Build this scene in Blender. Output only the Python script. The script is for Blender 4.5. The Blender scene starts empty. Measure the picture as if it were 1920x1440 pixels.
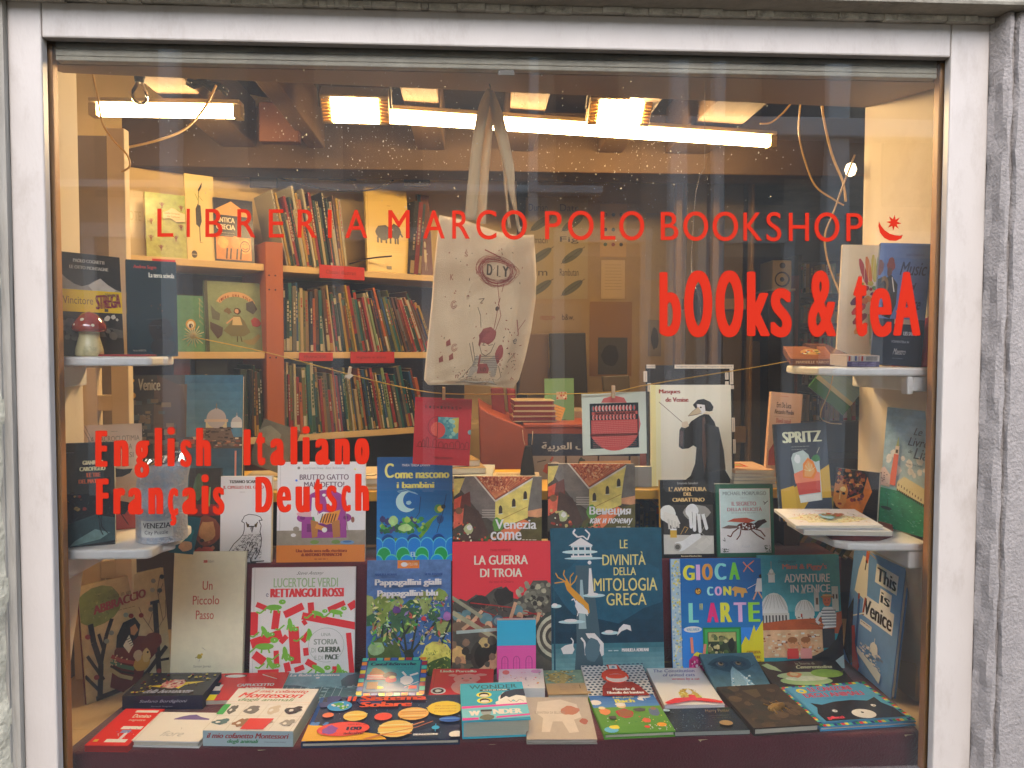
import bpy, math, random
from mathutils import Vector, Matrix
random.seed(7)
# ------------------------------------------------------------------ camera
EYE = Vector((0.0, -1.356, 1.55)); FPX = 1450.0
YAW, PITCH, ROLL = math.radians(2.9), math.radians(2.4), math.radians(0.12)
RC = Matrix.Rotation(-YAW, 3, 'Z') @ Matrix.Rotation(math.pi/2 - PITCH, 3, 'X') @ Matrix.Rotation(ROLL, 3, 'Z')
sc = bpy.context.scene
cd = bpy.data.cameras.new('camera'); cam = bpy.data.objects.new('camera', cd); sc.collection.objects.link(cam)
cam.matrix_world = Matrix.Translation(EYE) @ RC.to_4x4()
cd.sensor_width = 36.0; cd.lens = FPX/1920*36.0; cd.clip_start = 0.02; cd.clip_end = 200
sc.camera = cam
# ------------------------------------------------------------------ world, sun, exposure
w = bpy.data.worlds.new('World'); sc.world = w; w.use_nodes = True
nt = w.node_tree; nt.nodes.clear()
sky = nt.nodes.new('ShaderNodeTexSky'); sky.sky_type = 'NISHITA'; sky.sun_disc = False
SUN_EL, SUN_AZ = math.radians(44), math.radians(186)
sky.sun_elevation = SUN_EL; sky.sun_rotation = SUN_AZ; sky.air_density = 1.0; sky.dust_density = 1.2; sky.ozone_density = 2.0
bg = nt.nodes.new('ShaderNodeBackground'); bg.inputs['Strength'].default_value = 0.15
ow = nt.nodes.new('ShaderNodeOutputWorld')
nt.links.new(sky.outputs[0], bg.inputs[0]); nt.links.new(bg.outputs[0], ow.inputs[0])
sd = bpy.data.lights.new('sun', 'SUN'); sd.energy = 1.5; sd.angle = math.radians(75); sd.color = (0.95, 0.97, 1.0)
so = bpy.data.objects.new('sun', sd); sc.collection.objects.link(so)
sdir = Vector((math.sin(SUN_AZ)*math.cos(SUN_EL), math.cos(SUN_AZ)*math.cos(SUN_EL), math.sin(SUN_EL)))
so.rotation_euler = sdir.to_track_quat('Z', 'Y').to_euler()
so.location = (0, -3, 6)
sc.view_settings.view_transform = 'Standard'; sc.view_settings.look = 'None'
sc.view_settings.exposure = 2.4; sc.view_settings.gamma = 1.0; sc.view_settings.use_curve_mapping = False
sc.cycles.max_bounces = 8; sc.cycles.transparent_max_bounces = 12; sc.cycles.diffuse_bounces = 4
sc.cycles.sample_clamp_indirect = 4.0; sc.cycles.caustics_reflective = False; sc.cycles.caustics_refractive = False
sc.cycles.use_denoising = True
# ------------------------------------------------------------------ geometry helpers
def ray(px, py):
    return RC @ Vector(((px-960)/FPX, -(py-720)/FPX, -1.0))
def at(px, py, Y):
    d = ray(px, py); return EYE + d*((Y-EYE.y)/d.y)
def at_z(px, py, Z):
    d = ray(px, py); return EYE + d*((Z-EYE.z)/d.z)
def on(px, py, P0, N):
    d = ray(px, py); return EYE + d*((P0-EYE).dot(N)/d.dot(N))
def lin(c):
    return c/12.92 if c <= 0.04045 else ((c+0.055)/1.055)**2.4
def C(h, g=1.0):
    if isinstance(h, tuple): return h
    h = h.lstrip('#')
    if len(h) == 3: h = ''.join(x*2 for x in h)
    return tuple(min(0.86, lin(int(h[i:i+2], 16)/255)*g) for i in (0, 2, 4))
MATS = {}
def mat(name, base='#808080', rough=0.6, spec=0.4, noise=0.0, nscale=8.0, bump=0.0, bscale=40.0, vcol=False, metal=0.0,
        coat=0.0, stretch=(1, 1, 1), col2=None, trans=0.0, dirt=None, dscale=3.0, damt=0.5, sheen=0.0):
    if name in MATS: return MATS[name]
    m = bpy.data.materials.new(name); m.use_nodes = True; MATS[name] = m
    n = m.node_tree.nodes; l = m.node_tree.links; p = n['Principled BSDF']
    p.inputs['Roughness'].default_value = rough; p.inputs['Specular IOR Level'].default_value = spec
    p.inputs['Metallic'].default_value = metal; p.inputs['Coat Weight'].default_value = coat
    p.inputs['Sheen Weight'].default_value = sheen
    if trans: p.inputs['Transmission Weight'].default_value = trans
    tc = n.new('ShaderNodeTexCoord'); mp = n.new('ShaderNodeMapping'); mp.inputs['Scale'].default_value = stretch
    l.new(tc.outputs['Object'], mp.inputs[0])
    if vcol:
        a = n.new('ShaderNodeVertexColor'); a.layer_name = 'Col'; src = a.outputs[0]; alpha = a.outputs[1]
    else:
        a = n.new('ShaderNodeRGB'); a.outputs[0].default_value = (*C(base), 1); src = a.outputs[0]; alpha = None
    if noise or col2:
        t = n.new('ShaderNodeTexNoise'); t.inputs['Scale'].default_value = nscale; t.inputs['Detail'].default_value = 6
        t.inputs['Roughness'].default_value = 0.65
        l.new(mp.outputs[0], t.inputs[0])
        if col2:
            r = n.new('ShaderNodeMapRange'); r.inputs[1].default_value = 0.4; r.inputs[2].default_value = 0.62
            l.new(t.outputs[0], r.inputs[0])
            mx = n.new('ShaderNodeMix'); mx.data_type = 'RGBA'; mx.inputs[7].default_value = (*C(col2), 1)
            l.new(r.outputs[0], mx.inputs[0]); l.new(src, mx.inputs[6]); src = mx.outputs[2]
        if noise:
            r = n.new('ShaderNodeMapRange'); r.inputs[1].default_value = 0.25; r.inputs[2].default_value = 0.75
            r.inputs[3].default_value = 1-noise; r.inputs[4].default_value = 1+noise
            l.new(t.outputs[0], r.inputs[0])
            vm = n.new('ShaderNodeVectorMath'); vm.operation = 'SCALE'
            l.new(src, vm.inputs[0]); l.new(r.outputs[0], vm.inputs['Scale'])
            if alpha is not None:      # alpha below 1 marks painterly print: stronger mottling
                mx = n.new('ShaderNodeMix'); mx.data_type = 'RGBA'
                l.new(alpha, mx.inputs[0]); l.new(vm.outputs[0], mx.inputs[6]); l.new(src, mx.inputs[7]); src = mx.outputs[2]
            else: src = vm.outputs[0]
    if dirt:
        t = n.new('ShaderNodeTexNoise'); t.inputs['Scale'].default_value = dscale; t.inputs['Detail'].default_value = 9
        t.inputs['Roughness'].default_value = 0.75; l.new(mp.outputs[0], t.inputs[0])
        r = n.new('ShaderNodeMapRange'); r.inputs[1].default_value = 0.52; r.inputs[2].default_value = 0.72; r.inputs[4].default_value = damt
        l.new(t.outputs[0], r.inputs[0])
        mx = n.new('ShaderNodeMix'); mx.data_type = 'RGBA'; mx.inputs[7].default_value = (*C(dirt), 1)
        l.new(r.outputs[0], mx.inputs[0]); l.new(src, mx.inputs[6]); src = mx.outputs[2]
    l.new(src, p.inputs['Base Color'])
    if bump:
        t = n.new('ShaderNodeTexNoise'); t.inputs['Scale'].default_value = bscale; t.inputs['Detail'].default_value = 5
        l.new(mp.outputs[0], t.inputs[0])
        b = n.new('ShaderNodeBump'); b.inputs['Strength'].default_value = bump; b.inputs['Distance'].default_value = 0.01
        l.new(t.outputs[0], b.inputs['Height']); l.new(b.outputs[0], p.inputs['Normal'])
    return m
def emis(name, col, s):
    m = bpy.data.materials.new(name); m.use_nodes = True; n = m.node_tree.nodes; n.clear()
    e = n.new('ShaderNodeEmission'); e.inputs[0].default_value = (*col, 1); e.inputs[1].default_value = s
    o = n.new('ShaderNodeOutputMaterial'); m.node_tree.links.new(e.outputs[0], o.inputs[0]); return m
class G:
    """collects faces with a colour each; build() makes ONE mesh object"""
    def __init__(s): s.v = []; s.f = []; s.c = []; s.sm = []
    def face(s, pts, c=(.5, .5, .5), al=1.0, sm=False):
        b = len(s.v); s.v += [tuple(p) for p in pts]; s.f.append(tuple(range(b, b+len(pts)))); s.c.append((*C(c), al)); s.sm.append(sm)
    def mesh(s, vs, fs, c=(.5, .5, .5), sm=False, al=1.0):
        b = len(s.v); s.v += [tuple(p) for p in vs]; k = (*C(c), al)
        for f in fs: s.f.append(tuple(b+i for i in f)); s.c.append(k); s.sm.append(sm)
    def box(s, x0, x1, y0, y1, z0, z1, c=(.5, .5, .5), al=1.0, M=None):
        vs = [Vector((x, y, z)) for x in (x0, x1) for y in (y0, y1) for z in (z0, z1)]
        if M: vs = [M @ v for v in vs]
        s.mesh(vs, [(0, 1, 3, 2), (4, 6, 7, 5), (0, 4, 5, 1), (2, 3, 7, 6), (0, 2, 6, 4), (1, 5, 7, 3)], c, al=al)
    def tube(s, pts, r, n=8, c=(.5, .5, .5), closed=False, cap=True):
        pts = [Vector(p) for p in pts]; rings = []
        up = Vector((0.13, 0.21, 0.97)); m = len(pts)
        for i, p in enumerate(pts):
            d = (pts[min(i+1, m-1)]-pts[max(i-1, 0)])
            d = d.normalized() if d.length > 1e-9 else Vector((1, 0, 0))
            a = d.cross(up); a = a.normalized() if a.length > 1e-3 else d.orthogonal().normalized(); b = d.cross(a)
            rr = r[i] if isinstance(r, (list, tuple)) else r
            rings.append([p+(a*math.cos(2*math.pi*k/n)+b*math.sin(2*math.pi*k/n))*rr for k in range(n)])
        vs = [q for R_ in rings for q in R_]; fs = []
        for i in range(m-1):
            for k in range(n): fs.append((i*n+k, i*n+(k+1) % n, (i+1)*n+(k+1) % n, (i+1)*n+k))
        if cap: fs += [tuple(range(n-1, -1, -1)), tuple((m-1)*n+k for k in range(n))]
        s.mesh(vs, fs, c, sm=True)
    def lathe(s, prof, c, n=24, M=None, cols=None):
        M = M or Matrix.Identity(4)
        vs = [M @ Vector((r*math.cos(2*math.pi*k/n), r*math.sin(2*math.pi*k/n), z)) for r, z in prof for k in range(n)]
        for i in range(len(prof)-1):
            fs = [(i*n+k, i*n+(k+1) % n, (i+1)*n+(k+1) % n, (i+1)*n+k) for k in range(n)]
            b = len(s.v)
            if i == 0: s.v += [tuple(v) for v in vs]; b0 = b
            for f in fs: s.f.append(tuple(b0+j for j in f)); s.c.append((*C(cols[i] if cols else c), 1)); s.sm.append(True)
    def prism(s, pts, z0, z1, c, M=None):
        M = M or Matrix.Identity(4); n = len(pts)
        vs = [M @ Vector((x, y, z)) for z in (z0, z1) for x, y in pts]
        s.mesh(vs, [tuple(range(n-1, -1, -1)), tuple(range(n, 2*n))]+[(i, (i+1) % n, n+(i+1) % n, n+i) for i in range(n)], c)
    def build(s, name, m, parent=None, bevel=0, **tags):
        me = bpy.data.meshes.new(name); me.from_pydata(s.v, [], s.f)
        at_ = me.color_attributes.new('Col', 'FLOAT_COLOR', 'CORNER'); buf = []
        for f, c in zip(s.f, s.c): buf += list(c)*len(f)
        at_.data.foreach_set('color', buf)
        me.polygons.foreach_set('use_smooth', s.sm)
        me.materials.append(m); me.update()
        o = bpy.data.objects.new(name, me); sc.collection.objects.link(o)
        if parent: o.parent = parent
        if bevel:
            b = o.modifiers.new('bevel', 'BEVEL'); b.width = bevel; b.segments = 2; b.limit_method = 'ANGLE'
        for k, v in tags.items():
            o['category' if k == 'cat' else k] = v
        return o
def thing(name, label, cat, M=None, group=None):
    o = bpy.data.objects.new(name, None); sc.collection.objects.link(o); o.empty_display_size = 0.02
    if M is not None: o.matrix_world = M
    o['label'] = label; o['category'] = cat
    if group: o['group'] = group
    return o
def frame(O, U, V):
    U = U.normalized(); N = U.cross(V).normalized(); V = N.cross(U)
    return Matrix(((U.x, V.x, N.x, O.x), (U.y, V.y, N.y, O.y), (U.z, V.z, N.z, O.z), (0, 0, 0, 1)))
# ------------------------------------------------------------------ text
TC = {}
def glyphs(s):
    if s in TC: return TC[s]
    cu = bpy.data.curves.new('lettering', 'FONT'); cu.body = s; cu.resolution_u = 3 if len(s) > 2 else 8
    ob = bpy.data.objects.new('lettering', cu); me = bpy.data.meshes.new_from_object(ob)
    vs = [(v.co.x, v.co.y) for v in me.vertices]; fs = [tuple(p.vertices) for p in me.polygons]
    bpy.data.objects.remove(ob); bpy.data.meshes.remove(me); bpy.data.curves.remove(cu)
    if not vs: TC[s] = ([], []); return TC[s]
    x0 = min(v[0] for v in vs); x1 = max(v[0] for v in vs); y0 = min(v[1] for v in vs); y1 = max(v[1] for v in vs)
    k = (max(x1-x0, 1e-6), max(y1-y0, 1e-6))
    TC[s] = ([((x-x0)/k[0], (y-y0)/k[1]) for x, y in vs], fs); return TC[s]
# ------------------------------------------------------------------ flat print on covers
class Art:
    """flat print in percent of the cover (x right, y down); emitted as thin coloured faces on the cover"""
    def __init__(s, w, h, bg='#ffffff', gain=1.0):
        s.w, s.h, s.k, s.p, s.al, s.gain = w, h, w/h, [], 1.0, gain; s.r = random.Random(int(w*1e5)+int(h*1e5)); s.bg = bg
    def add(s, pts, c):
        s.p.append((pts, [tuple(range(len(pts)))], c, s.al))
    def clip(s, pts):
        for ax, lo, sg in ((0, 0, 1), (0, 100, -1), (1, 0, 1), (1, 100, -1)):
            out = []
            for i in range(len(pts)):
                a, b = pts[i-1], pts[i]; ia = (a[ax]-lo)*sg >= 0; ib = (b[ax]-lo)*sg >= 0
                if ia != ib:
                    t = (lo-a[ax])/(b[ax]-a[ax]); out.append((a[0]+(b[0]-a[0])*t, a[1]+(b[1]-a[1])*t))
                if ib: out.append(b)
            pts = out
            if len(pts) < 3: return []
        return pts
    def P(s, pts, c):
        pts = s.clip(list(pts))
        if len(pts) > 2: s.add(pts, c)
        return s
    def R(s, x0, y0, x1, y1, c): return s.P([(x0, y0), (x1, y0), (x1, y1), (x0, y1)], c)
    def E(s, cx, cy, rx, ry, c, rot=0, n=18, a0=0, a1=360):
        q = []; cr, sr = math.cos(math.radians(rot)), math.sin(math.radians(rot))
        full = abs(a1-a0) >= 359
        for i in range(n if full else n+1):
            a = math.radians(a0+(a1-a0)*i/n); x = rx*math.cos(a); y = ry*math.sin(a)/s.k
            q.append((cx+x*cr-y*sr, cy+(x*sr+y*cr)*s.k*(1 if False else 1)))
        q = [(x, y) for x, y in q]
        return s.P(q, c)
    def O(s, cx, cy, r, c, n=18): # true circle, radius in % of width
        return s.P([(cx+r*math.cos(2*math.pi*i/n), cy+r*s.k*math.sin(2*math.pi*i/n)) for i in range(n)], c)
    def L(s, pts, wd, c):         # polyline, width in % of width
        for (xa, ya), (xb, yb) in zip(pts, pts[1:]):
            dx, dy = xb-xa, (yb-ya)/s.k; d = math.hypot(dx, dy) or 1; nx, ny = -dy/d*wd/2, dx/d*wd/2*s.k
            s.P([(xa+nx, ya+ny), (xb+nx, yb+ny), (xb-nx, yb-ny), (xa-nx, ya-ny)], c)
        return s
    def B(s, cx, cy, rx, ry, c, jag=.15, n=14): # uneven blob, ry in % of height
        return s.P([(cx+rx*math.cos(2*math.pi*i/n)*(1+s.r.uniform(-jag, jag)), cy+ry*math.sin(2*math.pi*i/n)*(1+s.r.uniform(-jag, jag))) for i in range(n)], c)
    def V(s, x0, y0, x1, y1, c0, c1, n=10): # vertical print gradient
        a, b = C(c0), C(c1)
        for i in range(n):
            t = (i+.5)/n; s.R(x0, y0+(y1-y0)*i/n, x1, y0+(y1-y0)*(i+1)/n, tuple(a[j]+(b[j]-a[j])*t for j in range(3)))
        return s
    def S(s, n, x0, y0, x1, y1, cols, r0=1, r1=2, kind='o', rot=None): # scatter of small marks
        for _ in range(n):
            x, y = s.r.uniform(x0, x1), s.r.uniform(y0, y1); r = s.r.uniform(r0, r1); c = s.r.choice(cols)
            if kind == 'o': s.B(x, y, r, r*s.k, c, .2, 7)
            elif kind == 'leaf':
                a = s.r.uniform(0, 6.3) if rot is None else rot+s.r.uniform(-.4, .4)
                dx, dy = math.cos(a), math.sin(a)*s.k; nx, ny = -math.sin(a), math.cos(a)*s.k
                s.P([(x-dx*r, y-dy*r), (x+nx*r*.4, y+ny*r*.4), (x+dx*r, y+dy*r), (x-nx*r*.4, y-ny*r*.4)], c)
            elif kind == 'r':
                s.R(x-r, y-r*.5*s.k, x+r, y+r*.5*s.k, c)
            elif kind == 'l':
                a = s.r.uniform(0, 6.3) if rot is None else rot+s.r.uniform(-.3, .3)
                s.L([(x, y), (x+math.cos(a)*r, y+math.sin(a)*r*s.k)], .8, c)
        return s
    def T(s, t, x0, y0, x1, y1, c, b=0.0, it=0.0, up=0.0, arc=0.0):
        vs, fs = glyphs(t)
        if not vs: return s
        n = 1 if b == 0 else 3
        for i in range(n):
            sh = 0 if n == 1 else (i-1)*b
            q = []
            for x, y in vs:
                X = x0+b+(x1-x0-2*b)*x+sh+it*y; Yv = y1+(y0-y1)*y - up*x + arc*(2*x-1)**2
                q.append((X, Yv))
            s.p.append((q, fs, c, 1.0))
        return s
    def lines(s, x0, y0, x1, n, dy, c, wd=.8): # rows of small print
        for i in range(n):
            y = y0+i*dy; x = x0
            while x < x1:
                wl = s.r.uniform(2, 6); s.R(x, y, min(x+wl, x1), y+wd*s.k, c); x += wl+1.2
        return s
    def emit(s, g, fn, lay=3e-5, base=1e-4):
        for i, (pts, fs, c, al) in enumerate(s.p):
            col = C(c, s.gain); z = base+i*lay
            b = len(g.v); g.v += [tuple(fn(x, y, z)) for x, y in pts]
            for f in fs: g.f.append(tuple(b+j for j in f)); g.c.append((*col, al)); g.sm.append(False)
PR = lambda: mat('printed_gloss_card', vcol=True, rough=0.25, spec=0.5, noise=0.45, nscale=45)
PM = lambda: mat('printed_matte_card', vcol=True, rough=0.55, spec=0.3, noise=0.45, nscale=45)
PG = lambda: mat('book_page_edges', vcol=True, rough=0.8, spec=0.2, bump=0.25, bscale=900, stretch=(.03, .03, 1))
def make_book(name, label, M, w, h, t, art, bg, hard=True, pages='#d8d2c0', spine=None, gloss=True, cat='book', group=None, gain=1.0, al=1.0):
    root = thing(name, label, cat, M, group)
    bt = 0.0022 if hard else 0.0005; ov = 0.003 if hard else 0.0
    g = G(); sp = spine or bg; bgc = C(bg, gain); spc = C(sp, gain)
    g.box(0, w, 0, h, -bt, 0, bgc, al)
    g.box(0, w, 0, h, -t, -t+bt, bgc, al)
    if hard:   # spine, and the hinge crease's shade painted as a darker strip
        g.box(-0.0006, bt, 0, h, -t+bt+.0002, -bt-.0002, spc, al)
        g.box(0.006, 0.0072, 0.0005, h-.0005, 0.0, 0.00003, tuple(x*.75 for x in bgc), 1)
    else: g.box(0, bt, 0, h, -t+bt+.0001, -bt-.0001, spc, al)
    if art:
        a = Art(w, h, bg, gain); art(a)
        a.emit(g, lambda x, y, z: (x/100*w, h*(1-y/100), z))
    g.build('cover', PR() if gloss else PM(), root)
    p = G(); p.box(bt+.0003, w-ov-.0002, ov+.0002, h-ov-.0002, -t+bt+.0004, -bt-.0004, C(pages)); p.build('pages', PG(), root)
    return root
def stand(label, px, t, art, bg, z=None, Y=None, lean=10, **kw):
    BL, BR, TR, TL = px
    if z is not None and Y is None: a, b = at_z(*BL, z), at_z(*BR, z)
    else: a, b = at(*BL, Y[0]), at(*BR, Y[1])
    if z is not None and Y is not None: a.z = b.z = z+.0005
    U = b-a; w_ = U.length; U.normalize()
    Nh = U.cross(Vector((0, 0, 1))).normalized()   # towards the viewer
    l = math.radians(lean); V0 = (Vector((0, 0, 1))*math.cos(l)-Nh*math.sin(l)); N = U.cross(V0).normalized(); V = N.cross(U).normalized()
    tl, tr = on(*TL, a, N)-a, on(*TR, a, N)-a; h1 = tl.dot(V); h2 = tr.dot(V); h_ = (h1+h2)/2
    if kw.pop('roll', None):
        br = b-a; e1, e2, e3 = tl, tr-br, tr-tl
        an = (math.atan2(e1.dot(U), e1.dot(V))+math.atan2(e2.dot(U), e2.dot(V))-math.atan2(e3.dot(V), e3.dot(U)))/3
        w_ = (br.length+e3.length)/2; h_ = (e1.length+e2.length)/2
        c0, s0 = math.cos(an), math.sin(an); U2 = U*c0-V*s0; V2 = V*c0+U*s0; mid = (br+tl+tr)/4
        O = a+mid-U2*w_/2-V2*h_/2; low = min((O+U2*x).z for x in (0, w_))
        if z is not None or kw.get('snap'): O.z += (z if z is not None else kw['snap'])+.0005-low
        kw.pop('snap', None)
        return make_book(kw.pop('name', 'book'), label, frame(O, U2, V2), w_, h_, t, art, bg, **kw)
    return make_book(kw.pop('name', 'book'), label, frame(a, U, V), w_, h_, t, art, bg, **kw)
def lay(label, px, z, t, art, bg, **kw):
    NL, NR, FR, FL = [at_z(*p, z) for p in px]
    U = ((NR-NL)+(FR-FL)).normalized(); c = (NL+NR+FR+FL)/4; V = Vector((0, 0, 1)).cross(U)
    w_ = ((NR-NL).length+(FR-FL).length)/2; h_ = abs(((FL+FR)/2-(NL+NR)/2).dot(V))
    O = c-U*w_/2-V*h_/2
    if (O+V*h_).y > .360 and z < 1.0:      # the back edge is propped up against the standing row
        near = (NL+NR)/2; far = at((px[2][0]+px[3][0])/2, (px[2][1]+px[3][1])/2, .352); D = far-near
        U = Vector((U.x, U.y, 0)).normalized(); Vp = D-U*D.dot(U); h_ = Vp.length; w_ = (NR-NL).length; V = Vp.normalized(); O = near-U*w_/2+U*D.dot(U)*.5
    return make_book(kw.pop('name', 'book'), label, frame(O, U, V), w_, h_, t, art, bg, **kw)

def layY(label, x0, x1, Yn, dep, z, t, art, bg, rot=0.0, tilt=0.0, **kw):
    """book lying flat: near edge spans the pixel columns x0..x1 at depth Yn, underside at height z"""
    a, b = at(x0, 720, Yn), at(x1, 720, Yn); a.z = b.z = z+t; r_ = math.radians(rot)
    U = Vector((math.cos(r_), math.sin(r_), 0)); V = Vector((0, 0, 1)).cross(U)*math.cos(math.radians(tilt))+Vector((0, 0, 1))*math.sin(math.radians(tilt))
    return make_book(kw.pop('name', 'book'), label, frame(a, U, V), (b-a).length*kw.pop('ws', 1.0), dep, t, art, bg, **kw)
# ================================================================== setting: street side
def struct(g, name, m, bevel=0): return g.build(name, m, bevel=bevel, kind='structure')
g = G(); g.box(-9, 9, -7.2, -.06, -.1, 0); struct(g, 'street_paving', mat('paving_stone', '#4c4944', .8, noise=.3, nscale=3, bump=.3, bscale=20))
stone_l = mat('pale_rough_stone', '#a89e88', .9, noise=.22, nscale=30, bump=1.0, bscale=45, dirt='#6a6154', dscale=9, damt=.6)
stone_r = mat('grey_tooled_stone', '#7c736c', .92, noise=.20, nscale=60, bump=.4, bscale=240, stretch=(1, 1, .8), dirt='#655d58', dscale=4, damt=.55)
lint_m = mat('weathered_lintel_stone', '#8d8474', .9, noise=.2, nscale=7, bump=.5, bscale=40, dirt='#5b5346', dscale=9, damt=.5)
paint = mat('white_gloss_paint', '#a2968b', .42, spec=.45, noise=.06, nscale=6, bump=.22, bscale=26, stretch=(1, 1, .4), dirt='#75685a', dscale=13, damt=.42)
# outer wall of the building around the shop window
g = G()
g.box(-6, -1.2, -.10, .30, 0, 5); g.box(1.5, 6, -.10, .30, 0, 5); g.box(-1.2, 1.5, -.14, .30, 2.42, 9)
g.box(-1.2, 1.5, -.10, -.02, 0, .62)
g.build('house_wall', mat('street_plaster', '#b5a48e', .9, noise=.2, nscale=2, bump=.4), label='plastered house wall round the shop window', cat='wall')
# left stone jamb: irregular edge
g = G(); r = random.Random(3)
zs = [i*.02 for i in range(0, 125)]
for i in range(len(zs)-1):
    z0, z1 = zs[i], zs[i+1]
    o0, o1 = [(.0025*math.sin(z*23)+.002*math.sin(z*61+1)) for z in (z0, z1)]
    xs = lambda o: -.7865+o
    A = [(-1.2, -.085), (xs(0), -.085), (xs(0)+.004, -.02)]
    vs = [(-1.2, -.060, z0), (xs(o0)-.012, -.060, z0), (xs(o0), -.046, z0), (xs(o0)+.002, .1, z0), (-1.2, -.060, z1), (xs(o1)-.012, -.060, z1), (xs(o1), -.046, z1), (xs(o1)+.002, .1, z1)]
    g.mesh(vs, [(0, 1, 5, 4), (1, 2, 6, 5), (2, 3, 7, 6)], sm=True)
g.build('stone_jamb', stone_l, label='rough pale stone jamb at the left of the window', cat='stone jamb')
g = G(); g.box(-.7835, -.7700, -.024, .02, .5, 2.129); g.box(-.7900, -.7837, -.028, .02, .5, 2.129)
g.build('wooden_strip', mat('weathered_grey_wood', '#8c8478', .85, noise=.3, nscale=12, bump=.8, bscale=60, stretch=(1, 1, .08), dirt='#4e4840', dscale=10, damt=.7),
        label='weathered grey wooden strip beside the left of the white frame', cat='wooden strip')
# right stone pilaster, profiled with a groove
g = G()
prof = [(.9105, .026), (.9105, -.012), (.9150, -.022), (.9190, -.040), (.9245, -.046), (.9300, -.0455), (.9335, -.037), (.9370, -.037), (.9405, -.047), (1.5, -.062)]
n = 90
for k in range(n):
    z0, z1 = 2.136*k/n, 2.136*(k+1)/n
    J = lambda z, i: .0018*math.sin(z*37+i*2)+.0012*math.sin(z*91+i)
    for i in range(len(prof)-1):
        (xa, ya), (xb, yb) = prof[i], prof[i+1]
        g.face([(xa+J(z0, i), ya, z0), (xb+J(z0, i+1), yb, z0), (xb+J(z1, i+1), yb, z1), (xa+J(z1, i), ya, z1)], sm=False)
g.build('stone_pilaster', stone_r, label='grey tooled stone pilaster at the right of the window', cat='stone pilaster')
# lintel
g = G(); g.box(-1.2, 1.5, -.066, .30, 2.1375, 2.42)
prof = []
g.build('stone_lintel', lint_m, label='weathered stone lintel over the shop window', cat='stone lintel', bevel=.006)
g = G(); r = random.Random(5)   # crumbling mortar line between lintel and frame
x = -.768
while x < .905:
    dx = r.uniform(.012, .05); zt = 2.1368; g.box(x, x+dx-.0008, -.020-r.uniform(0, .005), .0, 2.1288-r.uniform(0, .003), zt); x += dx
g.build('mortar_line', mat('crumbling_mortar', '#b9b0a0', .9, noise=.3, nscale=30, bump=.8, bscale=80, dirt='#3a342c', dscale=20, damt=.9), label='crumbling mortar joint above the white window frame', cat='mortar joint')
# ------------------------------------------------------------------ window frame
XL, XR, ZT = -.7145, .840, 2.069          # clear opening of the frame at its face
fr = thing('window_frame', 'white painted wooden shop window frame round the display', 'window frame', Matrix.Translation((0, 0, .60)))
def part(g, name, m, par, bevel=0):
    g.build(name, m, par, bevel=bevel); o = sc.objects[-1] if False else None
T_ = Matrix.Translation((0, 0, -.60))
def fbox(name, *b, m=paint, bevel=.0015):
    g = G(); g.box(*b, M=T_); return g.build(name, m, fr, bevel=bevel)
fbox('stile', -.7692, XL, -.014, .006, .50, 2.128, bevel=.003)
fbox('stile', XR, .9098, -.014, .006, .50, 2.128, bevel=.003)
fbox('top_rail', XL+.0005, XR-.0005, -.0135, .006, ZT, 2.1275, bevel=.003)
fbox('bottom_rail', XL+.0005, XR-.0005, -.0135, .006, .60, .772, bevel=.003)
bead = mat('varnished_pine_bead', '#b07a3c', .5, noise=.2, nscale=20, stretch=(1, 1, .1), dirt='#6a4420', dscale=12, damt=.6)
fbox('glazing_bead', XL-.006, XL+.0045, .0105, .028, .772, 2.068, m=bead); fbox('glazing_bead', XR-.0045, XR+.006, .0105, .028, .772, 2.068, m=bead)
putty = mat('old_grey_green_putty', '#a69c88', .7, noise=.25, nscale=20, bump=.3)
for k, (z, d) in enumerate(((2.088, .001), (2.060, .004), (2.048, .008))):
    fbox('moulding', XL+.01, XR-.01, .0105, .020+d, z-(.0275, .0115, .0075)[k], z, m=putty)
# small flat clip at the top of the pane
p = at(950, 115, -.002)
g = G(); g.box(p.x-.014, p.x+.014, .0125, .015, p.z-.018, p.z+.016, C('#5f5546')); g.build('window_clip', mat('plastic_clip', vcol=True, rough=.4), label='small beige plastic tab stuck at the top of the pane', cat='clip')
# glass
gm = bpy.data.materials.new('window_glass'); gm.use_nodes = True; n_ = gm.node_tree.nodes; l_ = gm.node_tree.links; n_.clear()
tr = n_.new('ShaderNodeBsdfTransparent'); tr.inputs[0].default_value = (.99, .992, .99, 1)
gl = n_.new('ShaderNodeBsdfGlossy'); gl.inputs['Roughness'].default_value = 0.0
fz = n_.new('ShaderNodeFresnel'); fz.inputs[0].default_value = 1.5
tc = n_.new('ShaderNodeTexCoord'); tn = n_.new('ShaderNodeTexNoise'); tn.inputs['Scale'].default_value = 2.2; bp = n_.new('ShaderNodeBump')
bp.inputs['Strength'].default_value = .06; bp.inputs['Distance'].default_value = .01
l_.new(tc.outputs['Object'], tn.inputs[0]); l_.new(tn.outputs[0], bp.inputs['Height']); l_.new(bp.outputs[0], gl.inputs['Normal'])
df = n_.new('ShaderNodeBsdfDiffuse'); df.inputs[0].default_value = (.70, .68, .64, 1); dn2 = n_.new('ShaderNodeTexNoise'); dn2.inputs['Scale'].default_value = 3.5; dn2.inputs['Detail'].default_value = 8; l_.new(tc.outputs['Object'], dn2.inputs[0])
sx_ = n_.new('ShaderNodeSeparateXYZ'); l_.new(tc.outputs['Object'], sx_.inputs[0]); hz = n_.new('ShaderNodeMapRange'); hz.inputs[1].default_value = .45; hz.inputs[2].default_value = 1.0; hz.inputs[3].default_value = .08; hz.inputs[4].default_value = .8; l_.new(sx_.outputs[2], hz.inputs[0])  # haze painted into the pane: pale diffuse veil, heavier towards the top
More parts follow.
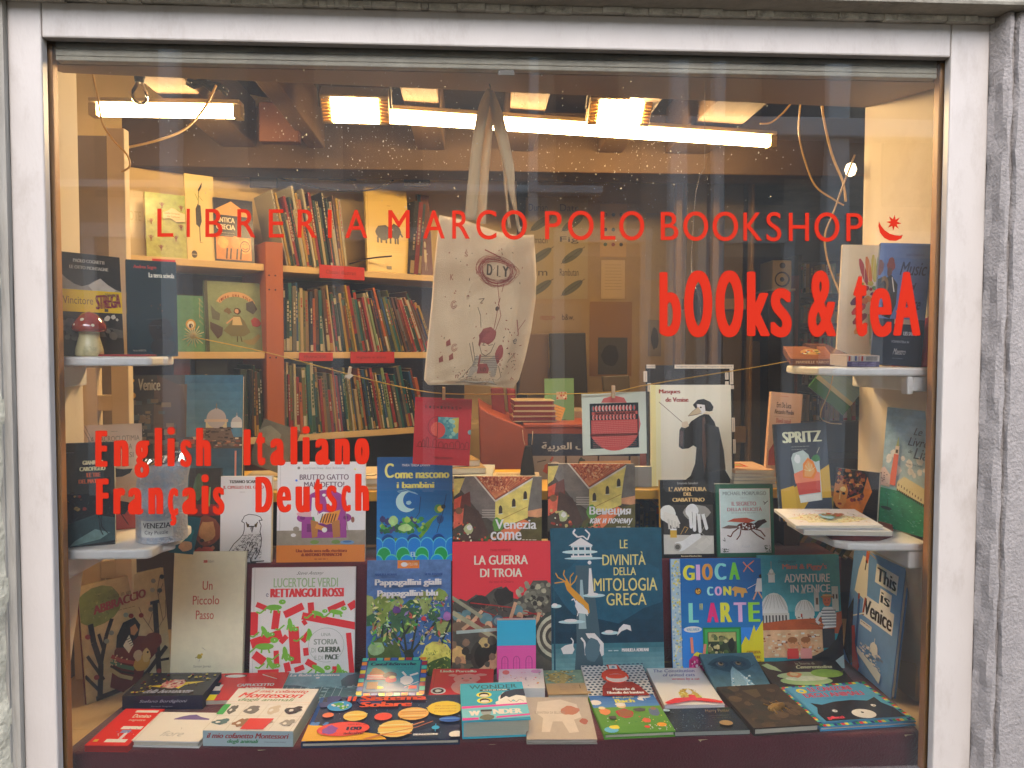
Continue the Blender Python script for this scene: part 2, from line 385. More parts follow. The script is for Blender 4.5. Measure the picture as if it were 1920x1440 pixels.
dr = n_.new('ShaderNodeMapRange'); dr.inputs[1].default_value = .35; dr.inputs[2].default_value = .7; dr.inputs[3].default_value = .012; dr.inputs[4].default_value = .036; l_.new(dn2.outputs[0], dr.inputs[0])
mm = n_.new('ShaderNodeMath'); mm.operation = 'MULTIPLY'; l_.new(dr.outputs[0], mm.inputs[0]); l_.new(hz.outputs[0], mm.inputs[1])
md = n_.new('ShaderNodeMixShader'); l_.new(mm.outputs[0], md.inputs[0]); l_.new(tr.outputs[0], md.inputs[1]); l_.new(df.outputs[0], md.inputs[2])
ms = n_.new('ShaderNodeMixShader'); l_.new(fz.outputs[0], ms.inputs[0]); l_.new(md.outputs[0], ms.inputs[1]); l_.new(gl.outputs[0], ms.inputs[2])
mo = n_.new('ShaderNodeOutputMaterial'); l_.new(ms.outputs[0], mo.inputs[0])
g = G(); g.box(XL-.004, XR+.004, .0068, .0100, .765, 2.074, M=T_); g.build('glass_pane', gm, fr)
# ------------------------------------------------------------------ display niche
cream = mat('cream_painted_wall', '#dccfba', .75, noise=.05, nscale=3, bump=.15, bscale=12, dirt='#a98f6c', dscale=2.5, damt=.35)
white_w = mat('white_painted_board', '#e6e4df', .5, noise=.05, nscale=6, bump=.08, bscale=25, dirt='#a59c8c', dscale=6, damt=.3)
NX = .874
niche = thing('display_niche', 'cream painted niche boarding round the window display', 'niche', Matrix.Translation((0, .05, .75)))
T2 = Matrix.Translation((0, -.05, -.75))
g = G(); lv = ((2.12, -.7425, -.742), (1.17, -.7425, -.742), (.60, -.83, -.83))
g.mesh([T2 @ Vector(v) for z_, xn, xf in lv for v in ((xn, .029, z_), (xf, .155, z_), (-.93, .155, z_), (-.93, .029, z_))],
       [(0, 1, 2, 3), (11, 10, 9, 8)]+[(4*k+i, 4*k+4+i, 4*k+4+(i+1) % 4, 4*k+(i+1) % 4) for k in (0, 1) for i in range(4)])
g.build('side_board', cream, niche)
g = G(); lv = ((2.14, .8895, .866), (1.17, .8895, .866), (.60, 1.003, .985))
g.mesh([T2 @ Vector(v) for z_, xn, xf in lv for v in ((xn, .029, z_), (1.06, .029, z_), (1.06, .335, z_), (xf, .335, z_))],
       [(0, 1, 2, 3), (11, 10, 9, 8)]+[(4*k+i, 4*k+4+i, 4*k+4+(i+1) % 4, 4*k+(i+1) % 4) for k in (0, 1) for i in range(4)])
g.build('side_board', cream, niche)
NX = .872
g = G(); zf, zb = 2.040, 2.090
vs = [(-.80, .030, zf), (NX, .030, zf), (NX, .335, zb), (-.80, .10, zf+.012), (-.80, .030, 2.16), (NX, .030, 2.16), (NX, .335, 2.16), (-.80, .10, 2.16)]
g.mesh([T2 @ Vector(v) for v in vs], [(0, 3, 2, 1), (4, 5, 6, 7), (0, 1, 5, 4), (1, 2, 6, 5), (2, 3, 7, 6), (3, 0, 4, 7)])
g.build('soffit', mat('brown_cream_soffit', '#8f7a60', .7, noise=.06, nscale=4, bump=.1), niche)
ZTAB = at(960, 1392, .06).z
# niche floor board (cream wood seen at the cloth's sides)
g = G(); g.box(-.84, .99, .062, .1565, ZTAB-.022, ZTAB-.004, M=T2); g.box(-.90, 1.05, .157, .70, ZTAB-.022, ZTAB-.004, M=T2); g.build('base_board', mat('pale_wood_board', '#c9b088', .6, noise=.15, nscale=14, stretch=(1, .1, 1)), niche)
g = G(); g.box(-.84, .99, .064, .080, .60, ZTAB-.024, M=T2); g.build('front_board', white_w, niche)
# cream slatted partition at the far left
fpost = thing('slatted_partition', 'cream painted wooden partition with open rungs behind the left shelves', 'partition', Matrix.Translation((-.8, .37, 0)))
T3 = Matrix.Translation((.8, -.37, 0))
def at2(px0, py0, px1, py1, Y0, Y1, M, g, c=(.5, .5, .5)):
    a = at(px0, py1, Y0); b = at(px1, py0, Y0); g.box(a.x, b.x, Y0, Y1, a.z, b.z, c, M=M)
crw = mat('cream_wood', '#d8c6a6', .7, noise=.08, nscale=8, bump=.1)
for px0, px1, py0, py1 in ((140, 181, 690, 1275), (219, 232, 240, 1275)):
    g = G(); at2(px0, py0, px1, py1, .36, .385, T3, g); g.build('post', crw, fpost, bevel=.002)
for py0, py1 in ((655, 686), (741, 770), (1052, 1085), (1180, 1210)):
    g = G(); at2(181.5, py0, 218.5, py1, .362, .383, T3, g); g.build('rung', crw, fpost, bevel=.002)
g = G(); at2(140, 255, 218, 1275, .44, .45, T3, g); g.build('back_board', mat('grey_brown_board', '#8a8078', .8, noise=.15, nscale=5), fpost)
# table cloth: table top, front drop and the raised back step
ZST = at(490, 1056, .425).z
cloth = mat('maroon_tablecloth', '#64262f', .92, spec=.2, noise=.12, nscale=5, bump=.35, bscale=260, sheen=.25)
def drape(name, prof, x0, x1, label, hem=None, seed=1):
    r = random.Random(seed); g = G(); nx = 60; V_ = []
    xl, xr = x0, x1
    for i in range(nx+1):
        for j, (y, z) in enumerate(prof):
            a = xl(y) if callable(xl) else xl; b = xr(y) if callable(xr) else xr
            x = a+(b-a)*i/nx; fold = .0016*math.sin(x*31+j*.3)+.0012*math.sin(x*77)
            dz = fold*.3 if z > prof[0][1]+.01 else 0
            V_.append((x, y+(fold if j < 4 else 0), z+dz*.4))
    m = len(prof)
    g.mesh(V_, [(i*m+j, (i+1)*m+j, (i+1)*m+j+1, i*m+j+1) for i in range(nx) for j in range(m-1)], sm=True)
    o = g.build(name, cloth, label=label, cat='tablecloth'); s = o.modifiers.new('thick', 'SOLIDIFY'); s.thickness = .0015; s.offset = -1; return o
a = at_z(120, 1412, ZTAB); b = at_z(272, 1290, ZTAB); c_ = at_z(1728, 1378, ZTAB); d = at_z(1640, 1270, ZTAB)
lx = lambda y: a.x+(b.x-a.x)*max(0, (y-a.y))/(b.y-a.y); rx = lambda y: c_.x+(d.x-c_.x)*max(0, (y-c_.y))/(d.y-c_.y)
YF = a.y
pr = [(YF-.001, .70), (YF-.002, .76), (YF-.001, ZTAB-.02), (YF, ZTAB-.006), (YF+.003, ZTAB-.0015), (YF+.008, ZTAB), (.12, ZTAB), (.2, ZTAB), (.30, ZTAB), (.415, ZTAB)]
drape('tablecloth', pr, lx, lambda y: min(rx(y), .955), 'maroon cloth covering the display table and hanging over its front')
g = G(); g.box(-.56, .80, .4205, .56, ZTAB-.02, ZST-.004); g.box(-.71, .84, YF+.02, .41, .62, ZTAB-.026)
g.build('display_plinth', mat('plywood', '#9a7b52', .7, noise=.15), label='wooden plinth under the maroon cloths of the display', cat='plinth')
xs0, xs1 = at(430, 1100, .42).x, at(1575, 1100, .42).x
drape('step_cloth', [(.417, ZTAB+.002), (.416, ZTAB+.1), (.417, ZST-.004), (.419, ZST), (.48, ZST), (.56, ZST), (.562, ZST-.12)], xs0, xs1, 'maroon cloth over the raised step behind the standing books', seed=2)
# ------------------------------------------------------------------ little side shelves
def shelf(name, label, outline, z, t, brackets=(), m=white_w):
    cx = sum(p[0] for p in outline)/len(outline); cy = sum(p[1] for p in outline)/len(outline)
    M = Matrix.Translation((cx, cy, z)); T = M.inverted(); th = thing(name, label, 'shelf', M)
    g = G(); g.prism([(x, y) for x, y in outline], z-t, z, (.5, .5, .5), M=T); g.build('board', m, th, bevel=.004)
    for b in brackets:
        g = G(); g.box(*b, M=T); g.build('bracket', m, th, bevel=.003)
    return th
def arc(cx, cy, r, a0, a1, n=7): return [(cx+r*math.cos(math.radians(a0+(a1-a0)*i/n)), cy+r*math.sin(math.radians(a0+(a1-a0)*i/n))) for i in range(n+1)]
ZU = at(200, 668.5, .09).z; ZL = at(200, 1017, .10).z
p1, p2 = at_z(288, 672, ZU-.001), at(322, 668, .20)
x1 = at(287, 670, .055).x; x2 = at(323, 670, .15).x
shelf('corner_shelf', 'small white corner shelf with the red mushroom on it at the left', [(-.741, .045)]+arc(x1-.012, .057, .012, -90, 0)+[(x1, .10), (x1+.006, .112), (x2, .125), (x2, .16), (-.741, .16)], ZU, .0165,
      [(-.741, -.731, .05, .15, ZU-.055, ZU-.017)])
fx = at(285, 1042, .05).x; bx = at(345, 1005, .17).x
shelf('corner_shelf', 'small white corner shelf carrying the silver puzzle tube at the left', [(-.741, .045)]+arc(fx-.015, .060, .015, -90, 0)+[(fx+.004, .09), (fx+.018, .115), (bx-.01, .135), (bx, .155), (bx-.01, .24), (-.741, .24)], ZL, .018,
      [(-.741, -.731, .05, .22, ZL-.06, ZL-.0185)])
ZUR = at(1600, 688, .13).z
rl = at_z(1482, 676, ZUR); 
xr_ = NX-.007
ol = [(xr_, .050), (at(1715, 690, .05).x, .050)]+[(at(1590, 697, .06).x+.01, .058), (at(1560, 697, .075).x, .068), (at(1530, 690, .10).x, .09), (at(1505, 686, .15).x, .135), (at(1482, 682, .2).x, .19), (at(1478, 680, .26).x, .27), (xr_, .30)]
shelf('corner_shelf', 'white curved corner shelf with the tarot boxes on it at the right', ol[::-1], ZUR, .0155, [(xr_-.052, xr_-.040, .052, .075, ZUR-.050, ZUR-.016), (xr_-.039, xr_, .056, .29, ZUR-.045, ZUR-.0165)])
ZLR = at(1640, 1003, .12).z
ol = [(xr_, .050), (at(1722, 1012, .05).x, .050), (at(1640, 1016, .05).x, .052), (at(1590, 1014, .06).x, .060), (at(1560, 1004, .09).x, .082), (at(1530, 985, .15).x, .13), (at(1500, 965, .2).x, .19), (at(1476, 948, .27).x, .27), (at(1480, 940, .3).x, .31), (xr_, .325)]
shelf('corner_shelf', 'white curved corner shelf with the cocktail book on it at the right', ol[::-1], ZLR, .015, [(xr_-.040, xr_, .056, .29, ZLR-.05, ZLR-.0155)])
# ================================================================== shop interior
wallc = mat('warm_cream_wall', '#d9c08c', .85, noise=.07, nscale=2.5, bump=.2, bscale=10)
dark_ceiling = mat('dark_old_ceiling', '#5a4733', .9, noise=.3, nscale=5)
g = G(); g.box(-2.6, 2.8, .31, 5, -.05, -.003); struct(g, 'shop_floor', mat('terrazzo_floor', '#6a5848', .5, noise=.2))
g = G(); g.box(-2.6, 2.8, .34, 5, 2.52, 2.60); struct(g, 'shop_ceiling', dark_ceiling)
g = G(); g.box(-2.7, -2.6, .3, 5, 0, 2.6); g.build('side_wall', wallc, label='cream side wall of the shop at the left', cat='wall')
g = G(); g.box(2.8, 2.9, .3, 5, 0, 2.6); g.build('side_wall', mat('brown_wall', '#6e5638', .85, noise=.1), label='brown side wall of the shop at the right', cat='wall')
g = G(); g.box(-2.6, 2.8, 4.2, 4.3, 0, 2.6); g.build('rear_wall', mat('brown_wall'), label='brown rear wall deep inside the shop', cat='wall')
g = G(); g.box(-2.6, -.935, .156, .32, 0, 2.52); g.box(.931, 2.8, .2, .336, 0, 2.52); g.box(-.80, .93, .11, .34, 2.165, 2.52); g.box(-.8, .93, .1, .3, 0, .60)
g.build('front_wall', wallc, label='inner side of the shop front wall', cat='wall')
# angled bookcase plane
P0 = Vector((at(270, 500, 1.20).x, 1.20, 0)); P1 = Vector((at(810, 500, 1.78).x, 1.78, 0)); UB = (P1-P0).normalized(); NB = Vector((UB.y, -UB.x, 0))
BKM = Matrix(((UB.x, -NB.x, 0, P0.x), (UB.y, -NB.y, 0, P0.y), (0, 0, 1, 0), (0, 0, 0, 1)))   # local x along, y into the case, z up
def onB(px, py, back=0.0):
    p = on(px, py, P0-NB*back, NB); q = p-P0; return q.dot(UB), p.z
LB = (P1-P0).length
# wall behind the case
g = G(); g.box(-.9, LB+.62, .27, .33, 0, 2.52, M=BKM); g.build('partition_wall', wallc, label='warm lit cream wall behind the angled bookcase', cat='wall')
bc = thing('bookcase', 'cream wooden bookcase with an orange post, crowded with thin children books', 'bookcase', BKM)
BI = BKM.inverted()
shelfm = mat('cream_shelf_wood', '#cdb487', .6, noise=.1, nscale=10, stretch=(.2, 1, 1))
s_l, _ = onB(225, 500); s_p0, _ = onB(497, 600); s_p1, _ = onB(530, 600); s_r = LB+.32
zA = onB(530, 497)[1]; zB = onB(600, 660)[1]; zC = onB(640, 810)[1]
for z in (zA, zB, zC):
    g = G(); g.box(s_l-.3, s_p0-.001, .002, .262, z-.024, z); g.build('shelf_board', shelfm, bc, bevel=.002)
    g = G(); g.box(s_p1+.001, s_r, .002, .262, z-.024, z); g.build('shelf_board', shelfm, bc, bevel=.002)
g = G(); zt = onB(515, 455)[1]; g.box(s_p0, s_p1, -.012, .262, .3, zt); g.build('post', mat('orange_stained_post', '#a65a2c', .55, noise=.15, nscale=8, stretch=(1, 1, .2)), bc, bevel=.003)
for zz in (zA-.04, zA-.09, zB-.02, zC-.0):
    for dx in (.012, .034):
        g = G(); g.tube([(s_p0+dx, -.0135, zz), (s_p0+dx, -.010, zz)], .003, 8); g.build('screw', mat('dark_metal', '#2b241d', .5), bc)
g = G(); g.box(s_l-.32, s_r, .2625, .2685, .3, zA-.025); g.build('back_panel', mat('dark_brown_panel', '#463625', .8, noise=.1), bc)
# ceiling beams, joists
wood_o = mat('old_timber', '#6e5740', .8, noise=.25, nscale=6, stretch=(1, .12, 1), bump=.3, bscale=40)
def beam(label, *b, m=wood_o, M=None):
    g = G(); g.box(*b, M=M); return g.build('ceiling_beam', m, label=label, cat='beam', bevel=.004)
beam('dark heavy cross beam under the shop ceiling above the bookcase', -2.0, 2.0, 1.42, 1.58, 2.19, 2.40, m=mat('brown_timber', '#4f3c28', .8, noise=.2, nscale=6))
for i, (px0, px1, lb) in enumerate(((262, 348, 'short lit ceiling joist above the round bulb'), (478, 520, 'ceiling joist left of the first floodlight'), (748, 818, 'lit ceiling joist right of the first floodlight'),
                         (962, 1036, 'lit ceiling joist right of the bag strap'), (1195, 1255, 'ceiling joist behind the second floodlight'), (1362, 1465, 'wide lit ceiling joist toward the right'))):
    a = at(px0, 150, .75); b = at(px1, 150, .75); beam(lb, a.x, b.x, .36, 1.415, 2.26, 2.42)
beam('reddish board hanging under the ceiling left of the first floodlight', at(485, 250, 1.2).x, at(560, 250, 1.2).x, 1.20, 1.24, at(500, 265, 1.2).z, at(500, 190, 1.2).z, m=mat('red_brown_board', '#5c3624', .7, noise=.2))
for i, (px0, py0, px1, py1) in enumerate(((300, 300, 352, 312), (598, 308, 668, 338), (758, 312, 806, 350), (470, 330, 520, 352))):
    a = at(px0, py1, 1.60); b = at(px1, py0, 1.60); g = G(); g.box(a.x, b.x, 1.585, 1.6, a.z, b.z, C('#2b2018')); g.build('dark_bracket', mat('painted_misc', vcol=True, rough=.6, noise=.1), label=('small dark bracket over the green cactus book', 'dark bracket left above the yellow cover', 'dark bracket right above the yellow cover', 'dark bracket by the post top')[i], cat='bracket')
MISC = mat('painted_misc', vcol=True, rough=.6, noise=.15, nscale=10)
# doors and posters at the centre back
YP = 2.15
a = at(968, 900, YP); b = at(1500, 300, YP)
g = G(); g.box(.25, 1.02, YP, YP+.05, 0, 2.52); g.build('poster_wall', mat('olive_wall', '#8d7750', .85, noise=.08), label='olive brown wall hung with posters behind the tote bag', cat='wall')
def poster(name, label, px0, py0, px1, py1, bg, fn, Y=YP, k=0, cat='poster'):
    a = at(px0, py1, Y-.004-k*.003); b = at(px1, py0, Y-.004-k*.003); w_, h_ = b.x-a.x, b.z-a.z
    M = Matrix.Translation(a) @ Matrix.Rotation(math.pi/2, 4, 'X')
    g = G(); g.box(0, w_, 0, h_, -.0012, 0, C(bg)); A = Art(w_, h_, bg); fn(A); A.emit(g, lambda x, y, z: (x/100*w_, h_*(1-y/100), z))
    o = g.build(name, PM(), label=label, cat=cat); o.matrix_world = M; return o
def leaves(A):
    for i in range(2):
        for j, t in enumerate((('Durian', 'Date'), ('Sumach', 'Fig'), ('Elm', 'Rambutan'))[0:3]):
            x, y = 5+50*i, 6+32*j
            A.T(t[i], x, y, x+30, y+7, '#2a2418'); A.E(x+20, y+19, 20, 4, '#4a4a30', rot=-35); A.L([(x+2, y+27), (x+40, y+10)], .8, '#26221a')
poster('poster', 'large poster of six leaf drawings with names, right of the bag', 985, 372, 1103, 560, '#8f7f58', leaves)
poster('poster', 'yellowed poster with rows of small figures', 1125, 383, 1175, 482, '#9a7c44', lambda A: [A.O(20+30*i, 20+28*j, 7, ('#6e2a1c', '#2a241c', '#3c4a30')[(i+j) % 3]) for i in range(3) for j in range(3)])
poster('notice', 'plain pale notice sheet under the poster of figures', 1127, 488, 1172, 560, '#a58f68', lambda A: A.lines(15, 12, 85, 9, 8, '#6b5a3c', 1))
poster('notice', 'brown notice sheet with a dark map on it', 1105, 566, 1185, 705, '#7a5a34', lambda A: (A.R(20, 48, 90, 98, '#3f3c34'), A.B(50, 72, 20, 15, '#23211d')))
poster('notice', 'pale header sheet with two small stamps', 1000, 570, 1090, 620, '#8a7550', lambda A: (A.T('FREEDOM!', 15, 45, 45, 60, '#7c3a24'), A.T('b&w.', 60, 38, 85, 60, '#241e18')))
poster('notice', 'narrow sheet with grey sketches beside the door', 1210, 400, 1262, 525, '#85755a', lambda A: A.S(26, 15, 20, 85, 90, ['#4d4638', '#3a342a'], 3, 8, 'l'))
poster('notice', 'small dark portrait print on the poster wall', 1215, 600, 1240, 668, '#6b604e', lambda A: A.B(50, 50, 30, 30, '#2b2822'))
# right: glazed door and deep shelves
g = G(); g.box(1.02, 1.06, 1.9, 4.2, 0, 2.52); g.build('inner_wall', mat('brown_wall'), label='brown inner wall beside the deep room', cat='wall')
# ================================================================== lamps
WARM = (1.0, .60, .24); WARM2 = (1.0, .66, .29)
def tube_lamp(label, a, b, r, s):
    a, b = Vector(a), Vector(b); L_ = (b-a).length; U = (b-a).normalized(); V = Vector((0, 0, 1)); M = frame(a, U, V)
    t = thing('tube_lamp', label, 'tube lamp', M)
    g = G(); g.tube([(0.0, 0, 0), (L_, 0, 0)], r, 14); g.build('tube', emis('glowing_tube', WARM2, s*.66), t)
    g = G(); g.box(-.02, L_+.02, r+.001, r+.014, -.022, .022, C('#d9c9a2')); g.build('batten', MISC, t, bevel=.003)
    for x0 in (-.022, L_): g = G(); g.box(x0, x0+.022, -r*1.1, r+.0005, -r*1.1, r*1.1, C('#c8b68a')); g.build('end_cap', MISC, t, bevel=.002)
tz = 2.22
tube_lamp('short glowing tube lamp at the upper left behind the glass', at_z(186, 207, tz), at_z(440, 211, tz), .0165, 26)
tube_lamp('long glowing tube lamp crossing behind the bag straps', at_z(700, 218, tz), at_z(1440, 266, tz), .0165, 26)
def flood(label, px, Y, s, rz):
    c = at(*px, Y); d = (Vector((c.x*.75, .0, 1.35))-c).normalized()
    U = Vector((math.cos(rz), math.sin(rz), 0)); V = d.cross(U).normalized() ; 
    if V.z < 0: V = -V
    M = frame(c, U, V)
    t = thing('floodlight', label, 'floodlight', M)
    wv = .062; hv = .036
    N = M.to_3x3() @ Vector((0, 0, 1))
    fz_ = 1 if N.dot(d) > 0 else -1
    g = G(); g.box(-wv-.03, wv+.03, -hv-.008, hv+.008, -fz_*.05, -fz_*.002, C('#8a7a5c')); g.build('housing', mat('grey_metal_case', vcol=True, rough=.4, metal=.4), t, bevel=.004)
    g = G(); g.box(-wv, wv, -hv, hv, -fz_*.0018, fz_*.0005); g.build('lit_glass', emis('floodlight_glow', (1, .70, .36), s*.5), t)
    for sx in (-1, 1):
        for k in range(7):
            y = -hv+.006+k*(2*hv-.012)/6; x = sx*(wv+.015)
            g = G(); g.box(x-.011, x+.011, y-.0025, y+.0025, -fz_*.0015, fz_*.003, C('#e0b050')); g.build('cooling_fin', MISC, t)
    g = G(); g.tube([(-wv-.034, 0, -fz_*.02), (-wv-.034, hv+.10, -fz_*.02), (wv+.034, hv+.10, -fz_*.02), (wv+.034, 0, -fz_*.02)], .004, 6, C('#4a4032')); g.build('yoke', MISC, t)
flood('left square floodlight blazing under the ceiling', (666, 208), .80, 110, .05)
flood('right square floodlight blazing above the long tube', (1163, 211), .88, 110, .02)
c = at(262, 168, .7)
t = thing('hanging_bulb', 'unlit clear round bulb in a black socket above the short tube', 'bulb', Matrix.Translation(c))
g = G(); g.lathe([(.002, .09), (.008, .085), (.0125, .06), (.013, .03), (.011, .018), (.0, .018)], C('#15120f'), 16); g.build('socket', MISC, t)
g = G(); g.lathe([(.009, .018), (.012, .010), (.019, -.004), (.021, -.016), (.018, -.028), (.010, -.036), (0, -.038)], C('#fff'), 20)
bm = gm.copy(); bm.name = 'clear_bulb_glass'; g.build('bulb', bm, t)
g = G(); g.tube([(0, 0, .089), (.006, 0, .2), (0, .02, .42)], .0022, 6, C('#15120f')); g.build('cord', MISC, t)
# ------------------------------------------------------------------ cables
g = G(); q_ = [at(x, y, .62) for x, y in ((352, 150), (366, 158), (384, 152), (398, 162), (414, 160), (428, 172))]; g.tube(q_, [.006, .010, .008, .011, .008, .004], 7, C('#191613')); g.tube([p_+Vector((0, -.01, -.012)) for p_ in q_], .004, 6, C('#2a241d'))
g.build('cable_bundle', MISC, label='dark tangle of cables and tape under the ceiling right of the round bulb', cat='cables')
cab = mat('clear_yellowed_cable', '#c9a55c', .35, spec=.6)
def cable(label, pts, Y, r=.0022, m=cab, name='cable'):
    P = []
    q = [at(x, y, Y[i] if isinstance(Y, (list, tuple)) else Y) for i, (x, y) in enumerate(pts)]
    for i in range(len(q)-1):     # Catmull-Rom
        p0, p1, p2, p3 = q[max(i-1, 0)], q[i], q[i+1], q[min(i+2, len(q)-1)]
        for k in range(6):
            t = k/6; P.append(.5*((2*p1)+(-p0+p2)*t+(2*p0-5*p1+4*p2-p3)*t*t+(-p0+3*p1-3*p2+p3)*t**3))
    P.append(q[-1]); g = G(); g.tube(P, r, 6); return g.build(name, m, label=label, cat=name.replace('_', ' '))
cable('looping pale cable at the upper left crossing the short tube', [(171, 128), (182, 175), (192, 230), (212, 262), (238, 290), (243, 312), (228, 322)], .35)
cable('thick pale cable swagging from the joist to the left edge', [(405, 160), (385, 200), (350, 240), (300, 262), (232, 278)], [.6, .58, .52, .45, .38], .003)
cable('dark cable running along the cream wall over the thin books', [(430, 300), (480, 320), (575, 348), (640, 358), (700, 355), (738, 338)], 1.58, .003, mat('dark_rubber', '#2c2118', .5))
cable('short dark cable behind the big yellow cover', [(655, 495), (690, 485), (735, 480)], 1.62, .003, mat('dark_rubber'))
cable('short pale cable stub pointing left at the upper right', [(1425, 232), (1445, 230), (1468, 212), (1492, 183)], .50)
cable('pale cable hanging down left of the crossing cables', [(1502, 183), (1498, 250), (1512, 310), (1530, 350), (1560, 372), (1582, 385)], .45)
cable('pale cable hanging down the dark corner at the right', [(1540, 183), (1545, 225), (1560, 290), (1580, 340), (1586, 378)], .42, .003)
cable('long pale cable curving behind the letters SHOP down to the bookshelf', [(1603, 290), (1582, 345), (1562, 400), (1547, 440), (1550, 480), (1562, 520), (1580, 560)], [.34, .36, .38, .40, .41, .42, .42])
c = at(1595, 318, .36); g = G(); g.lathe([(0, .016), (.009, .012), (.013, 0), (.009, -.012), (0, -.016)], C('#f4d9a0'), 14, M=Matrix.Translation(c)); g.build('small_bulb', emis('small_bulb_glow', (1, .72, .36), 1.2), label='small glowing bulb by the right wall edge', cat='bulb')
# ------------------------------------------------------------------ vinyl lettering on the pane
vin = mat('red_vinyl', '#9a1f0d', .7, spec=.06, noise=.06, nscale=3)
def letter_row(label, items, bold, boldv, vin_m, pre='letter'):
    a = at(items[0][1], items[0][4], .0055)
    root = thing('vinyl_lettering', label, 'lettering', Matrix.Translation(a)); Ti = Matrix.Translation(-a)
    for ch, x0, y0, x1, y1 in items:
        vs, fs = glyphs(ch); g = G(); w_ = x1-x0; h_ = y1-y0; dx = bold*w_ if not isinstance(bold, dict) else bold.get(ch, bold['']) * w_; dy = boldv*h_
        k = 0
        sh = [(0, 0)] if dx == 0 else [(-1, 0), (0, 0), (1, 0)] if not dy else [(math.cos(q_*.3927), math.sin(q_*.3927)) for q_ in range(16)]+[(-.5, 0), (.5, 0), (0, 0), (-.5, .8), (.5, .8), (-.5, -.8), (.5, -.8)]
        for sx, sy in sh:
            q = []
            for x, y in vs:
                P = at(x0+dx+(w_-2*dx)*x+sx*dx, y1-dy-(h_-2*dy)*y+sy*dy, .0060-k*8e-6); q.append(Ti @ P)
            g.mesh(q, fs, C('#e0301a')); k += 1
        g.build(pre, vin_m, root)
    return root
top = [('L', 295, 325), ('I', 350, 356), ('B', 385, 417), ('R', 445, 479), ('E', 504, 532), ('R', 558, 594), ('I', 615, 622), ('A', 647, 689), ('M', 728, 768), ('A', 793, 834), ('R', 848, 881),
       ('C', 893, 931), ('O', 940, 988), ('P', 1022, 1053), ('O', 1065, 1113), ('L', 1126, 1154), ('O', 1161, 1208), ('B', 1239, 1272), ('O', 1281, 1328), ('O', 1336, 1384), ('K', 1394, 1429),
       ('S', 1437, 1465), ('H', 1479, 1517), ('O', 1527, 1574), ('P', 1587, 1618)]
def yt(x): f = (x-295)/1322; return 391+9*f, 444+8.5*f
rows = []
for ch, a0, a1 in top:
    y0, y1 = yt(a0); o = 1.2 if ch in 'OCS' else 0; rows.append((ch, a0, y0-o, a1, y1+o))
letter_row('thin red capital vinyl lettering running across the upper pane over the bag', rows, .014, 0, vin)
letter_row('tall heavy red vinyl words bOOks & teA on the right of the pane', [('b', 1236.5, 510, 1277, 631), ('O', 1283, 507, 1335.6, 632.6), ('O', 1341.6, 507, 1394, 632.6), ('k', 1400.5, 509, 1444, 630.5), ('s', 1445, 540, 1484.5, 632.6),
            ('&', 1515, 507, 1568, 632), ('t', 1600, 516, 1626, 631), ('e', 1631, 540, 1672, 632), ('A', 1674.6, 509.6, 1726, 629.5)], {'': .105, 't': .13, 'A': .085, 'b': .10, '&': .07, 's': .10}, .018, vin)
hv = {'': .15, 'l': .3, 'I': .3, 'i': .3, 't': .17, 'o': .17, 'e': .12, 's': .12, 'g': .13, 'a': .14, 'c': .14, 'ç': .14, 'r': .22, 'E': .18, 'F': .18, 'D': .13}
letter_row('heavy red vinyl word English on the lower left of the pane', [('E', 178.6, 807.4, 201.5, 875.4), ('n', 213.6, 825, 241.3, 874.5), ('g', 252, 826, 280, 896), ('l', 290, 802, 304, 874.5), ('i', 313.5, 800.5, 328, 874.5), ('s', 338, 825, 359.5, 876), ('h', 367.7, 802, 395.7, 874)], hv, .02, vin)
letter_row('heavy red vinyl word Italiano on the lower left of the pane', [('I', 456.7, 805, 470, 872.5), ('t', 480, 809.5, 497.5, 872.5), ('a', 506.7, 822, 535, 873), ('l', 544.7, 800, 557.5, 871), ('i', 567, 799, 581, 871), ('a', 591, 822, 619, 872), ('n', 628, 822, 656, 871), ('o', 664.7, 821.7, 692.5, 871)], hv, .02, vin)
letter_row('heavy red vinyl word Français under the word English on the pane', [('F', 180, 897.5, 203.7, 965), ('r', 212.7, 915, 235, 964), ('a', 240, 914.5, 268.7, 965), ('n', 278, 914, 306, 964), ('ç', 314.8, 915, 334.3, 985.6), ('a', 341.5, 914, 370.4, 964.5), ('i', 377.6, 889.5, 391.5, 964), ('s', 399, 913, 421, 965)], hv, .02, vin)
letter_row('heavy red vinyl word Deutsch under the word Italiano on the pane', [('D', 478.7, 894, 511.3, 961), ('e', 518.7, 911.7, 546, 961), ('u', 554, 912, 581, 961), ('t', 588, 896.7, 605, 958.7), ('s', 611.7, 910, 632, 960), ('c', 640, 910, 657.8, 959.5), ('h', 665.8, 888, 692, 958)], hv, .02, vin)
# crescent and star emblem
a = at(1670, 430, .0055); em = thing('vinyl_emblem', 'red vinyl crescent with an eight pointed star at the end of the top line', 'emblem', Matrix.Translation(a)); Ti = Matrix.Translation(-a)
g = G(); q = []
for i in range(16):
    an = math.radians(i*22.5-90+6); r_ = 14.5 if i % 2 == 0 else 6.5
    q.append(Ti @ at(1676+r_*math.cos(an), 417.5+r_*math.sin(an)*1.05, .006))
g.face(q, C('#d22')); g.build('star', vin, em)
out = [(1648, 415), (1647, 424), (1650, 436), (1658, 446), (1668, 451), (1680, 451.5), (1690, 447), (1693, 440), (1688, 442), (1678, 441), (1668, 438), (1658, 431), (1652, 423)]
g = G(); g.face([Ti @ at(x, y, .006) for x, y in out], C('#d22')); g.build('crescent', vin, em)
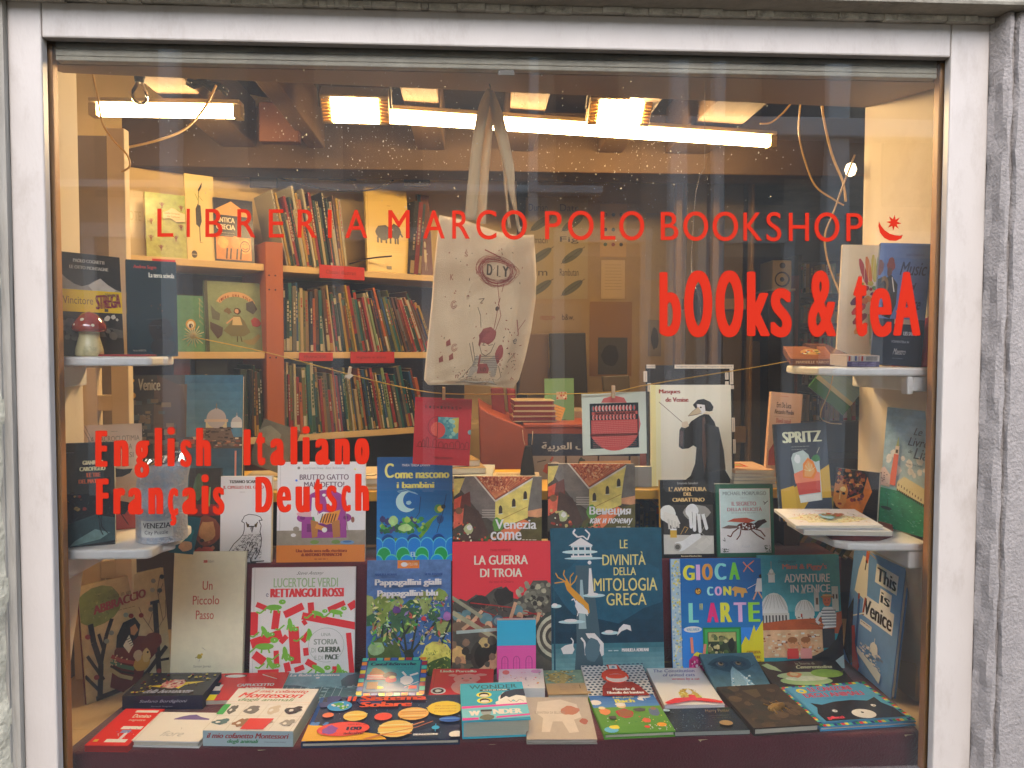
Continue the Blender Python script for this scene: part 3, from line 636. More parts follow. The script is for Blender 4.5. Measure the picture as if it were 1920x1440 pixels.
# dust and dried drops on the pane, near the lamps
g = G(); r = random.Random(11)
for i in range(1100):
    bx_, by_ = r.choice([(640, 250), (700, 320), (1160, 260), (1080, 330), (1250, 300), (800, 230), (330, 230)]); x = r.gauss(bx_, 110); y = r.gauss(by_, 60)
    if not (130 < x < 1600 and 110 < y < 520): continue
    s_ = abs(r.gauss(0, .8))*.00055+.00028; p = at(x, y, .0062); k_ = 5
    g.face([(p.x+s_*math.cos(6.28*k/k_)*r.uniform(.7, 1.2), .0062, p.z+s_*math.sin(6.28*k/k_)*r.uniform(.8, 1.5)) for k in range(k_)])
dm = bpy.data.materials.new('dust_and_dried_drops'); dm.use_nodes = True; dn = dm.node_tree.nodes; dn.clear()
d1 = dn.new('ShaderNodeBsdfTranslucent'); d1.inputs[0].default_value = (.8, .78, .7, 1); d2 = dn.new('ShaderNodeBsdfTransparent'); dx_ = dn.new('ShaderNodeMixShader'); dx_.inputs[0].default_value = .6
do = dn.new('ShaderNodeOutputMaterial'); dm.node_tree.links.new(d2.outputs[0], dx_.inputs[1]); dm.node_tree.links.new(d1.outputs[0], dx_.inputs[2]); dm.node_tree.links.new(dx_.outputs[0], do.inputs[0])
g.build('dust_specks', dm, kind='stuff', label='dust and dried drops on the window pane', cat='dust')
# ------------------------------------------------------------------ bookcase contents
SPC = {'dark green': '#21402e', 'teal': '#1f6a72', 'navy blue': '#1d2c4a', 'cream': '#c9b68a', 'orange': '#c96a24', 'red': '#a12520', 'olive': '#7a7a3a', 'brown': '#6b4426', 'black': '#191715',
       'grey': '#77736a', 'yellow': '#c9a53a', 'white': '#cfc9b4', 'pale green': '#8fa878', 'maroon': '#5a1a22', 'blue': '#2a5c96', 'tan': '#a98650'}
ORD = lambda n: str(n)+('th' if 10 <= n % 100 <= 20 else {1: 'st', 2: 'nd', 3: 'rd'}.get(n % 10, 'th'))
def spine_book(M, label, s, z, th, ht, dp, lean, col, col2, group, marks=True):
    """small shelf book seen by its spine: board shell, page block and spine print in one mesh"""
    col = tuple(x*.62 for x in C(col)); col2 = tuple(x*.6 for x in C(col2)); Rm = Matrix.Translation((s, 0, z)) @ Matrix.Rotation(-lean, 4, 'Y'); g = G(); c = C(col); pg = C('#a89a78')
    g.box(0, th, 0, dp, 0, ht, c); g.box(th*.12, th*.88, .004, dp, ht, ht+.0006, pg)
    if marks and th > .004:
        r = random.Random(int(s*9973)); k = r.random(); c2 = C(col2)
        y = -.0003
        if k < .82:
            a = r.uniform(.3, .7)*ht; b = a+r.uniform(.15, .45)*ht; b = min(b, ht*.97)
            zz = a
            while zz < b: q = r.uniform(.006, .018); g.box(th*.3, th*.7, y, 0.0002, zz, zz+q*.7, c2); zz += q
        if k > .4: g.box(th*.02, th*.98, y, .0002, .004, ht*r.uniform(.06, .3), c2)
        if k > .75: g.box(th*.02, th*.98, y, .0002, ht*.86, ht*.97, c2)
    o = g.build('book', PM(), label=label, cat='book', group=group); o.matrix_world = M @ Rm; return o
def fill(M, s0, s1, z, hlo, hhi, lean0, lean1, seed, place, group, cols, tlo=.004, thi=.016, flip=1, y0=.0, start=1, clear=.30):
    r = random.Random(seed); s = s0; n = start; seen = {}; last = None
    while s < s1:
        f = (s-s0)/(s1-s0); th = r.uniform(tlo, thi); ht = min(r.uniform(hlo, hhi)*(1 if r.random() < .8 else .82), clear); lean = math.radians(lean0+(lean1-lean0)*f+r.uniform(-.6, .6))
        cn = r.choice(cols)
        while cn == last: cn = r.choice(cols)
        last = cn; c2 = r.choice(['#d8cba0', '#e0d8c0', '#b8402c', '#20343c', '#c79a3c', '#3d6a52'])
        kind = ('tall ' if ht > (hlo+hhi)/2*1.02 else 'low ' if ht < hlo else '')+('thick ' if th > .0095 else 'thin ' if th < .006 else '')
        lb = f'{kind}{cn} spine, {ORD(n)} book {place}'
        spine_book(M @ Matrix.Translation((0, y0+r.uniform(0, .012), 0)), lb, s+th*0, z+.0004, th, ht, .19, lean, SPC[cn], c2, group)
        s += (th+.0007)/math.cos(lean); n += 1
    return n
allc = ['dark green', 'teal', 'navy blue', 'cream', 'orange', 'red', 'olive', 'brown', 'black', 'grey', 'white', 'pale green', 'tan', 'blue', 'yellow']
# top shelf block between the post and the big cover
sA0, _ = onB(540, 500); sA1, _ = onB(650, 505)
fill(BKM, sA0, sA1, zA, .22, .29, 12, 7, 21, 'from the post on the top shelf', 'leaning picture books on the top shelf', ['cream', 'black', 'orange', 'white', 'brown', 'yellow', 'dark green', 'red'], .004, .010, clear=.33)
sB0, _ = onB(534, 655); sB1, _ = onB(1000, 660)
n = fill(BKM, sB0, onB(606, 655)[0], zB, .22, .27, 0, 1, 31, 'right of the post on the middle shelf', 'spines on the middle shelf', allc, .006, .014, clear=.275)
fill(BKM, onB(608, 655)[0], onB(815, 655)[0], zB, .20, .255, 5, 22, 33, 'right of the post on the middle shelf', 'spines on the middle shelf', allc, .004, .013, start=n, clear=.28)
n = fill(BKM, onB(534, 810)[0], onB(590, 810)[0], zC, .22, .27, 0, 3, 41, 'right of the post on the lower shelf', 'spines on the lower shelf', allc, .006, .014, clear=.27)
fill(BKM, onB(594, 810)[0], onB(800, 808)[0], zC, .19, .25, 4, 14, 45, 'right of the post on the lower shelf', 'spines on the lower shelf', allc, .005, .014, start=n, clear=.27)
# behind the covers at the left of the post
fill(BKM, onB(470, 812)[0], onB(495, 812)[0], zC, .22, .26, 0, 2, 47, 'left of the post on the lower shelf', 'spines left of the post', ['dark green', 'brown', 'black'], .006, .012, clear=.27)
# red shelf labels
for i, (px0, py0, px1, py1, tx, lb) in enumerate(((598, 502, 682, 521, 'Classici illustrati', 'red paper shelf label under the top shelf of spines'), (560, 661, 623, 677, 'FRANCESE', 'small red paper label left on the middle shelf edge'),
        (656, 660, 738, 681, 'Inglese e altro', 'larger red paper label right on the middle shelf edge'), (285, 488, 328, 506, 'Novità', 'red paper label on the shelf under the green cactus book'))):
    s0, z0 = onB(px0, py1); s1, z1 = onB(px1, py0)
    g = G(); w_, h_ = s1-s0, z1-z0; A = Art(w_, h_); A.T(tx, 14, 35, 80, 65, '#5a1410'); g.box(0, w_, -h_/2, h_/2, -.0015, 0, C('#b8271e')); A.emit(g, lambda x, y, z: (x/100*w_, h_*(.5-y/100), z))
    o = g.build('shelf_label', PM(), label=lb, cat='label'); o.matrix_world = BKM @ Matrix.Translation((s0, -.006, (z0+z1)/2)) @ Matrix.Rotation(math.pi/2, 4, 'X')
def onshelf(label, px, t, art, bg, back=.03, lean=6, z=None, **kw):
    """book with its cover to the room, standing on a board of the angled bookcase"""
    BL, BR, TR, TL = px; P = P0-NB*back
    a = on(*BL, P, NB); b = on(*BR, P, NB)
    if z is not None: a.z = b.z = z+.0006
    U = b-a; w_ = U.length; U.normalize(); Nh = U.cross(Vector((0, 0, 1))).normalized(); l = math.radians(lean)
    V0 = Vector((0, 0, 1))*math.cos(l)-Nh*math.sin(l); N = U.cross(V0).normalized(); V = N.cross(U).normalized()
    h_ = ((on(*TL, a, N)-a).dot(V)+(on(*TR, a, N)-a).dot(V))/2
    return make_book('book', label, frame(a, U, V), w_, h_, t, art, bg, **kw)
# ================================================================== the standing books
GN = 1.38
def small(A, y, c, x0=20, x1=80, n=1, dy=4, w=.9): A.lines(x0, y, x1, n, dy, c, w)
# --- back row on the step -------------------------------------------------------------
def a_owl(A):
    A.T('TIZIANO SCARPA', 24, 4.5, 80, 8, '#4a4644', b=.5).T('IL CIPIGLIO DEL GUFO', 14, 11, 86, 14.5, '#b04a48', b=.3); small(A, 18, '#999', 43, 53)
    k = '#26262a'
    def c(pts, w=1.1): A.L(pts, w, k)
    A.B(62, 60, 15, 9, '#e9ebe8', .05); A.P([(50, 66), (76, 64), (84, 80), (78, 94), (66, 97), (48, 90), (30, 92), (12, 100), (28, 84), (44, 74)], '#e9ebe8')
    c([(50, 49), (52, 46), (60, 44), (72, 45), (80, 47), (84, 51)]); c([(50, 49), (47, 52), (52, 54), (52, 62), (50, 67), (44, 72), (34, 78), (24, 88), (14, 97)], 1.3)
    c([(84, 51), (78, 51), (82, 57), (80, 64), (83, 72), (82, 80), (78, 90), (72, 96)], 1.3); c([(55, 53), (60, 58), (66, 58), (70, 58), (76, 53)], 1.8)
    A.P([(55, 54), (61, 55.5), (60, 59), (57, 59)], '#6a5a44').P([(70, 55.5), (76, 54), (74, 59), (71, 59)], '#6a5a44').O(59, 57, 1.1, k).O(72, 57, 1.1, k)
    A.P([(64, 58), (68, 58), (66, 64)], '#55514a'); c([(62, 58), (66, 65), (69, 58)], .8)
    r = A.r
    for _ in range(120):
        y = r.uniform(66, 95); x0_ = 50-(y-66)*1.0; x = r.uniform(x0_, 80); c([(x, y), (x+r.uniform(1, 3), y+r.uniform(.6, 2)), (x+r.uniform(3, 5), y-.3)], .55)
    for _ in range(46):
        x, y = r.uniform(56, 78), r.uniform(74, 95); c([(x, y), (x-r.uniform(0, 3), y+r.uniform(2, 4))], 1.0)
    A.L([(60, 93), (58, 99), (76, 99)], 2.2, k).L([(66, 94), (66, 98), (90, 97)], 1.8, k)
stand('white book with a frowning owl drawn in black ink', [(402, 1052), (508, 1054), (514, 893), (404, 893)], .014, a_owl, '#dfe1dc', z=ZST, Y=(.427, .427), lean=5, hard=False, gain=GN)
def a_toon(A):
    A.al = .4; A.R(0, 0, 100, 100, '#33302a').R(0, 38, 100, 50, '#7a2a2c').B(60, 66, 40, 16, '#8a4a34').B(60, 66, 27, 11, '#c9925a').B(30, 20, 16, 14, '#4a6a4a').L([(46, 22), (44, 40)], 5, '#7fa05c').L([(66, 20), (64, 40)], 5, '#7fa05c').B(60, 90, 40, 8, '#c0503c').S(16, 5, 74, 95, 98, ['#b86a4a', '#d8c8a0', '#3a3028'], 3, 8)
stand('dark cartoon book half hidden behind the owl book', [(352, 1056), (412, 1056), (412, 878), (364, 878)], .012, a_toon, '#2d4a58', z=ZST, Y=(.427, .427), lean=5, spine='#3b5a6a')
def a_teal(A): A.al = .5; A.B(40, 50, 45, 30, '#2a7a86').B(60, 80, 30, 14, '#c9a27a').B(30, 25, 20, 12, '#1d4a5a')
stand('teal picture book low behind the silver tube', [(318, 1036), (362, 1040), (366, 965), (322, 970)], .01, a_teal, '#2b6070', Y=(.33, .36), lean=4)
def a_brutto(A):
    A.T('Luca Ernesti Dinozi · illustr. Barbieramo', 29, 5, 76, 7.3, '#8a8a90').O(24, 6, 1.6, '#777').O(88, 7.5, 1.2, '#cc8')
    A.T('BRUTTO GATTO', 25, 12.5, 81, 18, '#6f5f6a', b=.25).T('MALEDETTO!', 30, 20, 76, 25.5, '#6f5f6a', b=.25).O(21.5, 18.5, 1.3, '#47c')
    A.al = .6; A.R(0, 68.5, 100, 84, '#8d8678'); A.al = 1
    A.R(0, 83, 100, 100, '#ec7b2f')
    p, p2 = '#8f3f86', '#6f2d6c'
    A.E(55, 42, 24, 14, p, n=24).R(32, 44, 78, 66, p).R(28, 56, 79, 76, p).R(34, 62, 72, 70, p2).E(29, 56, 6.5, 4.2, p).E(78, 56, 6.5, 4.2, p).E(29, 56, 3, 2, p2).E(78, 56, 3, 2, p2)
    A.E(35, 52, 13, 3, '#c9a0a4').R(40, 36, 46, 60, '#4b8a4b').L([(43, 36), (42, 55)], 7, '#e9e6df')
    A.P([(42, 55), (52, 50), (70, 52), (66, 62), (44, 61)], '#efe9dd').P([(48, 60), (54, 52), (72, 48), (68, 60), (56, 63)], '#d98a3c')
    for i in range(6): A.L([(52+3*i, 52), (49+3*i, 61)], 1.2, '#4a2c18')
    A.P([(38, 58), (47, 60), (46, 75), (40, 76)], '#a9703c').P([(62, 60), (71, 58), (72, 75), (64, 76)], '#a9703c').L([(44, 64), (56, 68)], 5, '#d98a3c').E(54, 68, 3, 2.5, '#f0e8dc')
    A.L([(58, 42), (56, 35)], 3, '#efe9dd').S(5, 53, 32, 62, 38, ['#efe9dd'], 1, 2).E(60, 41, 3, 3, '#efe9dd')
    A.E(43, 80, 5, 2, '#6f8a4a').E(67, 80, 5, 2, '#6f8a4a').E(80, 80.5, 8, 2, '#6a8fb4').E(80, 79.8, 5, 1, '#4a6a94').E(22, 67, 3.5, 2.6, '#8c857a').E(19, 73, 3, 1.8, '#d8dce0').E(86, 58, 2, 3, '#8a5a4c').L([(78, 52), (80, 66), (83, 76)], .7, '#8a8070')
    A.T('Una favola nera nella riscrittura', 22, 87, 80, 90, '#8c3a1c', b=.3).T('di ANTONIO PENNACCHI', 28, 91, 74, 94, '#8c3a1c', b=.4); small(A, 96.5, '#a04a20', 43, 58)
stand('white book of a cat lounging in a purple armchair with an orange lower band', [(518, 1060), (684, 1062), (689, 866), (525, 866)], .010, a_brutto, '#e6e7ea', z=ZST, Y=(.427, .427), lean=6, hard=True, gain=GN)
def a_come(A):
    A.V(0, 0, 100, 100, '#14508c', '#2a93e0', 16)
    A.T('MARIA TERESA ZANNIN', 33, 6.5, 70, 9, '#cfe0ee').T('C', 10, 6, 22, 20, '#e2e87c', b=.7).T('ome nascono', 23, 15, 96, 20.5, '#dfe46e', b=.8).T('i bambini', 26, 24, 76, 30, '#dfe46e', b=.8)
    A.O(39, 43, 14, '#a9d2f2', 24).O(46, 41.5, 11.5, '#1c62a6', 24).L([(27, 33), (38, 31.5), (52, 35)], .6, '#8fc2e8').L([(28, 34), (40, 33), (54, 36)], .5, '#8fc2e8').B(42, 44, 3.5, 2, '#8fc0ea')
    A.al = .3
    A.P([(4, 60), (12, 68), (18, 76), (30, 79), (48, 79), (58, 74), (64, 64), (76, 57), (82, 56), (74, 62), (68, 70), (60, 77), (50, 82), (24, 82), (14, 76)], '#5c8f2c').S(60, 6, 59, 62, 72, ['#2f7a3c', '#4c9a3c', '#88b04c', '#1f5a3a', '#3a3a6a'], 2, 5)
    A.B(22, 61, 6, 4.5, '#9abf7c').B(38, 68, 9, 3.5, '#a7cc84').O(82, 50, 6, '#4a8a4a').O(84, 50, 4, '#c9b43c').O(88, 48, 3, '#1d3a4a').B(84, 60, 5, 4, '#224a7c')
    A.al = 1; A.L([(92, 36), (88, 52), (72, 92)], .7, '#1b2a44').L([(58, 38), (56, 54), (50, 60)], .7, '#1b2a44')
    for row, (y, c1, c2, n, off) in enumerate(((76, '#0c3f7c', '#1f6ab4', 3, 15), (80, '#1877c8', '#49b4ea', 6, 0), (89, '#1f9a4c', '#5ac8c0', 4, 10), (96, '#1a8fd0', '#52c8a0', 5, 0))):
        for i in range(n+1):
            x = off+i*100/n; q = [(x-9, 101)]+[(x+9*math.cos(math.radians(180-a)), y+4+(-7)*math.sin(math.radians(a))) for a in range(0, 181, 20)]+[(x+9, 101)]
            A.P(q, c2); A.P([(px_*.94+x*.06, py_+1) for px_, py_ in q], c1)
    A.T('EL', 45, 91, 53, 95.5, '#a8d8f0', b=.4)
stand('deep blue book of a moon and a green boat with yellow lettering', [(706, 1056), (848, 1056), (851, 857), (710, 857)], .011, a_come, '#1a5c9e', z=ZST, Y=(.427, .427), lean=6, gain=GN)
def a_venezia(l1, l2, it):
    def f(A):
        A.al = .35
        A.R(0, 0, 100, 100, '#4a4238').P([(12, 0), (24, 0), (47, 36), (47, 68), (30, 55), (8, 20)], '#77706a').P([(0, 4), (12, 3), (6, 24), (0, 30)], '#d9bf6a').P([(25, 0), (90, 0), (47, 34)], '#a8563a')
        for i in range(12): A.L([(28+5*i, 0), (47, 32)], .5, '#d08a5a'); 
        A.S(90, 30, 0, 82, 8, ['#c87a4c', '#8c3c2c', '#d89a6c', '#b0603c'], .6, 1.4).S(50, 38, 8, 62, 22, ['#c87a4c', '#8c3c2c', '#d89a6c'], .6, 1.4)
        A.P([(47, 36), (90, 2), (86, 44), (84, 60), (47, 78)], '#dcc06a').L([(22, -2), (47, 36), (92, 1)], 1.8, '#c9c0b0').P([(90, 0), (100, 0), (100, 46), (84, 50), (87, 20)], '#6a665f').L([(48, 66), (84, 44)], .9, '#a88c44')
        for x, y in ((53, 48), (68, 38), (81, 27)): A.E(x, y, 2.1, 6, '#3c342c').R(x-2.1, y, x+2.1, y+6, '#3c342c'); A.L([(x-2.8, y+7), (x+2.8, y+6)], .9, '#efe0b0')
        A.P([(0, 34), (18, 22), (20, 52), (10, 60), (0, 52)], '#6a3a30').P([(0, 34), (9, 28), (7, 46), (0, 48)], '#d0583c').P([(0, 52), (12, 46), (14, 66), (0, 76)], '#d8644a').E(6, 50, 4, 5, '#7d5a3c').P([(12, 40), (28, 50), (34, 66), (40, 84), (24, 98), (8, 92), (10, 70)], '#4c3a30')
        A.S(26, 0, 66, 26, 100, ['#e8d8b0', '#8a3a2c', '#2f4a2c', '#b8a868', '#d0603c'], .8, 2).B(17, 76, 5, 8, '#a9b080').B(18, 74, 3, 4, '#efe8c8')
        A.P([(84, 50), (100, 46), (100, 60), (84, 58)], '#c08a64').P([(40, 84), (52, 72), (100, 58), (100, 100), (36, 100)], '#56502c').B(50, 70, 6, 10, '#5a8a3c').P([(54, 78), (80, 62), (86, 66), (60, 96), (50, 100)], '#d2744a').S(40, 26, 88, 60, 100, ['#c04a34', '#3c5a2c', '#d88a5c', '#2c2c1c'], .8, 2.2)
        A.al = 1
        for i in range(4): A.R(32, 48+i*3.4, 47, 49.6+i*3.4, '#a9a196')
        if it: A.T(l1, 47, 62, 95, 76, '#f2efe8', b=.5).T(l2, 47, 79, 95, 89, '#f2efe8', it=2, b=.25)
        else: A.T(l1, 47, 62, 94, 76, '#f2efe8', b=.4).T(l2, 42, 80, 77, 92, '#f2efe8', b=.4)
        small(A, 91, '#c9c0a8', 78, 94)
    return f
stand('landscape softcover book titled Venezia come with yellow houses', [(850, 1022), (1015, 1022), (1013, 893), (850, 893)], .014, a_venezia('Venezia', 'come', 0), '#5a5044', Y=(.436, .436), lean=5, hard=False, gain=GN)
stand('softcover book of the same yellow houses titled in Cyrillic letters', [(1027, 998), (1190, 998), (1192, 870), (1028, 869)], .014, a_venezia('Венеция', 'как и почему', 1), '#5a5044', Y=(.436, .436), lean=5, hard=False, gain=GN)
def a_ciab(A):
    A.T('Emanuela Salvadori', 32, 2.5, 70, 5.5, '#a8a49c').T("L' AVVENTURA", 16, 9, 86, 14.5, '#c9a870', b=.6).T('DEL', 43, 16, 59, 20.5, '#c9a870', b=.6).T('CIABATTINO', 22, 23, 82, 28, '#c9a870', b=.6)
    A.al = .5; A.R(5, 32, 97, 95, '#35322e'); A.al = .8
    A.P([(5, 70), (97, 72), (97, 95), (5, 95)], '#b9b5ab').B(13, 43, 15, 11, '#d6d2c8', .06).P([(5, 40), (30, 46), (36, 56), (26, 62), (5, 52)], '#ccc8be')
    for i in range(4): A.L([(14+6*i, 50+1.5*i), (16+5.5*i, 63-.5*i)], 3.6, '#bdb9af')
    A.B(66, 42, 26, 10, '#8d8a82', .08); A.B(58, 40, 12, 9, '#dcd8ce', .05)
    for x0, y0, x1, y1 in ((54, 40, 56, 60), (62, 42, 62, 64), (70, 44, 72, 66), (78, 44, 84, 62)): A.L([(x0, y0), (x1, y1)], 6, '#dad6cc').E(x1, y1, 3, 2.6, '#efece4'); A.L([(x0+4, y0+1), (x1+4, y1)], .8, '#55524c')
    A.R(17, 64, 29, 74, '#c19a3c').R(17, 62.5, 29, 64.5, '#e0dccf').L([(36, 70), (44, 60), (50, 62), (44, 68)], 1, '#b8904a')
    A.P([(26, 80), (40, 78), (56, 70), (72, 69), (74, 74), (58, 82), (42, 90), (34, 92), (24, 88)], '#d8d5cc').E(30, 86, 7, 5, '#9c988e').E(30, 86, 4.6, 3.2, '#55524a').P([(62, 86), (84, 74), (96, 72), (92, 82), (76, 92)], '#c2beb4').L([(80, 60), (74, 68), (90, 78)], .7, '#a9a59a')
    A.al = 1; A.T('Illustrazioni di Maria Rosa Dalesa', 36, 96.7, 74, 98.5, '#b9a888', b=.2)
stand('black book of a cobbler with engraved hands and gold title letters', [(1240, 1053), (1342, 1051), (1336, 898), (1234, 902)], .016, a_ciab, '#141310', z=ZST, Y=(.427, .427), lean=7, spine='#b08f3c', gain=GN)
def a_segr(A):
    A.R(1, 1, 99, 99, '#1f5a44').R(6, 6, 94, 94, '#dfe6e2'); A.al = .75; A.R(7.5, 7, 92.5, 93, '#b9d3dc'); A.al = .8; A.R(7.5, 60, 92.5, 93, '#cfe2e8'); A.al = 1
    A.T('MICHAEL MORPURGO', 12, 10, 88, 15, '#7b8d92', b=.2).T('Il barone', 42, 17.5, 55, 19.5, '#98a4a6').T('IL SEGRETO', 27, 24, 70, 29.5, '#a6707a', b=.25).T('DELLA FELICITÀ', 19, 31, 80, 37, '#a6707a', b=.25); small(A, 39, '#8a9498', 26, 70)
    d = '#5a2c20'
    A.E(52, 58, 17, 5.5, d).P([(62, 56), (72, 50), (84, 48), (88, 52), (80, 55), (70, 62)], '#3a2a26').P([(68, 50), (52, 46), (30, 47), (18, 51), (36, 52), (56, 53)], '#b0523c').P([(36, 57), (20, 56), (8, 60), (22, 61), (38, 60)], '#6a5a54')
    for p in ([(38, 60), (28, 66), (24, 72), (18, 70)], [(42, 62), (40, 70), (34, 76)], [(64, 61), (76, 64), (84, 72)], [(60, 63), (70, 70), (82, 76)]): A.L(p, 2, d)
    A.S(20, 38, 54, 66, 62, ['#e8e0d8'], .7, 1.6).L([(82, 24), (86, 26), (90, 23)], 1, '#222').L([(86, 26), (83, 28)], 1, '#222').L([(10, 76), (14, 78), (13, 73)], 1, '#222')
    A.S(30, 8, 88, 20, 93, ['#3a4a3c', '#5c6c54'], .8, 2, 'leaf').S(30, 82, 84, 92, 93, ['#3a4a3c', '#5c6c54'], .8, 2, 'leaf').T('Rizzoli', 42, 83, 56, 86.5, '#b7bcc0')
stand('green framed book of a galloping spotted horse', [(1345, 1046), (1453, 1044), (1447, 908), (1338, 908)], .012, a_segr, '#1c5440', z=ZST, Y=(.427, .427), lean=7, gain=GN)
# --- front row of standing books ------------------------------------------------------
def a_luc(A):
    A.T('Steve Antony', 42, 3.5, 67, 7.5, '#5f6660', it=3).T('LUCERTOLE VERDI', 21, 9.5, 83, 18, '#8fae84', b=.2).T('e', 14, 23, 16.5, 26.5, '#667').T('RETTANGOLI ROSSI', 18, 19, 89, 27, '#d2343a', b=.75)
    rd = '#cf2f36'; gr = '#6fae3c'
    def bar(x0, y0, x1, y1, w): A.L([(x0, y0), (x1, y1)], w, rd)
    for b in ((5, 33, 15, 37, 5), (3, 40, 3, 61, 8), (25, 39, 23, 56, 7), (32, 43, 50, 35, 7), (57, 32, 58, 42, 6), (74, 39, 90, 32.5, 5), (94, 37, 101, 33, 7), (49, 44, 101, 54, 7), (1, 69, 30, 60, 9), (41, 54, 44, 87, 10), (50, 48, 53, 52, 4), (29, 68, 35, 62, 5),
              (50, 67, 57, 59, 6), (53, 73, 54, 80, 5), (4, 78, 14, 85, 8), (25, 75, 26, 90, 5), (35, 86, 37, 94, 6), (43, 93, 52, 90, 5), (54, 85, 63, 90, 6), (94, 60, 98, 98, 5), (82, 90, 82, 100, 6), (8, 95, 28, 94.5, 6)): bar(*b)
    for x, y, r_, s in ((22, 36, 0, 1.3), (64, 42, 20, 1), (82, 41, 10, 1.1), (38, 52, 80, 1.1), (14, 58, 60, 1.1), (14, 71, 0, 1.5), (34, 78, 80, 1.2), (57, 62, 80, 1.2), (66, 92, 30, 1.2), (86, 93, 70, 1), (20, 86, 60, 1.1)):
        A.E(x, y, 6*s, 2.0*s, gr, rot=r_, n=12); a = math.radians(r_-30); hx, hy = x+7*s*math.cos(a), y+6*s*math.sin(a); A.E(hx, hy-1, 2.6*s, 1.7*s, gr).L([(x-5*s, y), (x-10*s, y+4*s), (x-13*s, y+3*s)], 1.5, gr).L([(x-2, y), (x-3, y+4*s)], 1.6, gr).L([(x+3, y), (x+5, y+4*s)], 1.6, gr).O(hx+.5, hy-1.2, .5, '#fff')
    A.E(73, 70.5, 17.2, 15.6, '#9aa49a', n=26).E(73, 70.5, 16.8, 15.2, '#e4e8e6', n=26).P([(76, 84), (82, 84), (84, 89)], '#e4e8e6')
    A.T('UNA', 68, 59.5, 77, 62.5, '#7f8a80').T('STORIA', 61, 65, 84, 70, '#7f8a80', b=.3).T('DI', 59, 73, 63, 77, '#8a958a').T('GUERRA', 65, 72, 87, 77, '#4f5a50', b=.45).T('E DI', 62, 80, 70, 83.5, '#8a958a').T('PACE', 72, 79, 85, 83.5, '#4f5a50', b=.45)
    A.T('zoo', 42, 97, 49, 99, '#c33', b=.4).T('libri', 50, 96.6, 57, 99, '#666')
stand('white book of green lizards among red rectangles', [(467, 1266), (664, 1266), (673, 1064), (482, 1064)], .009, a_luc, '#e4e8e8', z=ZTAB, Y=(.366, .366), lean=8, gain=GN)
def a_pap(A):
    A.al = .25
    A.V(0, 0, 100, 100, '#6288c0', '#3a6cb4', 8)
    A.R(36, 0, 62, 7, '#e07a34'); A.al = 1; A.T('BATTELLO A VAPORE', 48, 2.2, 60, 4.6, '#f6d8b0').E(44, 3.6, 4, 2, '#f2ece0')
    A.al = .2
    A.S(26, 0, 30, 100, 62, ['#5c7c3c', '#7c9444', '#3c6444', '#8c9c5c'], 6, 13)
    for x, y, l, a in ((12, 92, 46, -1.2), (24, 88, 44, -.9), (50, 92, 46, -1.75), (50, 92, 46, -1.35), (54, 80, 40, -.8), (16, 96, 44, -1.5), (52, 88, 40, -2.2), (90, 70, 36, -1.1)):
        A.L([(x, y), (x+math.cos(a)*l, y+math.sin(a)*l*.9)], 2.6, '#2c3a34')
    A.S(70, 0, 60, 45, 100, ['#5c7448', '#c9b44c', '#34503c', '#3a5aa0', '#7c8c3c'], 2, 5, 'l')
    A.B(22, 80, 22, 14, '#4c6434').B(12, 76, 9, 6, '#8cac7c').P([(44, 100), (46, 78), (54, 76), (62, 100)], '#2c3c30').B(82, 86, 20, 14, '#c9c860', .2).B(90, 94, 18, 10, '#43602c').S(60, 62, 78, 100, 96, ['#e0d870', '#a9ac40', '#5c7c30'], 1.5, 4, 'l')
    A.S(150, 6, 30, 98, 74, ['#4f9a4c', '#8fc05c', '#b8a868', '#8f7fae', '#3c6a9c', '#a0b8a0', '#d8d088', '#2c4a34', '#b05a4c'], 2, 4.4, 'leaf')
    A.S(130, 6, 30, 98, 74, ['#2a4434', '#d8dcb0', '#5a4a8a', '#1f3444'], 1.5, 3.4, 'l'); A.B(36, 42, 5, 3, '#5a3a78').B(96, 48, 5, 4, '#a070b0').B(68, 50, 3, 2, '#b03a3c')
    A.al = 1; A.T('MANUELA MONARI', 10, 10.5, 36, 12.5, '#2f4f86', b=.2).T('SILVIA BONANNI', 69, 10.5, 90, 12.5, '#2f4f86', b=.2).T('Pappagallini gialli', 10, 15.5, 89, 22.5, '#f1f3f6', b=.7).T('Pappagallini blu', 13, 25, 85, 32, '#f1f3f6', b=.7)
stand('blue book of parrots in leafy trees with white title letters', [(686, 1264), (845, 1264), (849, 1051), (689, 1050)], .008, a_pap, '#5c84bc', z=ZTAB, Y=(.366, .366), lean=8, gain=GN)
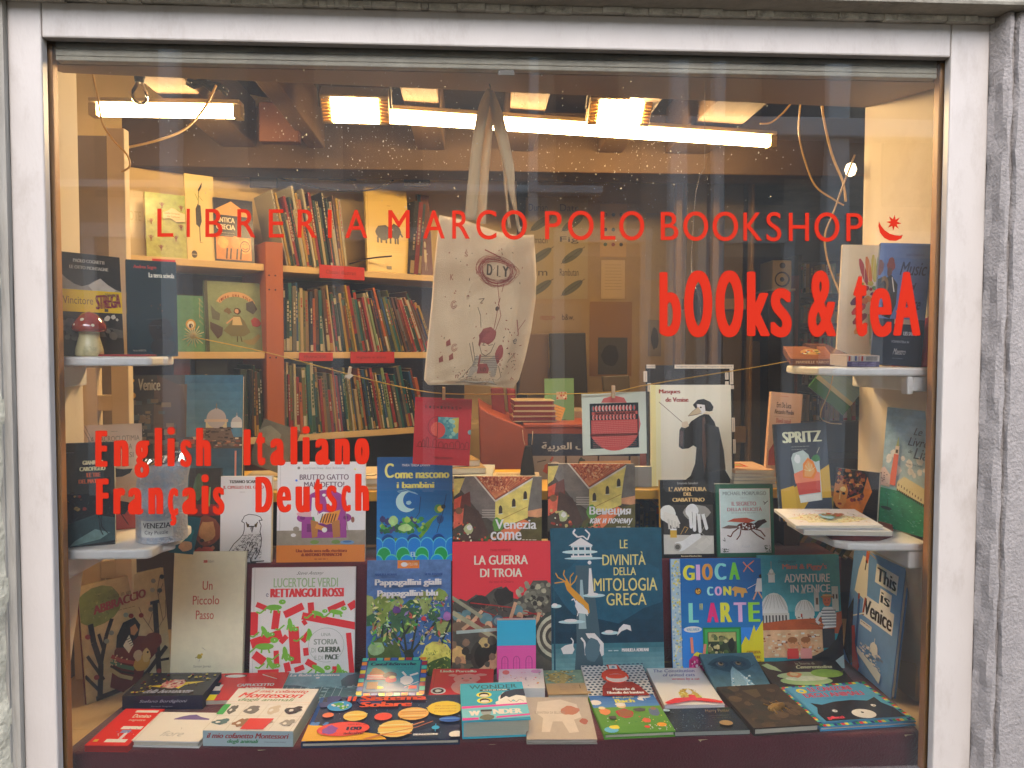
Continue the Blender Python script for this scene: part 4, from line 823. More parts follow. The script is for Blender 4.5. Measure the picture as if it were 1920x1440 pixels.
def a_troia(A):
    A.R(0, 0, 100, 56, '#d8333e').T('YVAN POMMAUX', 38, 5.5, 60, 7.5, '#b4242e', b=.2).T('LA GUERRA', 22, 10.5, 77, 17.5, '#efc9b8', b=.35).T('DI TROIA', 28, 20.5, 71, 27, '#efc9b8', b=.35).T('dai testi di Omero', 37, 29.5, 62, 31.5, '#a32430')
    A.al = .35
    A.P([(0, 46), (8, 43), (14, 45), (24, 40), (32, 42), (42, 36), (50, 34), (56, 42), (66, 44), (74, 40), (82, 30), (96, 30), (100, 34), (100, 100), (0, 100)], '#4c4a44')
    A.B(28, 46, 10, 5, '#302e2c').B(52, 42, 10, 7, '#2c2a28').B(86, 42, 14, 10, '#5c5a50').S(60, 66, 32, 98, 60, ['#6f6d60', '#8a8874', '#3a3834', '#a39c84'], 1.5, 3.5)
    A.S(50, 0, 46, 70, 64, ['#38342f', '#6b5c4c', '#8c7460', '#2c2a27', '#7c2f2c'], 2, 5, 'l').P([(10, 60), (34, 56), (60, 58), (50, 68), (10, 68)], '#7c3a34')
    A.L([(18, 46), (60, 50), (96, 58)], 1, '#a03030').L([(30, 52), (50, 58), (90, 54)], .8, '#a03030')
    for x, y, s in ((5, 56, 1), (14, 54, .9), (34, 58, 1.3), (66, 52, 1.1)): A.B(x, y, 5*s, 3.4*s, '#5c7f86', .06).B(x+2*s, y+4*s, 3*s, 2.6*s, '#c29c7c', .08).B(x, y+8*s, 6*s, 4*s, '#6b5a4a')
    for x0, y0, x1, y1 in ((18, 62, 30, 52), (58, 60, 64, 46), (84, 66, 88, 54), (10, 66, 24, 58)): A.L([(x0, y0), (x1, y1)], 3.4, '#c29a7a')
    for i, c in enumerate(('#3a403c', '#a8a894', '#4c4a44', '#b0ac98', '#3c3a36', '#7a7866')): A.O(108-i, 72, 26-4*i, c, 26)
    A.L([(-2, 41), (30, 57)], 3.6, '#8a8a74').L([(0, 53), (46, 74)], 4.6, '#9a967a').L([(4, 68), (50, 66)], 3.2, '#9fb0ac').O(46, 60, 6, '#45616c').O(46, 60, 4, '#6f8a90')
    A.O(36, 86, 18, '#3a3630', 22).O(36, 86, 14, '#23211f', 22).B(33, 76, 6, 4, '#b8a46c').B(6, 86, 8, 8, '#c8a86a', .08).B(9, 90, 5, 4, '#b98c64').P([(0, 90), (20, 92), (26, 100), (0, 100)], '#5c5a48').P([(14, 100), (30, 94), (44, 84), (46, 76), (52, 78), (50, 92), (30, 102)], '#c79c7c').S(14, 0, 74, 40, 100, ['#34302c', '#7a6450', '#4c4840'], 2, 5)
    A.al = 1; A.R(46, 61, 52, 62.5, '#e8e0d0')
stand('red book of the Trojan war with a crowded battle on the cover', [(848, 1264), (1034, 1265), (1029, 1016), (849, 1015)], .010, a_troia, '#d8333e', z=ZTAB, Y=(.366, .366), lean=8, gain=GN)
def a_div(A):
    A.al = .55; A.V(0, 0, 100, 80, '#1f5c74', '#123c54', 10); A.V(0, 80, 100, 100, '#2f7486', '#7fb4bc', 6); A.R(1.8, 0, 3.2, 100, '#17485c')
    A.B(52, 40, 44, 26, '#1a5068', .2); A.al = 1
    A.P([(22, 26), (36, 26), (44, 82), (46, 100), (20, 100), (22, 80)], '#3c5662').P([(26, 36), (28, 36), (31, 70), (24, 70)], '#8fa8ae').P([(34, 28), (36, 28), (38, 46), (33, 46)], '#cfd8d8').O(34.5, 24, 1.7, '#e8eeee')
    A.P([(16, 12), (27, 6.5), (38, 12)], '#dfe6e6').R(18, 12, 37, 13.2, '#b9c8cc')
    for x in (19.5, 24, 30, 35): A.R(x, 13, x+1.2, 19, '#e9eeee')
    A.R(18, 19, 37, 20.3, '#dfe8e8').E(26, 16.5, 16, 1.4, '#b4cccf').E(30, 21, 18, .9, '#a9c4c8').L([(24, 6), (20, 3), (22, .5)], 1.6, '#dfe6e6').L([(33, 8), (35, 4), (31, .8)], 1.3, '#dfe6e6').L([(24, 6), (29, 5.4), (33, 8)], 1.2, '#dfe6e6')
    g_ = '#c98f2c'
    A.P([(14, 35), (18, 41), (26, 47), (33, 53), (34, 59), (31, 60), (29, 54), (22, 50), (14, 43), (12, 38)], g_)
    for p in ([(15, 38), (6, 34), (4, 31)], [(15, 38), (11, 32), (12, 29)], [(17, 40), (17, 34), (20, 31)], [(13, 37), (3, 38)], [(17, 40), (21, 37), (23, 33)]): A.L(p, .9, g_)
    A.P([(22, 50), (32, 57), (33, 60), (24, 59), (21, 54)], '#e9eeee').L([(24, 58), (23, 61)], .8, '#e9eeee').L([(31, 59), (32, 61)], .8, '#e9eeee').L([(22, 52), (20, 49), (18, 50)], 1, '#e9eeee')
    for x, y, w in ((18, 65, 12), (38, 47, 10), (52, 73, 8), (4, 54, 5)): A.E(x, y, w, 1.3, '#a9c6cc').E(x-1, y-.8, w*.5, 1.2, '#d6e2e4')
    A.P([(58, 75), (60, 70), (64, 67), (70, 68), (71, 72), (67, 70.5), (62, 72)], '#e6ecec').P([(8, 83), (12, 81), (18, 80), (20, 84), (18, 87), (10, 87)], '#e6ecec').L([(18, 84), (19, 78), (17, 76)], 1, '#e6ecec')
    A.P([(30, 73), (38, 73), (46, 80), (46, 88), (44, 89), (40, 80), (32, 76)], '#cfdcdf').L([(26, 76), (29, 79), (30, 88)], 1.6, '#dbe4e6').B(36, 84, 7, 8, '#4c6a78')
    y_ = '#c9c27a'
    A.T('LE', 62, 8.2, 69, 14.2, y_, b=.12).T('DIVINITÀ', 46, 16.5, 85, 26, y_, b=.12).T('DELLA', 56, 27.5, 76, 33, y_, b=.1).T('MITOLOGIA', 38, 35, 95, 44, y_, b=.12).T('GRECA', 49, 45.5, 85, 54, y_, b=.12)
    small(A, 84.8, '#a9c0c4', 50, 60); A.T('MANUELA ADREANI', 62, 83.7, 86, 86, '#d3e2e4', b=.2).T('W·Kids', 62, 95.5, 76, 99.5, '#e6f0f0', b=.6)
stand('tall dark teal book of Greek gods with a lighthouse and gold antlers', [(1035, 1266), (1246, 1266), (1230, 991), (1031, 990)], .016, a_div, '#1d5870', z=ZTAB, Y=(.366, .366), lean=8, gain=GN)
def a_gioca(A):
    A.R(0, 0, 10.5, 100, '#9fb8c8'); A.S(150, .8, 1, 9.8, 99, ['#d8c25a', '#7a9ab0', '#c9ccb8'], .8, 1.3).V(10.5, 0, 100, 62, '#1766b4', '#1f7ec8', 6)
    A.R(10.5, 62, 100, 100, '#2a7cd0').P([(56, 100), (58, 86), (66, 78), (74, 80), (80, 70), (84, 74), (90, 60), (92, 66), (100, 56), (100, 100)], '#e8c41c').R(88, 76, 100, 100, '#e8c41c').P([(46, 82), (62, 82), (66, 92), (48, 90)], '#e8c41c')
    col = ['#e9cf3c', '#e9a6dc', '#e8933c', '#7fcfe0', '#6cc43c']
    for ch, x0, x1, c in zip('GIOCA', (13, 27.5, 34, 48, 64), (26, 32, 46, 61, 76), col): A.T(ch, x0, 5+(.5 if ch in 'GI' else 0)-((x0-13)*.03), x1, 19, c, b=1.1)
    for ch, x0, x1, c in zip('CON', (39, 47.5, 57), (46, 55.5, 66), ('#8fd8dc', '#e9a6dc', '#e9d84c')): A.T(ch, x0, 25, x1, 33, c, b=.8)
    for ch, x0, x1, c in zip("L'ARTE", (18, 31, 38, 53, 68, 84), (29, 33, 51, 66, 82, 97), ('#7fdcc0', '#e9cf3c', '#d02c72', '#ead23c', '#eaa8dc', '#8ccc3c')): A.T(ch, x0, 39.5 if ch != "'" else 40, x1, 57 if ch != "'" else 46, c, b=1.3)
    A.O(29, 29, 3.8, '#4a3a2c').O(29, 29, 2.8, '#c9a03c').S(6, 27, 27, 31, 31, ['#4a3a2c'], .6, 1)
    A.P([(68, 26), (70, 25), (82, 27), (84, 31), (80, 31), (79, 35), (77, 35), (76, 31), (72, 31), (71, 34), (69, 34), (69, 29), (66, 28)], '#c79a4c').L([(84, 27), (96, 22)], .5, '#dfe6ea').O(99, 16, 2, '#2c2420').P([(95, 18), (100, 18), (100, 30), (92, 30)], '#e4e2e4').L([(94, 30), (90, 37)], 1.6, '#d9a07c').L([(96, 30), (100, 36)], 1.6, '#d9a07c')
    A.L([(80, 3), (84, 7), (92, 2)], 1.2, '#d07a5a').L([(84, 7), (80, 12)], 1.2, '#d07a5a').L([(85, 7), (91, 12)], 1.2, '#d07a5a')
    A.E(22, 63, 10, 2.8, '#dcebf4').T('VALLARDI', 15, 61.8, 29, 64.2, '#7fa4bc', b=.2)
    A.R(33, 61.5, 75, 89, '#1f7a34').R(35, 63, 73, 87.5, '#3aa04c').R(38, 65.5, 70, 85.5, '#4a4c34'); A.al = .3; A.R(39, 66, 69, 76, '#b0aa68').R(39, 74, 69, 85, '#33402c').S(30, 39, 67, 60, 84, ['#7c7a4c', '#c9bd84', '#2c3428', '#4f6438'], 1.2, 3).B(64, 77, 4, 6, '#1f241f'); A.al = 1
    A.L([(20, 70), (21, 84)], 3, '#d8806a').L([(35, 76), (33, 88)], 3, '#d8806a').B(27, 87, 6, 4, '#e3c63c'); A.al = .4; A.P([(17, 90), (22, 86), (34, 88), (37, 93), (32, 104), (16, 104)], '#a8246c').S(30, 18, 90, 34, 102, ['#d84a94', '#e8c0d8', '#8c1c54'], .8, 1.6); A.al = 1
    for i, t in enumerate(('OSSERVA', 'LE OPERE', 'DEI GRANDI ARTISTI')): A.T(t, (80, 78, 66)[i], 82.5+i*4.4, 96, 85.2+i*4.4, '#a88410', b=.4)
stand('bright blue art activity book with multicoloured title letters', [(1262, 1262), (1432, 1260), (1411, 1046), (1251, 1049)], .008, a_gioca, '#1f74c0', z=ZTAB, Y=(.366, .366), lean=8, gain=GN)
def a_mimi(A):
    A.al = .55; A.V(0, 0, 100, 50, '#35a0b8', '#62b8c4', 8); A.R(80, 0, 100, 60, '#3a8c94'); A.al = 1
    wl = '#d3d2cc'
    def dome(cx, cy, w, h, n=9):
        A.P([(cx-w, cy+h*.9)]+[(cx+w*math.cos(math.radians(180-a)), cy+h*.6-h*math.sin(math.radians(a))) for a in range(0, 181, 15)]+[(cx+w, cy+h*.9)], wl)
        for i in range(n): a = math.radians(12+156*i/(n-1)); A.L([(cx+w*math.cos(a), cy+h*.6-h*math.sin(a)*.2), (cx+w*.4*math.cos(a), cy-h*.3)], .5, '#a3a29c')
    dome(18, 40, 17, 17); A.R(12, 17, 20, 24, wl).P([(11, 17), (16, 11), (21, 17)], '#b9b8b2').L([(16, 11), (16, 5)], .7, '#8a8a84').O(16, 14, 2.5, wl)
    A.R(2, 51, 36, 60, '#c3c2ba'); [A.R(3+i*4, 53, 5+i*4, 60, '#4a4a48') for i in range(8)]
    dome(55, 44, 12, 11, 7); A.R(44, 49, 66, 58, '#c9c8c0').R(50, 52, 52, 55, '#a84a34').P([(51, 34), (54, 28), (57, 34)], '#b9b8b2').L([(54, 28), (54, 25)], .6, '#888').S(8, 44, 54, 64, 58, ['#5c5a54'], .5, 1)
    A.R(67, 30, 73, 50, '#c0c0ba').R(69, 38, 72, 44, '#6a5a50').R(89, 28, 97, 50, '#b9bcb4').R(90, 35, 92, 39, '#444').R(94, 35, 96, 39, '#444')
    A.al = .4; A.P([(0, 60), (36, 57), (70, 56), (100, 50), (100, 70), (60, 68), (30, 70), (0, 68)], '#a8522c').R(0, 66, 76, 90, '#c9a27c').S(60, 2, 68, 72, 88, ['#a86a44', '#dcc4a4', '#7c4c34', '#e4d8c8'], 1, 2.4, 'r'); A.al = 1
    A.T('Orietta Tealdoni', 24, 4, 46, 6.5, '#1d5a6c').T('Mimi & Piggy’s', 29, 7.5, 84, 13.5, '#c0776c', b=.4).T('ADVENTURE', 31, 16.5, 87, 24, '#e2dfd8', b=.35).T('IN VENICE', 38, 26, 87, 33, '#e2dfd8', b=.35)
    A.B(82, 40, 5, 5.5, '#b9653c', .04).R(77, 35, 88, 37, '#c9a26c').R(75, 36.5, 90, 37.8, '#a8763c').O(80, 40, .7, '#222').O(84, 40, .7, '#222').L([(80, 43), (84, 43)], .5, '#7c2c20')
    A.P([(74, 50), (78, 46), (88, 46), (93, 52), (92, 64), (76, 65)], '#e0e2e0'); [A.L([(74.5, 49+2.6*i), (92.5, 49+2.6*i)], 1.1, '#3a4856') for i in range(6)]
    A.L([(74, 51), (68, 58), (74, 62)], 3.4, '#d8dad8').B(74, 62, 3, 2, '#b9653c').R(75, 65, 90, 82, '#2f2f34').L([(60, 60), (78, 63)], .8, '#6a4a30')
    A.P([(0, 93), (20, 93), (44, 92), (66, 88), (82, 82), (92, 74), (97, 64), (100, 60), (100, 92), (84, 97), (50, 100), (0, 100)], '#17191c').P([(80, 98), (100, 88), (100, 100)], '#a8c4c8')
    for x, c in ((38, '#c03a34'), (54, '#d88a84')): A.R(x-7, 82, x+7, 91, c).B(x, 77, 6.2, 4.6, '#c98f64', .05).E(x, 74.5, 6, 2.6, '#8c5a34').L([(x-7, 84), (x-11, 77)], 2.4, '#c98f64').L([(x+7, 84), (x+9, 79)], 2.4, '#c98f64').O(x-2, 77.4, .5, '#222').O(x+2, 77.4, .5, '#222')
stand('turquoise children book of white domes and a striped gondolier', [(1428, 1250), (1582, 1244), (1590, 1036), (1414, 1046)], .010, a_mimi, '#2f8c98', z=ZTAB, Y=(.366, .366), lean=8, gain=GN)
def a_abb(A):
    A.al = .6; A.R(0, 0, 100, 100, '#c8b384'); A.V(0, 60, 100, 100, '#bfae84', '#cfc59c', 4); A.al = .4; A.B(20, 20, 26, 17, '#7f8a4a', .06); A.al = .7; A.S(24, 2, 8, 40, 34, ['#6b7440', '#9aa05c'], 1.2, 2.4, 'leaf'); A.al = 1
    A.T('tutto in un', 32, 12.5, 58, 16.5, '#6f6a44').T('ABBRACCIO', 14, 19.5, 76, 27, '#96443c', b=.7, up=4.5); small(A, 28, '#9a8c5c', 42, 62)
    b = '#2c2622'
    A.L([(14, 100), (18, 70), (12, 50), (10, 34)], 6, b).L([(18, 70), (26, 48), (34, 34)], 4.5, b).L([(22, 58), (18, 44)], 3.4, b).L([(20, 84), (4, 60)], 3.4, b).L([(16, 94), (0, 76)], 3.4, b).L([(10, 98), (40, 97), (70, 90), (96, 72)], 5.5, b).L([(84, 96), (86, 30)], 6.5, b).L([(80, 82), (98, 84)], 3, b).R(80, 28, 91, 31, b)
    for p in ([(84, 60), (70, 40), (66, 30)], [(76, 48), (82, 38)], [(86, 55), (98, 44), (99, 30)], [(94, 48), (90, 20), (94, 8)], [(91, 24), (98, 14)]): A.L(p, .7, '#6a5a44')
    for x, y, c in ((68, 38, '#7c2c24'), (80, 35, '#7a7a6c'), (93, 20, '#4c4c46'), (86, 10, '#8a8a7a'), (97, 8, '#3a3a38'), (84, 18, '#9a9a88'), (12, 80, '#96443c'), (6, 44, '#96443c'), (32, 46, '#7c8478'), (50, 34, '#8c9c8c'), (56, 36, '#7f2c28'), (84, 92, '#96443c'), (26, 52, '#8a9484')): A.E(x, y, 3.2, 2, c, rot=40)
    A.P([(30, 78), (34, 62), (48, 52), (66, 56), (82, 60), (84, 74), (70, 82), (62, 94), (40, 100), (26, 92)], '#6b2c22').B(78, 64, 13, 8, '#6f3424', .06).O(88, 66, 2, '#6b2c22').P([(38, 50), (46, 40), (60, 38), (66, 46), (62, 56), (46, 62), (36, 60)], '#1d1b1a').P([(54, 46), (60, 44), (63, 50), (58, 54), (54, 52)], '#b98c5c').P([(44, 60), (52, 52), (56, 62), (50, 68)], '#e0d8bc')
    for i in range(4): A.L([(48+1.5*i, 56+2*i), (53+1.5*i, 55+2*i)], .8, '#222')
    A.L([(30, 66), (40, 72), (56, 78)], 4, '#a8483c').L([(29, 70), (40, 77), (55, 83)], 4.4, '#5c7c5c').L([(28, 74), (40, 82), (54, 87)], 2.4, '#3a2c20').L([(28, 77), (38, 85), (52, 91)], 4, '#bfae7c').S(12, 30, 66, 52, 76, ['#dcc08c'], .7, 1.2)
    A.B(64, 80, 10, 7, '#c9a04c', .05).B(70, 74, 5, 6, '#d8b878').O(72, 72, 1.3, '#222').B(60, 72, 5, 5, '#cfb48c')
stand('beige book of a bear hugged in dark tree branches', [(163, 1321), (322, 1266), (318, 1065), (152, 1095)], .010, a_abb, '#c0ac7e', z=ZTAB-.003, lean=7, gain=1.0, spine='#6a2420')
def a_passo(A):
    A.al = .85; A.R(0, 0, 100, 100, '#d9d6ba'); A.al = 1; A.T('zoo', 41, 6.5, 47, 8.5, '#b03c30', b=.4).T('libri', 48, 6.2, 56, 8.5, '#8a8a78')
    for t, x0, x1, y in (('Un', 41, 55, 23), ('Piccolo', 28, 65, 34.5), ('Passo', 33, 58, 46)): A.T(t, x0, y, x1, y+7, '#b86a5c', b=.15)
    A.B(40, 82, 3.6, 2, '#a89c3c').O(43, 80.3, 1.6, '#c9b04c').L([(37, 82), (34, 83)], .8, '#6a6a3c').L([(40, 84), (39.5, 86)], .4, '#555').L([(43, 75), (48, 77)], .5, '#8a8a7c').T('Simon James', 32, 88.5, 56, 91, '#8a8a78')
stand('plain cream book titled Un Piccolo Passo with a tiny duckling', [(318, 1266), (454, 1266), (463, 1035), (306, 1035)], .014, a_passo, '#dad7bb', z=ZTAB, Y=(.366, .366), lean=8, gain=1.3, spine='#b9b294')
# this is venice
def a_this(A):
    A.al = .8; A.R(0, 0, 100, 100, '#6690c6'); A.al = 1
    w_ = '#e4e2dc'
    def lab(t, x0, y0, x1, y1, sk):
        A.P([(x0-2, y0-2), (x1+2, y0-2+sk), (x1+2, y1+2+sk), (x0-2, y1+2)], w_); A.T(t, x0, y0, x1, y1, '#1c1a1c', b=1.0, up=-sk)
    lab('This', 50, 14, 88, 24, 0); lab('is', 62, 30, 80, 38, 0); lab('Venice', 32, 42, 88, 54, 0)
    A.T('M. Sasek', 34, 3, 60, 6, '#8fa8cc', b=.4)
    A.P([(14, 24), (20, 12), (32, 12), (36, 40), (30, 44), (10, 42)], '#d8d4c4').P([(26, 6), (33, 6), (31, 16), (26, 16)], '#b8552c').L([(12, 5), (46, 9)], 1.2, '#b59a4c').L([(28, 14), (27, 22)], 2, '#222').L([(20, 42), (22, 56)], 3.4, '#8c3c2c').L([(34, 42), (32, 56)], 3.4, '#8c3c2c').L([(0, 66), (34, 54)], 1.6, '#e4dccc')
    A.P([(0, 60), (10, 48), (14, 70), (24, 96), (16, 100), (0, 92)], '#26262c').P([(12, 70), (18, 68), (24, 82), (36, 96), (34, 100), (22, 100)], '#c8402c').P([(20, 46), (24, 46), (28, 90), (22, 80)], '#2c5490')
    A.R(28, 60, 52, 64, w_); small(A, 61, '#555', 30, 50); A.S(60, 34, 76, 78, 88, ['#dfe0e0', '#a9b8cc', '#6a7c9c'], 1, 3, 'r').B(62, 74, 7, 5, '#dfe0e2').L([(62, 70), (62, 66)], .8, '#dfe0e2').P([(28, 82), (80, 88), (78, 96), (30, 86)], '#c9d2de')
stand('blue book titled This is Venice standing turned at the right wall', [(1580, 1246), (1664, 1307), (1706, 1062), (1604, 1016)], .012, a_this, '#6690c6', z=ZTAB, roll=1, lean=2, gain=1.25)

for (px0, px1, py, lb) in ((855, 1010, 1022, 'small maroon riser block under the landscape Venezia book'), (1032, 1186, 998, 'small maroon riser block under the Cyrillic titled book')):
    a, b = at(px0, py, .44), at(px1, py, .44); g = G(); g.box(a.x, b.x, .434, .50, ZST+.0015, a.z-.0005, C('#46202a')); g.build('riser_block', PM(), label=lb, cat='block')
# ================================================================== flat books on the table
def on_table(label, px, t, art, bg, z0=0, **kw): return lay(label, px, ZTAB+.0008+t+z0, t, art, bg, **kw)
on_table('flat red domino game tin at the left front corner of the table', [(163, 1397), (246, 1399), (303, 1329), (232, 1329)], .012, lambda A: (A.R(4, 3, 96, 97, '#c9281f'), A.T('Domino', 40, 16, 84, 26, '#f0c8b8', b=.4), A.T('magnetico', 40, 30, 80, 37, '#f0c8b8'), A.R(34, 5, 90, 11, '#e8dcd0'),
     A.R(42, 50, 92, 58, '#e4dcd4'), A.R(50, 60, 72, 68, '#7a86b8'), A.R(36, 84, 86, 92, '#d8d0d8'), A.R(62, 68, 70, 84, '#cfc6d4'), A.S(20, 40, 50, 88, 92, ['#5c5c9c', '#f0e8e0', '#a81c14'], 1, 2.4, 'r'), A.R(10, 86, 20, 92, '#e8a03c')), '#c4271f', hard=False, cat='tin', gain=GN, pages='#b02018')
on_table('flat white book with a lilac cloud and pencil script', [(255, 1388), (386, 1392), (408, 1336), (292, 1335)], .012, lambda A: (A.P([(32, 24), (40, 16), (50, 10), (60, 8), (70, 16), (86, 22), (86, 26), (32, 27)], '#6a5c94'), A.T('Tina', 42, 36, 62, 46, '#c9ccd8'), A.T('fiore', 34, 66, 66, 84, '#9ea4ac', it=4), A.L([(56, 54), (58, 60)], .6, '#777')), '#dfe6ea', gain=GN, spine='#a9cfe0')
lay('second white book under the flat white cloud book', [(255, 1396), (387, 1399), (407, 1345), (290, 1344)], ZTAB+.0008+.0105, .010, None, '#dfe8ec', gain=GN) if False else None
def a_night(A):
    A.al = .7; A.R(0, 0, 100, 100, '#25262e'); A.al = 1
    A.P([(20, 60), (44, 52), (40, 30), (52, 44), (88, 40), (66, 56), (62, 72), (54, 64), (38, 66)], '#e4cf3c').B(50, 50, 15, 20, '#e4b4a4', .2).S(26, 38, 36, 62, 66, ['#d86a6c', '#f0e0d0', '#b04a5c'], 1.2, 2.6)
    A.S(26, 8, 6, 36, 90, ['#d8c23c', '#a89a34', '#8a2c2c'], 1, 2.2).S(18, 62, 6, 96, 60, ['#d8c23c', '#8a2c2c'], 1, 2.2); A.T('della buonanotte', 22, 78, 82, 94, '#a9b0c4', it=5, b=.3).T('parole Bruno Munari Manuela', 30, 4, 82, 10, '#aab')
bk = lay('thick dark book of bedtime stories with a yellow star burst', [(234, 1305), (386, 1303), (410, 1261), (270, 1262)], ZTAB+.03, .029, a_night, '#25262e', gain=1.0, pages='#1f2548', hard=False)
Mb = bk.matrix_world.inverted()
p0, p1 = Mb @ at(262, 1314, .1), Mb @ at(360, 1314, .1)
def front_print(root, w_, t, fn, bg, name='spine_print'):
    """print on the side of a lying box that faces the street"""
    g = G(); A = Art(w_, t, bg); fn(A); g.box(0, w_, -.0004, -.0001, -t+.0005, -.0005, C(bg)); A.emit(g, lambda x, y, z: (x/100*w_, -.0004-z, -t*y/100)); g.build(name, PR(), root)
def wof(root):
    c = [o for o in root.children if o.name.startswith('cover')][0]; return max(v.co.x for v in c.data.vertices), max(v.co.y for v in c.data.vertices)
front_print(bk, wof(bk)[0], .029, lambda A: (A.T('Stefano Bordiglioni', 20, 30, 78, 55, '#b9bfd0', it=3), A.T('Einaudi Ragazzi', 36, 72, 62, 84, '#8a90a8')), '#1d2140')
on_table('red book Cappuccetto Rosso under the white learning box', [(386, 1312), (522, 1312), (531, 1259), (421, 1264)], .010, lambda A: (A.R(8, 6, 40, 14, '#3a2c28'), A.E(24, 12, 14, 6, '#e6dcd4'), A.T('CAPPUCCETTO', 34, 42, 86, 52, '#f0e0dc', b=.5), A.T('ROSSO', 48, 56, 76, 66, '#f0e0dc', b=.5), A.L([(62, 8), (86, 26)], 1.4, '#e8dcd4'), A.R(0, 44, 14, 100, '#ddd8d0'), A.R(0, 78, 14, 100, '#e0c81c'), A.R(0, 66, 16, 80, '#2a3a5c'), A.R(2, 36, 10, 50, '#222')), '#c4282c', hard=False, gain=GN)
def a_mont(A):
    A.al = .9; A.R(0, 0, 100, 100, '#dfdcd4'); A.al = 1; A.T('il mio cofanetto', 22, 3, 88, 11, '#b8403c', it=3, b=.3).T('Montessori', 8, 11, 84, 24, '#c03c38', it=4, b=.6).T('degli animali', 10, 25, 76, 35, '#6a8a6a', it=3, b=.3)
    for i in range(5): A.L([(4+i*24, 40), (0+i*24, 100)], .4, '#a8a49c')
    A.L([(0, 40), (100, 40)], .4, '#a8a49c').L([(0, 68), (100, 68)], .4, '#a8a49c')
    for x, y, c, rx_, ry_ in ((14, 54, '#5a5a5c', 5, 9), (37, 54, '#6c6e70', 8, 8), (62, 54, '#b9b0a4', 7, 9), (86, 54, '#2f2f30', 9, 8), (12, 82, '#4f6a74', 9, 6), (36, 84, '#8a6a54', 8, 8), (62, 82, '#9a8f84', 9, 6), (88, 84, '#8c8c8c', 8, 7)): A.B(x, y, rx_, ry_, c, .3).B(x-rx_*.3, y+ry_*.1, rx_*.3, ry_*.35, '#e4e0d8', .2).B(x+rx_*.5, y-ry_*.8, rx_*.4, ry_*.4, c, .2)
    A.R(0, 42, 8, 66, '#3f9a52'); A.P([(42, 74), (70, 74), (66, 98), (40, 98)], '#c8403c').L([(0, 36), (100, 36)], .8, '#d8b8b4')
bk = lay('white boxed learning set of animal cards nearest the window', [(391, 1370), (561, 1371), (588, 1292), (438, 1290)], ZTAB+.0305, .029, a_mont, '#dfdcd4', hard=False, gain=GN, cat='boxed set', pages='#b9d0d6')
front_print(bk, wof(bk)[0], .029, lambda A: (A.V(0, 0, 100, 100, '#b8d2da', '#c8dde2', 2), A.T('il mio cofanetto Montessori', 4, 14, 94, 48, '#b8484a', it=2, b=.35), A.T('degli animali', 26, 54, 60, 86, '#4c9a64', it=2, b=.3), A.T('Clementoni baby', 68, 66, 92, 76, '#667')), '#b8d2da')
on_table('pale blue illustrated book La fiaba definitiva lying behind the sun system book', [(520, 1316), (672, 1312), (672, 1262), (536, 1262)], .008, lambda A: (setattr(A, 'al', .5), A.R(0, 0, 100, 100, '#6a98a4'), setattr(A, 'al', 1), A.T('La fiaba definitiva', 4, 3, 70, 12, '#c9dade', b=.5), A.B(42, 18, 3, 3, '#e8eeee'), A.B(90, 30, 16, 30, '#33515c', .3), A.P([(0, 44), (20, 46), (40, 56), (60, 52), (80, 60), (100, 52), (100, 100), (0, 100)], '#3f6470'), [A.L([(8+9*i, 50), (6+9*i, 96)], .5, '#9fbcc4') for i in range(9)], A.S(26, 6, 48, 96, 94, ['#2c4a54', '#7fa4ae', '#4c7480'], 1.5, 4, 'r')), '#6a98a4', hard=False, gain=GN)
def frame_blocks(A, cols, w=7, n=9):
    for i in range(n):
        c = cols[i % len(cols)]; c2 = cols[(i+2) % len(cols)]; a = 100*i/n; b = 100*(i+.8)/n
        A.R(a, 0, b, w*.9, c).R(a, 100-w*.9, b, 100, c2).R(0, a, w, b, c2).R(100-w, a, 100, b, c)
def a_canta(A):
    A.R(0, 0, 100, 100, '#22407c'); frame_blocks(A, ['#e4c43c', '#9c2c34', '#4cb4a4', '#e07a2c', '#3c5cb0'], 8, 9)
    A.V(10, 9, 90, 90, '#3cb0a0', '#2f78c0', 6).T('CantaFilaStrocche', 14, 14, 84, 22, '#18324c', b=.8); small(A, 27, '#2c6470', 54, 80, 2, 5)
    A.B(26, 46, 12, 14, '#8c5a34', .12).B(22, 34, 5, 5, '#8c5a34').R(12, 46, 42, 60, '#d8685c'); [A.L([(12, 49+4*i), (42, 49+4*i)], 1.2, '#efe0d0') for i in range(3)]
    A.B(46, 48, 11, 8, '#26263c', .1).B(48, 60, 9, 8, '#d85a6c', .1).B(50, 54, 5, 4, '#e8b48c').B(72, 62, 10, 12, '#dfe4cc', .12).L([(70, 50), (64, 40)], 3.4, '#dfe4cc').L([(76, 50), (88, 44)], 3.4, '#dfe4cc').B(30, 80, 10, 4, '#e0c84c').R(14, 66, 30, 84, '#7c5234').R(76, 76, 88, 84, '#c82c3c').L([(70, 80), (90, 66)], .8, '#dce8f0')
on_table('nursery rhyme board book with a colourful block border', [(668, 1306), (797, 1304), (796, 1233), (683, 1234)], .007, a_canta, '#22407c', gain=GN)
